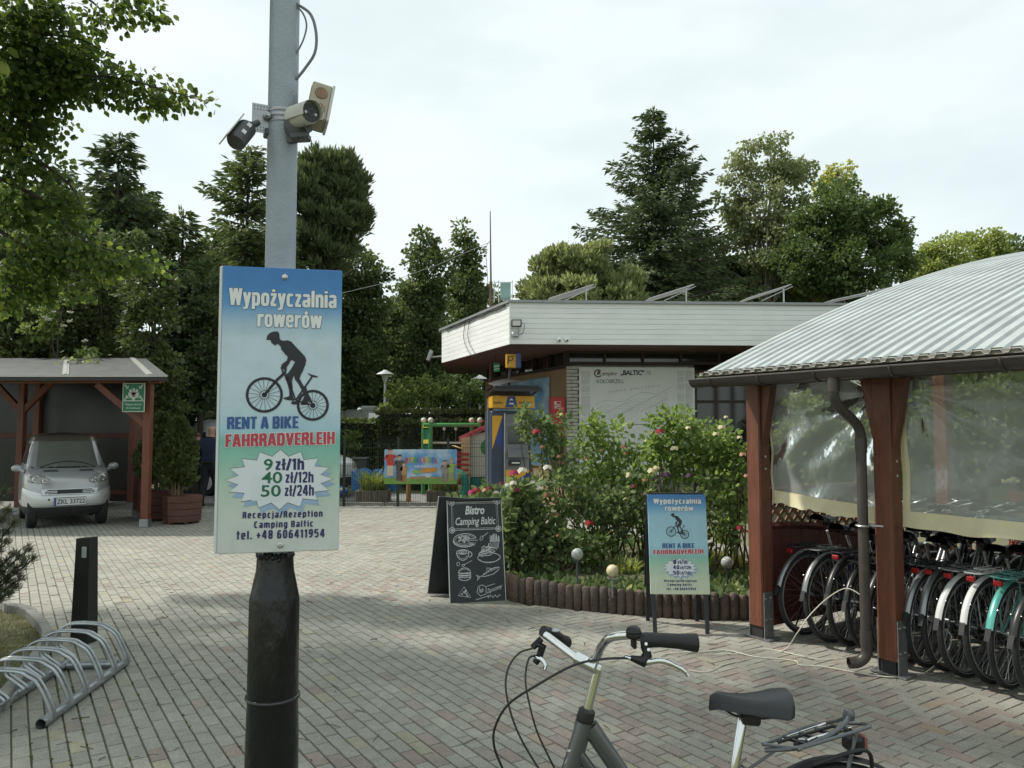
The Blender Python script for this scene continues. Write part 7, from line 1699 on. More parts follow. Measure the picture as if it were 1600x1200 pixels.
# low climbing block left of the house
cb_ = thing('climbing_block', 'low red log block with yellow ramp and teal slide next to the playhouse', 'play block', (0, 18.4, 0))
xl = W(704, 700, 18.4).x
for k in range(9): b = MB(); b.box((xl + .24, .3, .08 + k * .125), (.46 - .02 * (k % 2), .55, .115), bev=.04); b.build('log', m_pred, cb_)
b = MB(); q0 = W(694, 693, 18.4); q1 = W(722, 690, 18.4); b.grid(lambda u, v: Vector((q0.x + (q1.x - q0.x) * u, -.1 + .6 * v, q0.z - .05 + .06 * math.sin(u * 5) - .16 * (1 - u) ** 2)), 10, 4); b.build('yellow_ramp', mat('play_straw', (.60, .47, .22), .5), cb_)
b = MB(); s0 = W(714, 741, 18.4); b.tube(spline([(s0.x - .12, -.2, s0.z + .02), (s0.x + .12, -.25, s0.z), (s0.x + .22, -.3, s0.z - .15), (s0.x + .2, -.35, 0.02)], 5), [.12] * 5 + [.10] * 11, 10, flat=.6); b.build('teal_slide', m_pteal, cb_, True)
# blue rocking boat
bt = thing('blue_rocker', 'blue plastic rocking boat at the left of the playground', 'play rocker', (0, 17.9, 0))
xa, xb = W(549, 750, 17.9).x, W(620, 750, 17.9).x; zl, zh = W(0, 769, 17.9).z, W(0, 734, 17.9).z
poly = [(xa, zl + .05), (xa + .1, zl), (xb - .1, zl), (xb, zl + .04), (xb, zh - .12)]
poly += [(xb - .08, zh - .02), (xb - .2, zh), (xb - .32, zh - .10), (xb - .4, zh - .04), (xb - .55, zh + .0), (xa + .42, zh - .1), (xa + .3, zh - .01), (xa + .18, zh + .02), (xa + .08, zh - .05), (xa, zh - .02)]
b = MB(); b.prism(poly, .08, Matrix.Translation((0, 0, 0))); b.build('side_panel', m_pblue, bt); b = MB(); b.prism(poly, .08, Matrix.Translation((0, .5, 0))); b.build('side_panel', m_pblue, bt)
b = MB(); b.box(((xa + xb) / 2, .28, zl + .18), (xb - xa - .15, .42, .08)); b.build('seat', m_cr, bt); b = MB(); b.box(((xa + xb) / 2, .28, zl - .15), (.5, .3, .35)); b.build('spring_base', m_camg, bt)
b2 = thing('blue_float', 'small blue plastic toy edge left of the fence post', 'toy', (W(528, 755, 18.2).x, 18.2, .22)); b = MB(); b.ball((0, 0, 0), .22, 14, 8, (1.2, .8, .55)); b.build('hull', m_pblue, b2, True); b = MB(); b.ring((0, 0, .05), (0, 0, 1), .18, .035, 20, 6); b.build('rim', m_cr, b2, True)
wp = thing('wooden_post', 'short golden wooden post between the two planter boxes', 'post', G(637, 788) + Vector((0, .12, 0)))
b = MB(); b.lathe([(.055, 0), (.055, .62), (.045, .66), (.0001, .67)], n=14); b.build('post', mat('golden_wood', (.34, .19, .06), .6, var=.25, stretch=(5, 5, .6)), wp, True); b = MB(); b.lathe([(.062, .60), (.062, .66), (.02, .685)], n=14); b.build('cap', m_wgrey, wp, True)
bi = thing('waste_bin', 'dark grey wheeled bin standing left behind the fence', 'bin', (W(563, 700, 21).x, 21, 0)); b = MB(); b.lathe([(.22, .06), (.30, .85)], n=4, M=Matrix.Rotation(R(45), 3, 'Z')); b.build('body', m_camg, bi); b = MB(); b.box((0, 0, .88), (.46, .48, .05), bev=.02); b.build('lid', m_camg, bi)

# lamps
m_lampp = mat('lamp_post_grey', (.45, .46, .45), .5, .2, var=.1)
def lamp(px_, ptop, Y, lab):
    p = W(px_, ptop, Y); th = thing('park_lamp', lab, 'lamp', (p.x, Y, 0), group='park lamps'); H = p.z
    b = MB(); b.lathe([(.075, 0), (.07, 1.2), (.045, 1.25), (.04, H - .45)], n=12); b.build('post', m_lampp, th, True)
    b = MB(); b.lathe([(.05, H - .45), (.13, H - .22), (.14, H - .16), (.05, H - .14)], n=18); b.build('lantern', mat('lamp_globe', (.55, .56, .52), .3), th, True)
    b = MB(); b.lathe([(.31, H - .16), (.29, H - .13), (.10, H - .04), (.06, H), (.0001, H)], n=22); b.build('hood', m_lampp, th, True)
lamp(602, 578, 27.0, 'grey park lamp with flat hood above the hedge, left one'); lamp(750, 586, 29.0, 'grey park lamp with flat hood above the hedge, right one near the building')
# camper
cp = thing('camper', 'white camper with folded awning beyond the left hedge', 'camper', (W(565, 650, 33).x, 33, 0))
zt_, zb_ = W(0, 642, 33).z, 0
b = MB(); b.box((.25, 0, (zt_ + .4) / 2), (1.0, 5, zt_ - .4), bev=.12); b.build('body', m_vanw, cp)
b = MB(); b.box((-.62, -1.6, zt_ - .18), (.75, 2.2, .30), Matrix.Translation((0, 0, 0)), bev=.06); b.build('awning', m_wh, cp)
b = MB(); b.box((.45, -.5, zt_ + .08), (.65, .8, .22), bev=.05); b.build('roof_box', m_wh, cp)
b = MB(); b.box((-.02, -2.51, zt_ - .6), (.35, .02, .5)); b.build('window', m_wind2, cp)
# ================================================================ vegetation
def nrm(a): return a / np.maximum(np.linalg.norm(a, axis=1, keepdims=True), 1e-9)
def leafmesh(name, C, D, L_, Wd, m, parent, k=4, fold=.0):
    """C base points, D directions, per-leaf length/width; k=4 diamond, k=6 rounder leaf"""
    n_ = len(C); D = nrm(D); S_ = nrm(np.cross(D, rng.normal(0, 1, (n_, 3)))); N_ = np.cross(D, S_); L_ = np.broadcast_to(L_, (n_,))[:, None]; Wd = np.broadcast_to(Wd, (n_,))[:, None]
    if k == 4: V = np.stack([C, C + D * L_ * .45 + S_ * Wd + N_ * fold * Wd, C + D * L_, C + D * L_ * .45 - S_ * Wd + N_ * fold * Wd], 1)
    else: V = np.stack([C, C + D * L_ * .22 + S_ * Wd * .85, C + D * L_ * .6 + S_ * Wd * .9 + N_ * fold * Wd, C + D * L_, C + D * L_ * .6 - S_ * Wd * .9 + N_ * fold * Wd, C + D * L_ * .22 - S_ * Wd * .85], 1)
    F = np.arange(n_ * k).reshape(n_, k)
    return link(name, npmesh(name, V.reshape(-1, 3), F), m, parent)
def blobs_px(bl, Y, dy=1.0):
    """(px,py,rpx,rpy[,dY]) -> world ellipsoids"""
    o = []
    for q in bl:
        c = W(q[0], q[1], Y + (q[4] if len(q) > 4 else 0)); s_ = Y / FPX; o.append((np.array(c), np.array([q[2] * s_, q[2] * s_ * dy, q[3] * s_])))
    return o
def clumps(bl, dens, r0, r1, shell=.45):
    """random clump centres in the ellipsoids, denser near their surface"""
    C = []; Rr = []; O = []
    for c, r in bl:
        n_ = max(3, int(dens * (r[0] * r[1] * r[2]) ** (2 / 3)))
        d = nrm(rng.normal(0, 1, (n_, 3))); q = shell + (1 - shell) * rng.random((n_, 1)) ** .6
        C.append(c + d * q * r); O.append(d); Rr.append(rng.uniform(r0, r1, n_))
    return np.concatenate(C), np.concatenate(Rr), np.concatenate(O)
m_bark = mat('bark', (.055, .043, .033), .95, var=.4, scale=7, bump=1.0, bscale=18, stretch=(3, 3, .7)); m_birch = mat('birch_bark', (.30, .28, .25), .9, var=.5, scale=5, bump=.5, bscale=14)
def broadleaf(name, label, bl, base, dens, r0, r1, nl, lsz, m, bark=m_bark, tr=.22, droop=.35, cat='tree', group=None, k=4, up=0.0, limbs=14, fold=.3, shell=.45, flat_=.7, asp=.42):
    th = thing(name, label, cat, base, group=group); B0 = np.array(base)
    C, Rr, O = clumps(bl, dens, r0, r1, shell)
    nn = np.maximum(4, (nl * (Rr / Rr.mean()) ** 2).astype(int)); idx = np.repeat(np.arange(len(C)), nn); n_ = len(idx)
    d = nrm(rng.normal(0, 1, (n_, 3))); rad = rng.random((n_, 1)) ** .5; P_ = C[idx] + d * rad * Rr[idx][:, None] * np.array([1, 1, flat_])
    D = d * .6 + O[idx] * .5 + np.array([0, 0, -droop + up]) + rng.normal(0, .35, (n_, 3))
    s_ = lsz * rng.uniform(.65, 1.3, n_)
    leafmesh('crown', P_ - B0, D, s_, s_ * asp, m, th, k, fold)
    # trunk and limbs
    cen = np.mean([c for c, r in bl], axis=0); topz = max(c[2] + r[2] for c, r in bl)
    b = MB(); zt = cen[2] - B0[2]; tx, ty = (cen - B0)[:2]
    tp = spline([(0, 0, -.05), (tx * .15 + .05, ty * .15, zt * .35), (tx * .6, ty * .6, zt * .75), (tx, ty, zt + (topz - cen[2]) * .6)], 5)
    b.tube(tp, [tr * (1 - .8 * i / (len(tp) - 1)) for i in range(len(tp))], 8); tk = b.build('trunk', bark, th, True)
    sel = rng.choice(len(C), min(limbs, len(C)), replace=False); b = MB()
    for i in sel:
        q = Vector(C[i] - B0); s0 = tp[min(len(tp) - 1, int(rng.uniform(.35, .85) * len(tp)))]; mid_ = s0.lerp(q, .5) + Vector((0, 0, .12 * (q - s0).length)); pts = spline([s0, mid_, q], 4); b.tube(pts, [tr * .32 * (1 - .85 * j / (len(pts) - 1)) for j in range(len(pts))], 5)
    o = b.build('limbs', bark, tk); 
    return th
def conifer(name, label, base, H, Rb, z0, m, lev=.34, nb=7, sp=.11, L0=.30, w0=.045, droop=.25, tipup=.18, tr=.2, group=None, irregular=.25, power=.85, cat='tree'):
    th = thing(name, label, cat, base, group=group); Cs = []; Ds = []; Ls = []; bb = MB(); z = z0
    while z < H - .15:
        f = 1 - (z - z0) / (H - z0); ln0 = Rb * f ** power
        for q in range(max(4, int(nb * (.6 + .5 * f)))):
            a = rng.uniform(0, 6.283); ln = max(.18, ln0 * rng.uniform(1 - irregular * 1.6, 1 + irregular)); zz = z + rng.uniform(-.5, .5) * lev; n_ = max(3, int(ln / sp)); t = (np.arange(n_) + .6) / n_
            rr_ = t * ln; up_ = .30 * f - .05; zc = zz + rr_ * up_ * .2 - droop * ln * t ** 1.4 + tipup * ln * np.maximum(0, t - .55) ** 1.2 * 1.5 + (1 - f) ** 3 * rr_ * .9
            dirv = np.array([math.cos(a), math.sin(a), 0]); sid = np.array([-math.sin(a), math.cos(a), 0]); Pt = np.outer(rr_, dirv) + np.stack([np.zeros(n_), np.zeros(n_), zc], 1)
            if ln > .5: bb.tube([tuple(Pt[0] * .1 + np.array([0, 0, zz * .9])), tuple(Pt[n_ // 2]), tuple(Pt[-1])], [.035 * ln / 3 + .008, .02 * ln / 3 + .005, .004], 4, caps=False)
            wspan = (.34 * ln * (1 - t) + .10) * np.minimum(1, .35 + t * 1.8)
            for sgn in (-1, 1):
                for k in range(3):
                    off = rng.random(n_) * wspan; Cs.append(Pt + np.outer(off * sgn, sid) + np.stack([np.zeros(n_), np.zeros(n_), -off * .35 - rng.random(n_) * .06], 1)); Ds.append(dirv * .75 + sid * sgn * rng.uniform(.3, 1.1, (n_, 1)) + np.stack([np.zeros(n_), np.zeros(n_), rng.normal(-.25, .3, n_)], 1)); Ls.append(np.full(n_, L0) * rng.uniform(.6, 1.25, n_))
        z += lev * (.55 + .5 * f)
    C = np.concatenate(Cs); D = np.concatenate(Ds); L_ = np.concatenate(Ls)
    top_n = 24; C = np.concatenate([C, np.stack([rng.normal(0, .03, top_n), rng.normal(0, .03, top_n), rng.uniform(H - .7, H - .05, top_n)], 1)]); D = np.concatenate([D, np.stack([rng.normal(0, .5, top_n), rng.normal(0, .5, top_n), np.ones(top_n) * .8], 1)]); L_ = np.concatenate([L_, np.full(top_n, L0 * .8)])
    leafmesh('crown', C, D, L_, w0 * L_ / L0, m, th, 4, .2)
    b = MB(); b.tube([(0, 0, -.05), (0, 0, H * .5), (.02, 0, H)], [tr, tr * .55, .012], 8); tk = b.build('trunk', m_bark, th, True); bb.build('limbs', m_bark, tk)
    return th
LB_ = 1.58
gm = lambda n_, a, b_, t_=.32, c3=None: leafmat(n_, [x * LB_ for x in a], [x * LB_ for x in b_], t_, .55, [x * LB_ for x in c3] if c3 else None)
M_spr = gm('needles_spruce', (.027, .043, .018), (.062, .084, .033), .22); M_spr2 = gm('needles_spruce_light', (.036, .055, .019), (.082, .104, .038), .24); M_pine = gm('needles_pine', (.038, .055, .024), (.080, .100, .040), .22)
M_bir = gm('leaves_birch', (.075, .095, .040), (.150, .165, .080), .35); M_map = gm('leaves_maple', (.032, .056, .018), (.078, .108, .036), .32); M_mapy = gm('leaves_yellowish', (.13, .15, .035), (.24, .25, .08), .4); M_lime = gm('leaves_lime', (.085, .115, .030), (.175, .20, .065), .4); M_wil = gm('leaves_willow', (.072, .092, .036), (.145, .165, .072), .38)
M_ald = gm('leaves_alder', (.035, .055, .020), (.085, .110, .040), .32); M_dark = gm('leaves_dark', (.030, .046, .018), (.068, .090, .035), .3); M_thu = gm('leaves_thuja', (.030, .045, .015), (.070, .085, .028), .25); M_shr = gm('leaves_shrub', (.055, .085, .022), (.125, .155, .05), .35); M_hed = gm('leaves_hedge', (.035, .050, .016), (.085, .100, .035), .28, (.13, .10, .05)); M_lin = gm('leaves_linden', (.030, .054, .014), (.072, .105, .026), .42, (.16, .19, .045)); M_ros = gm('leaves_rose', (.058, .098, .027), (.132, .185, .055), .42, (.22, .27, .10)); M_ros2 = gm('leaves_rose_dark', (.040, .064, .026), (.098, .132, .052), .38, (.24, .25, .13))
def base_at(px_, Y, z=-.06): p = W(px_, 700, Y); return (p.x, Y, z)
# ---- right and centre background
p = W(1020, 170, 33); conifer('spruce_tree', 'tall dark spruce with pointed top behind the reception roof', (p.x, 33, -.06), p.z + .06, 5.9, 1.5, M_spr, lev=.34, nb=9, power=.84, irregular=.36, droop=.32, tipup=.3)
p = W(1070, 236, 36); conifer('spruce_tree', 'shorter spruce top just right of the tallest spruce', (p.x, 36, -.06), p.z + .06, 3.6, 2.0, M_spr2, lev=.4, nb=7)
broadleaf('birch_tree', 'airy pale birch right of the tall spruce', blobs_px([(1190, 248, 46, 42), (1152, 300, 34, 46), (1235, 288, 36, 44), (1195, 330, 66, 46), (1180, 400, 72, 60), (1250, 262, 18, 20), (1240, 400, 40, 60)], 36), base_at(1195, 36), 20, .25, .6, 55, .17, M_bir, m_birch, .2, .9, limbs=26, shell=.35)
broadleaf('maple_tree', 'broad dark green maple behind the shelter roof', blobs_px([(1300, 340, 48, 42), (1362, 352, 44, 44), (1275, 405, 58, 52), (1400, 396, 30, 46), (1340, 420, 80, 50), (1320, 300, 30, 26)], 33), base_at(1335, 33), 24, .3, .65, 80, .17, M_map, limbs=18)
broadleaf('maple_tree', 'yellow green tree top peeking out above the dark maple', blobs_px([(1308, 274, 22, 16), (1290, 292, 18, 14), (1330, 290, 14, 12)], 37), base_at(1308, 37), 34, .2, .4, 40, .17, M_mapy, limbs=6)
for k, (bl, lab) in enumerate((([(1452, 424, 30, 34), (1480, 398, 32, 30), (1470, 445, 50, 40)], 'light green tree left end of the row above the shelter roof'), ([(1535, 388, 36, 26), (1515, 420, 40, 34), (1560, 420, 40, 40)], 'light green tree in the middle above the shelter roof'), ([(1590, 400, 26, 30), (1640, 400, 40, 40), (1600, 430, 40, 40)], 'grey green tree at the right picture edge above the roof'))):
    broadleaf('lime_tree', lab, blobs_px(bl, 43 + k), base_at(bl[0][0], 43 + k), 22, .35, .7, 60, .20, (M_lime, M_lime, M_map)[k], limbs=12)
broadleaf('willow_shrub', 'pale green bushy willow right behind the reception roof', blobs_px([(905, 425, 52, 40), (850, 445, 40, 36), (958, 440, 40, 36), (880, 402, 28, 20), (925, 395, 26, 14), (905, 470, 95, 40), (985, 455, 26, 26)], 25), base_at(905, 25), 60, .14, .34, 60, .19, M_wil, tr=.12, droop=-.5, up=.5, limbs=24, shell=.2, asp=.24)
broadleaf('alder_tree', 'slim alder with pointed crown left of the mast', blobs_px([(664, 385, 20, 26), (672, 425, 32, 36), (660, 480, 36, 44), (655, 540, 42, 50), (660, 600, 46, 40)], 31), base_at(662, 31), 40, .25, .5, 60, .16, M_ald, limbs=20, shell=.3)
broadleaf('alder_tree', 'second slim alder right next to the mast', blobs_px([(722, 368, 12, 20), (726, 405, 24, 30), (735, 450, 32, 36), (728, 510, 36, 44), (740, 570, 34, 44)], 33), base_at(728, 33), 40, .25, .5, 60, .16, M_ald, limbs=20, shell=.3)
broadleaf('backdrop_tree', 'dark tree filling the gap low behind the left alder', blobs_px([(612, 520, 40, 50), (600, 590, 50, 50), (640, 580, 40, 60)], 36), base_at(610, 36), 26, .4, .8, 60, .22, M_dark, limbs=10)
broadleaf('backdrop_tree', 'dark tree behind the kiosk overhang and the right lamp', blobs_px([(775, 545, 34, 60), (745, 600, 44, 46), (800, 520, 30, 60), (700, 590, 40, 50)], 37), base_at(770, 37), 26, .4, .8, 60, .22, M_dark, limbs=10)
broadleaf('backdrop_tree', 'dark tree far behind the rental sign', blobs_px([(470, 560, 70, 70), (400, 600, 70, 60), (530, 600, 60, 60)], 34), base_at(470, 34), 24, .4, .8, 60, .22, M_dark, limbs=10)
broadleaf('round_shrub', 'light green rounded shrub behind the hedge between the two lamps', blobs_px([(640, 622, 34, 26), (668, 612, 32, 26), (620, 635, 24, 18)], 26), base_at(645, 26), 40, .15, .3, 60, .11, M_shr, tr=.06, cat='shrub', limbs=10)
broadleaf('round_shrub', 'dark shrub behind the hedge left of the right lamp', blobs_px([(712, 610, 34, 30), (700, 632, 40, 20), (735, 628, 20, 22)], 26.5), base_at(710, 26.5), 36, .15, .3, 60, .11, M_map, tr=.06, cat='shrub', limbs=10)
broadleaf('backdrop_tree', 'dark foliage low behind the tall spruce and the solar panels', blobs_px([(1120, 430, 50, 46), (1050, 440, 60, 40), (1200, 440, 70, 40), (1280, 450, 60, 30)], 38), base_at(1120, 38), 22, .4, .8, 60, .22, M_dark, limbs=8)
broadleaf('backdrop_tree', 'dark mid height trees between alders and tall hedge', blobs_px([(690, 560, 50, 60), (640, 500, 40, 50), (700, 490, 30, 50), (600, 560, 44, 60), (760, 500, 26, 50)], 36), base_at(680, 36), 24, .4, .8, 60, .22, M_ald, limbs=8)
# beyond the bicycle shelter, seen under its roof and through the plastic
broadleaf('laurel_bush', 'leafy bush behind the shelter screen seen through the plastic', blobs_px([(1290, 690, 60, 50), (1250, 650, 50, 40), (1340, 720, 60, 60)], 10.5), base_at(1290, 10.5, .0), 60, .15, .3, 60, .10, M_shr, tr=.05, cat='shrub', limbs=10)
broadleaf('laurel_bush', 'large shrub behind the back of the bicycle shelter', blobs_px([(1480, 680, 90, 70), (1560, 650, 90, 70), (1640, 690, 90, 80), (1420, 710, 60, 60)], 13.5), base_at(1530, 13.5, .0), 50, .2, .4, 60, .13, M_map, tr=.08, cat='shrub', limbs=10)
broadleaf('backdrop_tree', 'tree beyond the bicycle shelter under the roof line', blobs_px([(1550, 560, 120, 90), (1660, 600, 120, 100), (1420, 600, 90, 80)], 24), base_at(1550, 24), 24, .35, .7, 60, .2, M_dark, limbs=10)
# ---- left background
p = W(388, 228, 24); conifer('spruce_tree', 'spruce left behind the pole with feathery drooping branches', (p.x, 24, -.06), p.z + .06, 3.0, 1.2, M_spr2, lev=.34, nb=8, power=.62, irregular=.32)
broadleaf('pine_tree', 'dense rounded pine right behind the pole', blobs_px([(495, 262, 40, 26), (530, 268, 34, 24), (545, 292, 30, 28), (470, 300, 44, 50), (520, 335, 60, 38), (555, 316, 22, 18), (490, 390, 66, 46), (500, 300, 60, 46), (560, 350, 24, 16)], 26), base_at(505, 26), 60, .16, .34, 90, .24, M_pine, tr=.16, droop=-.6, up=.6, limbs=24, shell=.15, asp=.13)
broadleaf('ash_tree', 'mid green tree right behind the rental sign', blobs_px([(545, 420, 40, 36), (520, 470, 56, 50), (570, 480, 34, 50), (555, 560, 52, 60), (500, 560, 60, 70), (590, 440, 14, 22)], 30), base_at(520, 30), 40, .22, .5, 70, .15, M_ald, limbs=18)
p = W(186, 208, 21); conifer('spruce_tree', 'dark spruce with jagged side left behind the car shelter', (p.x, 21, -.06), p.z + .06, 2.1, .8, M_spr, lev=.30, nb=8, power=.55, irregular=.35)
p = W(286, 326, 22); conifer('spruce_tree', 'smaller spruce between the shelter and the pole', (p.x, 22, -.06), p.z + .06, 1.9, .6, M_spr2, lev=.3, nb=8, power=.6, irregular=.3)
p = W(90, 262, 22); conifer('spruce_tree', 'dark spruce mostly hidden behind the linden leaves at far left', (p.x, 22, -.06), p.z + .06, 2.4, .8, M_spr, lev=.34, nb=7, power=.6)
for k, (bl, Y, m, lab) in enumerate((([(40, 470, 60, 60), (20, 540, 60, 60), (80, 540, 60, 60), (50, 600, 80, 60)], 17.6, M_thu, 'dark evergreen mass behind the left part of the car shelter'), ([(150, 480, 56, 60), (140, 560, 60, 60), (180, 620, 60, 60)], 17.9, M_thu, 'dark evergreen behind the middle of the car shelter roof'), ([(225, 450, 40, 50), (240, 520, 44, 60), (235, 590, 50, 60), (255, 650, 40, 60), (250, 710, 36, 50)], 17.3, M_thu, 'brownish green arborvitae at the right corner of the car shelter'), ([(310, 470, 36, 60), (320, 540, 40, 60), (300, 600, 40, 46), (325, 610, 30, 36)], 20, M_dark, 'dark tree just left of the rental sign'), ([(60, 400, 70, 40), (130, 420, 60, 40), (200, 400, 50, 40), (0, 420, 50, 60)], 19.5, M_dark, 'dark tree crown above the car shelter behind the linden'))):
    broadleaf('arborvitae' if m is M_thu else 'dark_tree', lab, blobs_px(bl, Y, .7), base_at(bl[0][0], Y), 60, .16, .34, 64, .12, m, tr=.12, droop=.1, limbs=14, shell=.3)
broadleaf('ash_tree', 'mid green tree between the small spruce and the pole', blobs_px([(345, 390, 34, 40), (330, 440, 44, 44), (390, 430, 44, 50), (370, 500, 60, 60), (300, 400, 24, 36)], 26), base_at(350, 26), 34, .22, .45, 60, .15, M_ald, limbs=14)
broadleaf('ash_tree', 'mid green tree behind the dark spruce over the car shelter', blobs_px([(240, 350, 36, 40), (150, 360, 50, 50), (100, 330, 50, 50), (200, 330, 40, 50), (40, 330, 50, 60)], 25), base_at(180, 25), 34, .22, .45, 60, .15, M_ald, limbs=14)
# elder in flower and vine on the shelter roof
eld = broadleaf('elder_shrub', 'elder with white flower clusters above the car shelter roof', blobs_px([(85, 480, 26, 36), (60, 520, 24, 24), (130, 540, 22, 18)], 16.7), base_at(85, 16.9), 60, .12, .2, 40, .10, M_shr, tr=.05, cat='shrub', limbs=8)
m_elf = mat('elder_white', (.52, .50, .38), .8, var=.1)
for (x_, y_) in ((88, 446), (80, 473), (82, 488), (76, 500), (70, 497), (109, 489), (109, 503), (100, 510), (132, 534)):
    q = Vector(W(x_, y_, 16.3)) - eld.location; b = MB()
    for k in range(14):
        a = rng.uniform(0, 6.28); r_ = .07 * math.sqrt(rng.random()); b.ball(q + Vector((r_ * math.cos(a), r_ * math.sin(a) * .5, rng.normal(0, .015) + r_ * .3)), .022, 6, 4, (1, 1, .6))
    b.build('flower_cluster', m_elf, eld, True)
vn = thing('climbing_vine', 'light green vine shoots lying on the car shelter roof edge', 'vine', W(130, 566, 15.2)); n_ = 46
leafmesh('leaves', rng.normal(0, 1, (n_, 3)) * np.array([.18, .08, .09]), rng.normal(0, 1, (n_, 3)) + np.array([0, -.5, .2]), rng.uniform(.08, .16, n_), .035, M_wil, vn, 6, .2)
b = MB(); b.tube(spline([(-.3, .1, -.1), (-.05, 0, .03), (.25, 0, .1), (.4, 0, .02)], 5), .008, 5); b.build('shoot', m_bark, vn)

# ---- hedges
def hedge(label, x0, x1, y0, y1, zt, m, dens=260, ls=.10):
    th = thing('hedge', label, 'hedge', ((x0 + x1) / 2, (y0 + y1) / 2, 0), group='clipped hedges'); cx, cy = (x0 + x1) / 2, (y0 + y1) / 2
    b = MB(); b.box((0, 0, (zt - .12) / 2), (x1 - x0 - .2, y1 - y0 - .2, zt - .12)); b.build('inner_twigs', mat('hedge_inner', (.02, .02, .012), .95, var=.4), th)
    Cs = []; Ds = []
    for (ax, sg, A, dims) in (('y', -1, (x1 - x0) * zt, 0), ('x', -1, (y1 - y0) * zt, 0), ('x', 1, (y1 - y0) * zt, 0), ('z', 1, (x1 - x0) * (y1 - y0), 0)):
        n_ = int(A * dens); u, v, d = rng.random(n_), rng.random(n_), np.abs(rng.normal(0, .07, n_))
        if ax == 'y': P_ = np.stack([(u - .5) * (x1 - x0), np.full(n_, -(y1 - y0) / 2) + d, v * zt], 1); D = np.array([0, -1, .3])
        elif ax == 'x': P_ = np.stack([sg * ((x1 - x0) / 2 - d), (u - .5) * (y1 - y0), v * zt], 1); D = np.array([sg, 0, .3])
        else: P_ = np.stack([(u - .5) * (x1 - x0), (v - .5) * (y1 - y0), zt - d + .05 * np.sin(u * 40) * rng.random(n_)], 1); D = np.array([0, 0, 1.0])
        Cs.append(P_); Ds.append(np.tile(D, (n_, 1)) + rng.normal(0, .75, (n_, 3)))
    C = np.concatenate(Cs); D = np.concatenate(Ds); s_ = rng.uniform(.6, 1.3, len(C)) * ls
    leafmesh('foliage', C, D, s_, s_ * .4, m, th, 4, .2); return th
hx = lambda px_, Y: W(px_, 700, Y).x
hedge('tall clipped brownish hedge behind the swing frame', hx(593, 24), hx(800, 24), 23.6, 24.8, W(0, 641, 24).z, M_hed)
hedge('lower dark hedge step directly behind the swing frame', hx(627, 22.4), hx(800, 22.4), 22.1, 23.0, W(0, 657, 22.4).z, M_thu)
hedge('light green hedge left of the tall hedge below the camper', hx(520, 26), hx(596, 26), 25.5, 26.6, W(0, 656, 26).z, M_shr)
broadleaf('low_shrub', 'small rounded light shrub in front of the left hedge', blobs_px([(552, 690, 16, 14), (545, 700, 12, 10)], 24), base_at(552, 24), 60, .1, .2, 50, .09, M_shr, tr=.03, cat='shrub', limbs=5)

# ---- potted conifers
def potted(px_, py_, ptop, wpx, Y, lab, m):
    p0 = W(px_, py_, Y); p1 = W(px_, ptop, Y); th = thing('potted_conifer', lab, 'conifer', p0, group='conifers in the tubs'); H = p1.z - p0.z; n_ = 6500; t = rng.random(n_) ** .8; a = rng.uniform(0, 6.283, n_)
    r_ = wpx * Y / FPX * np.clip(np.sin(np.pi * np.clip(.16 + t * .84, 0, 1)) ** .7, .12, 1) * (.35 + .65 * rng.random(n_) ** .5) * (1 + .22 * np.sin(a * 3 + t * 9)); keep = t > .17 + .06 * np.sin(a * 4); P_ = np.stack([r_ * np.cos(a), r_ * np.sin(a), t * H], 1)[keep]; a = a[keep]
    D = np.stack([np.cos(a) * .6, np.sin(a) * .6, np.full(len(a), .7)], 1) + rng.normal(0, .35, (len(a), 3)); s_ = rng.uniform(.06, .14, len(a)); leafmesh('foliage', P_, D, s_, s_ * .28, m, th, 4, .2)
    b = MB()
    for k in range(9): an = rng.uniform(0, 6.28); b.tube([(.08 * math.cos(an), .08 * math.sin(an), -.05), (.14 * math.cos(an), .14 * math.sin(an), H * .3), (.1 * math.cos(an), .1 * math.sin(an), H * .7)], [.014, .012, .004], 5)
    b.build('stems', mat('pale_stem', (.20, .16, .09), .8), th)
potted(277, 778, 657, 25, 14.0, 'bushy brown green conifer growing in the front tub', M_thu); potted(250, 768, 650, 30, 14.4, 'dark conifer in the tub beside the shelter post', M_dark)

# ---- linden in the left foreground, overhanging the frame and shading the paving
lt = Vector((-7.4, 6.9, 0))
inframe = blobs_px([(40, 40, 80, 70), (120, 110, 60, 50), (20, 150, 70, 80), (80, 80, 70, 70), (60, 140, 70, 60), (190, 140, 50, 34), (250, 148, 36, 20), (300, 156, 24, 10), (30, 250, 60, 50), (20, 330, 50, 50), (80, 395, 60, 44), (150, 410, 56, 34), (215, 412, 32, 18), (40, 440, 60, 34), (15, 475, 22, 14), (120, 455, 14, 10), (215, 14, 44, 18, -.3), (160, 30, 26, 16, -.3), (70, 200, 40, 22), (90, 330, 40, 30)], 8.6, .9)
th = thing('linden_tree', 'leafy linden branches hanging into the upper left corner', 'tree', lt); B0 = np.array(lt)
C, Rr, O = clumps(inframe, 250, .10, .22, .1); nn = np.maximum(4, (17 * (Rr / Rr.mean()) ** 2).astype(int)); idx = np.repeat(np.arange(len(C)), nn); n_ = len(idx)
d = nrm(rng.normal(0, 1, (n_, 3))); P_ = C[idx] + d * rng.random((n_, 1)) ** .5 * Rr[idx][:, None]; D = d * .6 + np.array([.25, 0, -.75]) + rng.normal(0, .35, (n_, 3)); s_ = rng.uniform(.055, .09, n_)
leafmesh('crown', P_ - B0, D, s_, s_ * .46, M_lin, th, 6, .25)
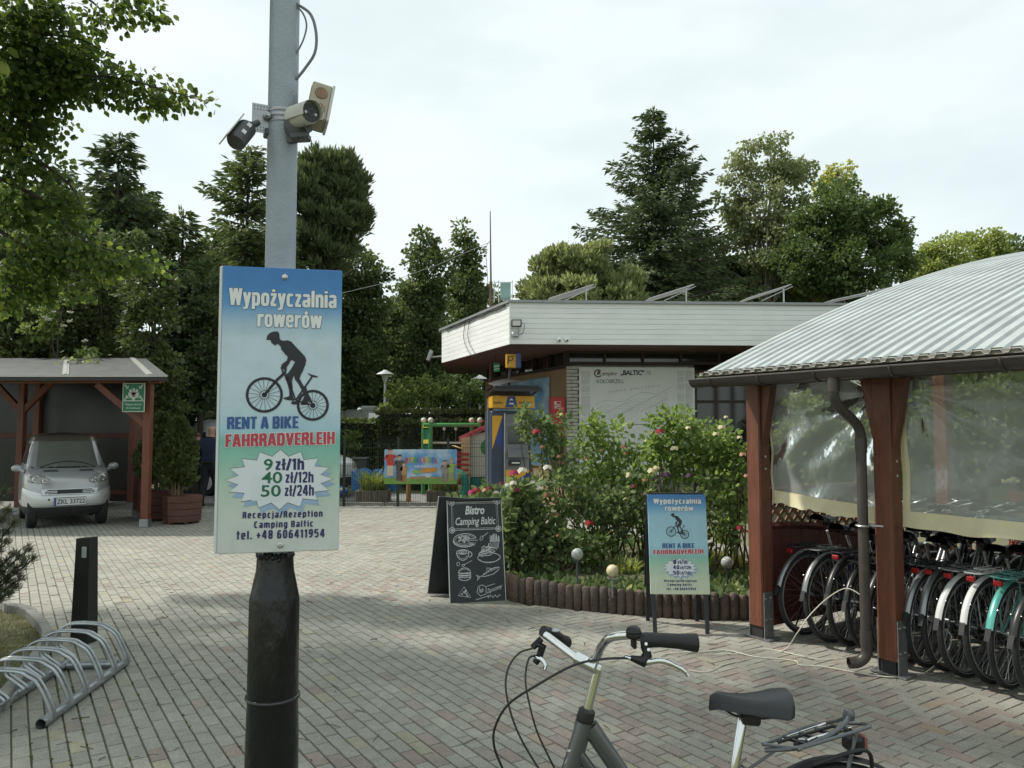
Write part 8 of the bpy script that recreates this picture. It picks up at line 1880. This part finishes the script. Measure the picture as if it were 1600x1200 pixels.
outb = [(np.array(c), np.array(r)) for c, r in (((-5.6, 5.6, 7.0), (3.3, 2.4, 2.0)), ((-6.8, 5.2, 5.6), (1.8, 1.8, 1.5)), ((-4.2, 4.6, 7.6), (2.4, 1.9, 1.5)), ((-7.6, 7.4, 6.6), (2.0, 1.6, 2.2)), ((-6.6, 3.4, 6.4), (2.4, 1.6, 1.8)), ((-3.3, 3.6, 8.2), (1.9, 1.5, 1.2)))]
C2, R2, O2 = clumps(outb, 30, .28, .5, .25)
def inview(c): return c[1] > .3 and abs(c[0]) < .70 * c[1] + .2 and c[2] < 1.7 + .575 * c[1] + .25
keep = np.array([not inview(c) for c in C2]); C2, R2, O2 = C2[keep], R2[keep], O2[keep]; idx = np.repeat(np.arange(len(C2)), 30); n_ = len(idx); d = nrm(rng.normal(0, 1, (n_, 3))); P_ = C2[idx] + d * rng.random((n_, 1)) ** .5 * R2[idx][:, None]; s_ = rng.uniform(.10, .16, n_)
leafmesh('upper_crown', P_ - B0, d + np.array([0, 0, -.5]), s_, s_ * .46, M_lin, th, 6, .25)
b = MB(); tp = spline([(0, 0, -.05), (.1, -.05, 2), (.3, -.2, 4), (.9, -.6, 6.4), (1.4, -1, 8)], 5); b.tube(tp, [.26 * (1 - .75 * i / (len(tp) - 1)) for i in range(len(tp))], 10); tk = b.build('trunk', m_bark, th, True)
b = MB(); O3 = Vector((.2, -.1, 3.4))
def limb(pts, r_): q = spline(pts, 6); b.tube(q, [r_ * (1 - .85 * i / (len(q) - 1)) for i in range(len(q))], 6)
for pts in (((-40, 260), (60, 310), (130, 375), (215, 402)), ((-60, 120), (40, 60), (120, 60), (180, 92)), ((-60, 180), (60, 130), (170, 120), (320, 158)), ((0, 200), (60, 250), (110, 290), (130, 330)), ((60, -10), (130, -5), (172, 30)), ((-50, 330), (30, 380), (100, 420), (150, 430)), ((-30, 140), (20, 180), (70, 200)), ((-50, 400), (0, 440), (40, 452))):
    limb([Vector(W(x_, y_, 8.6 - .1 * i)) - lt for i, (x_, y_) in enumerate(pts)], .028)
limb([O3, Vector(W(-40, 260, 8.6)) - lt], .06); limb([O3 + Vector((0, 0, .8)), Vector(W(-60, 150, 8.6)) - lt], .06)
for c in C2[::14]: limb([tp[int(rng.integers(9, 19))], Vector(c - B0)], .04)
b.build('limbs', m_bark, tk, True)

# ---- pine shrub at the left edge
pn_ = thing('pine_shrub', 'dark mountain pine branches reaching in at the left edge', 'shrub', (-4.35, 5.75, 0)); L0_ = pn_.location; Cs = []; Ds = []; b = MB()
tips = [(50, 875), (30, 905), (42, 860), (12, 800), (5, 770), (20, 820), (8, 850), (22, 920), (-10, 880), (10, 930), (-20, 780), (0, 890), (35, 880), (-15, 830), (-25, 920), (18, 868)] + [(float(rng.uniform(-190, -20)), float(rng.uniform(740, 930))) for _ in range(34)]
for (x_, y_) in tips:
    e_ = Vector(W(x_, y_, 5.6 + rng.uniform(-.25, .25) * (3 if x_ < -22 else 1))) - L0_; s0 = Vector((-.35, 0, .05)); pts = spline([s0, s0.lerp(e_, .55) - Vector((0, 0, .10)), e_], 8); b.tube(pts, [.014 * (1 - .7 * i / (len(pts) - 1)) for i in range(len(pts))], 5)
    for i, q in enumerate(pts[7:]):
        dirq = (pts[min(len(pts) - 1, i + 8)] - pts[i + 6]); dirq = dirq.normalized() if dirq.length > 1e-6 else Vector((0, 0, 1)); n_ = 110
        Cs.append(np.tile(np.array(q), (n_, 1)) + rng.normal(0, .014, (n_, 3))); Ds.append(np.array(dirq) * .8 + rng.normal(0, .6, (n_, 3)) + np.array([0, 0, .35]))
C = np.concatenate(Cs); leafmesh('needles', C, np.concatenate(Ds), rng.uniform(.035, .06, len(C)), .0024, gm('needles_mugo', (.028, .040, .020), (.075, .088, .042), .15), pn_); b.build('branches', m_bark, pn_)
# ---- rose bed
def petals(b_, c, r_, open_=1.0, n_=22):
    c = Vector(c)
    for k in range(n_):
        f = k / n_; a = k * 2.399; tl = (.15 + 1.15 * f) * open_; d = Vector((math.cos(a) * math.sin(tl), math.sin(a) * math.sin(tl), math.cos(tl))); s_ = d.cross(Vector((-math.sin(a), math.cos(a), 0))).normalized(); t_ = Vector((-math.sin(a), math.cos(a), 0)); w_ = r_ * (.25 + .45 * f); o_ = c + d * r_ * (.30 + .45 * f)
        b_.add([o_ - s_ * w_ * .7, o_ + t_ * w_ * .8 + d * r_ * .05, o_ + s_ * w_ * .9 + d * r_ * .15, o_ - t_ * w_ * .8 + d * r_ * .05], [(0, 1, 2, 3)])
PC = dict(red=(.30, .012, .02), dred=(.14, .012, .022), cream=(.66, .58, .36), white=(.66, .62, .52), mag=(.34, .015, .09), peach=(.55, .30, .18), brown=(.20, .09, .04), purple=(.07, .03, .06), pink=(.55, .28, .25))
PM = {k: mat('petal_' + k, v, .6, var=.25, scale=30) for k, v in PC.items()}
def rose(label, bl, Y, base, m, dens, nl, fl, cat='rose bush', ls=.066, canes=14, up=.15, group='rose bushes', dy=.8, shell=.2):
    th = thing('rose_bush', label, cat, base, group=group); B0 = np.array(base); C, Rr, O = clumps(blobs_px(bl, Y, dy), dens * 4.2, .05, .13, shell)
    idx = np.repeat(np.arange(len(C)), nl); n_ = len(idx); d = nrm(rng.normal(0, 1, (n_, 3))); P_ = C[idx] + d * rng.random((n_, 1)) ** .5 * Rr[idx][:, None]; D = d * .7 + O[idx] * .4 + np.array([0, 0, up - .2]) + rng.normal(0, .3, (n_, 3)); s_ = ls * rng.uniform(.6, 1.25, n_); leafmesh('leaves', P_ - B0, D, s_, s_ * .36, m, th, 6, .3)
    b = MB(); sel = rng.choice(len(C), min(canes, len(C)), replace=False)
    for i in sel: q = Vector(C[i] - B0); s0 = Vector((rng.normal(0, .10), rng.normal(0, .06), 0)); pts = spline([s0, s0.lerp(q, .5) + Vector((rng.normal(0, .06), 0, .1)), q], 5); b.tube(pts, [.012 * (1 - .7 * j / (len(pts) - 1)) for j in range(len(pts))], 5)
    b.build('canes', mat('rose_cane', (.085, .065, .03), .8, var=.4), th)
    for (x_, y_, col, rp) in fl:
        b = MB(); yy = Y - .45 if rp > 4 else Y - .3; q = W(x_, y_, yy) - Vector(base); petals(b, q, rp * 1.05 * yy / FPX, 1.0); b.build('flower', PM[col], th)
    return th
gb = lambda px_, Y, z=.2: (W(px_, 700, Y).x, Y, z)
rose('tall rose with a dark red bloom in front of the cash machine', [(838, 665, 34, 28), (858, 690, 30, 26), (830, 650, 24, 14), (868, 725, 30, 30), (880, 660, 14, 18)], 8.9, gb(880, 8.9), M_ros2, 150, 9, [(838, 677, 'red', 8), (880, 640, 'red', 4), (874, 715, 'brown', 5)])
rose('rose bush in the middle reaching up in front of the map board', [(925, 665, 26, 22), (950, 690, 36, 30), (915, 700, 26, 26), (965, 730, 40, 32), (930, 760, 50, 36)], 9.1, gb(935, 9.1), M_ros, 150, 9, [(983, 745, 'cream', 8), (1007, 752, 'peach', 6), (975, 700, 'brown', 6), (978, 710, 'brown', 5), (915, 718, 'brown', 5), (940, 705, 'brown', 4)])
rose('tall lush rose with cream blooms behind the rental stand', [(1030, 662, 22, 22), (1060, 670, 40, 30), (1100, 690, 46, 34), (1060, 720, 50, 36), (1030, 700, 30, 30), (1120, 725, 40, 30)], 8.5, gb(1070, 8.5), M_ros, 170, 9, [(1030, 677, 'red', 8), (1053, 703, 'cream', 7), (1018, 738, 'cream', 8), (1075, 670, 'cream', 5), (1040, 745, 'purple', 9), (1077, 745, 'purple', 7), (1025, 733, 'cream', 6)])
rose('rose with pale yellow blooms nearest the shelter post', [(1130, 690, 26, 26), (1150, 715, 24, 34), (1130, 750, 36, 34), (1150, 790, 24, 40)], 8.2, gb(1140, 8.2), M_ros, 160, 9, [(1127, 670, 'cream', 7), (1118, 680, 'cream', 6), (1134, 653, 'cream', 4), (1155, 685, 'cream', 5), (1160, 712, 'peach', 6), (1155, 827, 'red', 7), (1164, 832, 'red', 5), (1166, 745, 'pink', 5)])
rose('low dense rose thicket in the centre of the bed', [(900, 790, 50, 36), (960, 790, 60, 40), (1010, 780, 40, 40), (870, 770, 40, 36), (940, 830, 50, 22)], 8.5, gb(945, 8.5), M_ros2, 120, 8, [(920, 820, 'red', 8), (848, 700, 'brown', 5), (854, 775, 'brown', 6), (870, 806, 'brown', 5), (990, 762, 'dred', 6)], shell=.1)
rose('leafy rose between the middle rose and the tall lush one', [(1000, 740, 34, 40), (985, 790, 40, 40), (1020, 800, 36, 40), (1000, 700, 18, 22)], 8.9, gb(1005, 8.9), M_ros, 130, 8, [(1010, 690, 'cream', 4), (1003, 775, 'dred', 5)])
rose('low leafy rose at the front left of the bed', [(890, 850, 40, 26), (850, 868, 34, 22), (930, 862, 36, 24)], 8.0, gb(890, 8.0), M_ros2, 110, 8, [(872, 838, 'brown', 4)])
rose('thin rose canes behind the rental stand on its right side', [(1090, 790, 40, 50), (1120, 830, 30, 40), (1060, 830, 40, 40)], 8.0, gb(1095, 8.0), M_ros2, 90, 8, [])
rose('dark leaved peony with white and magenta flowers left in the bed', [(810, 800, 36, 36), (840, 830, 40, 34), (800, 845, 36, 30), (860, 850, 34, 26), (820, 770, 26, 22)], 8.2, gb(825, 8.1), M_ros2, 130, 9, [(803, 742, 'mag', 9), (816, 738, 'white', 9), (855, 733, 'white', 8), (802, 757, 'white', 7), (808, 768, 'dred', 7), (783, 757, 'dred', 5), (843, 765, 'white', 6), (793, 760, 'white', 6), (832, 755, 'white', 5)], 'peony', .11, 8, .3, None)
rose('peony with pink and red blooms behind the chalkboard', [(735, 785, 22, 8), (765, 778, 20, 14), (780, 790, 16, 14)], 9.9, gb(755, 9.9), M_ros2, 200, 8, [(738, 772, 'mag', 8), (745, 768, 'red', 7), (765, 765, 'dred', 6), (758, 768, 'peach', 6), (775, 772, 'white', 6)], 'peony', .09, 6, .3, None)
# strap-leaved plants and grasses in the bed
M_iris = gm('iris_leaves', (.09, .14, .035), (.20, .26, .07), .35); M_yel = gm('yellow_grass', (.16, .20, .05), (.32, .35, .12), .4, (.4, .36, .2))
for (x_, y_, n_, h0, h1, m, lab, wd) in ((915, 905, 130, .25, .55, M_iris, 'clump of upright iris leaves in the middle of the bed front', .012), (872, 905, 90, .2, .42, M_iris, 'iris clump behind the left globe light', .011), (840, 908, 80, .15, .36, M_iris, 'small iris clump at the left front of the bed', .010), (1142, 905, 150, .15, .36, M_yel, 'yellow green grass right of the rental stand', .006), (1135, 860, 90, .3, .62, M_iris, 'tall thin iris behind the right globe light', .010), (975, 915, 90, .1, .26, M_yel, 'pale hosta tuft at the bed edge beside the cream globe', .014), (805, 905, 90, .1, .3, M_ros2, 'dark leafy tuft behind the chalkboard', .012), (1000, 912, 160, .08, .2, M_thu, 'dark heather cushion left of the rental stand', .006), (1090, 905, 100, .12, .3, M_yel, 'pale grass hidden behind the rental stand', .006)):
    p = G(x_, y_ - 12, .17); q = Vector((p.x, max(p.y, 7.4), .16)); q.x = p.x * q.y / p.y
    th = thing('bed_plant', lab, 'plant', q, group='small plants in the rose bed'); tuft(th, 'blades', 0, 0, 0, .14, n_, h0, h1, m, .8, wd)
V = []; n_ = 900; th = tag(link('bed_ground_cover', npmesh('gc', np.zeros((4, 3)), [[0, 1, 2, 3]]), None), 'low leafy ground cover over the soil of the rose bed', 'ground cover', kind='stuff'); bpy.data.objects.remove(th, do_unlink=True)
C = []
while len(C) < 6500:
    xx, yy = rng.uniform(-.8, 2.5), rng.uniform(6.9, 11)
    if inpoly(xx, yy, FB): C.append((xx, yy, .14 + .05 * rng.random()))
C = np.array(C); s_ = rng.uniform(.05, .12, len(C)); o = leafmesh('bed_ground_cover', C, rng.normal(0, .6, (len(C), 3)) + np.array([0, 0, .7]), s_, s_ * .35, M_ros2, None, 6, .3); tag(o, 'low leafy ground cover over the soil of the rose bed', 'ground cover', kind='stuff')
# globe lights
def crackle():
    m = bpy.data.materials.new('crackle_glass'); m.use_nodes = True; t = m.node_tree; bs = t.nodes['Principled BSDF']; v = t.nodes.new('ShaderNodeTexVoronoi'); v.inputs['Scale'].default_value = 55; c = t.nodes.new('ShaderNodeTexCoord'); t.links.new(c.outputs['Object'], v.inputs['Vector']); r = t.nodes.new('ShaderNodeValToRGB'); r.color_ramp.elements[0].color = (.55, .56, .53, 1); r.color_ramp.elements[1].color = (.16, .17, .16, 1); t.links.new(v.outputs['Distance'], r.inputs['Fac']); t.links.new(r.outputs['Color'], bs.inputs['Base Color']); bs.inputs['Roughness'].default_value = .12
    bp = t.nodes.new('ShaderNodeBump'); bp.inputs['Strength'].default_value = .6; t.links.new(v.outputs['Distance'], bp.inputs['Height']); t.links.new(bp.outputs['Normal'], bs.inputs['Normal']); return m
m_crk = crackle(); m_gl = mat('cream_globe', (.62, .54, .33), .3, var=.08)
for (x_, y_, m, lab) in ((902, 866, m_crk, 'crackled glass globe light on a stake, left in the bed'), (957, 892, m_gl, 'cream globe light on a grey stake near the bed edge'), (1136, 879, m_crk, 'crackled glass globe light right of the rental stand')):
    Yq = 7.35 if x_ != 957 else 7.15; p = W(x_, y_, Yq); th = thing('globe_light', lab, 'garden light', (p.x, Yq, .15), group='solar globe lights')
    b = MB(); b.ball((0, 0, p.z - .15), .057, 20, 14); b.build('globe', m, th, True); b = MB(); b.tube([(0, 0, 0), (0, 0, p.z - .15 - .05)], .009, 8); b.lathe([(.03, p.z - .215), (.034, p.z - .2)], n=14); b.build('stake', m_camg if m is m_crk else m_galv, th, True)
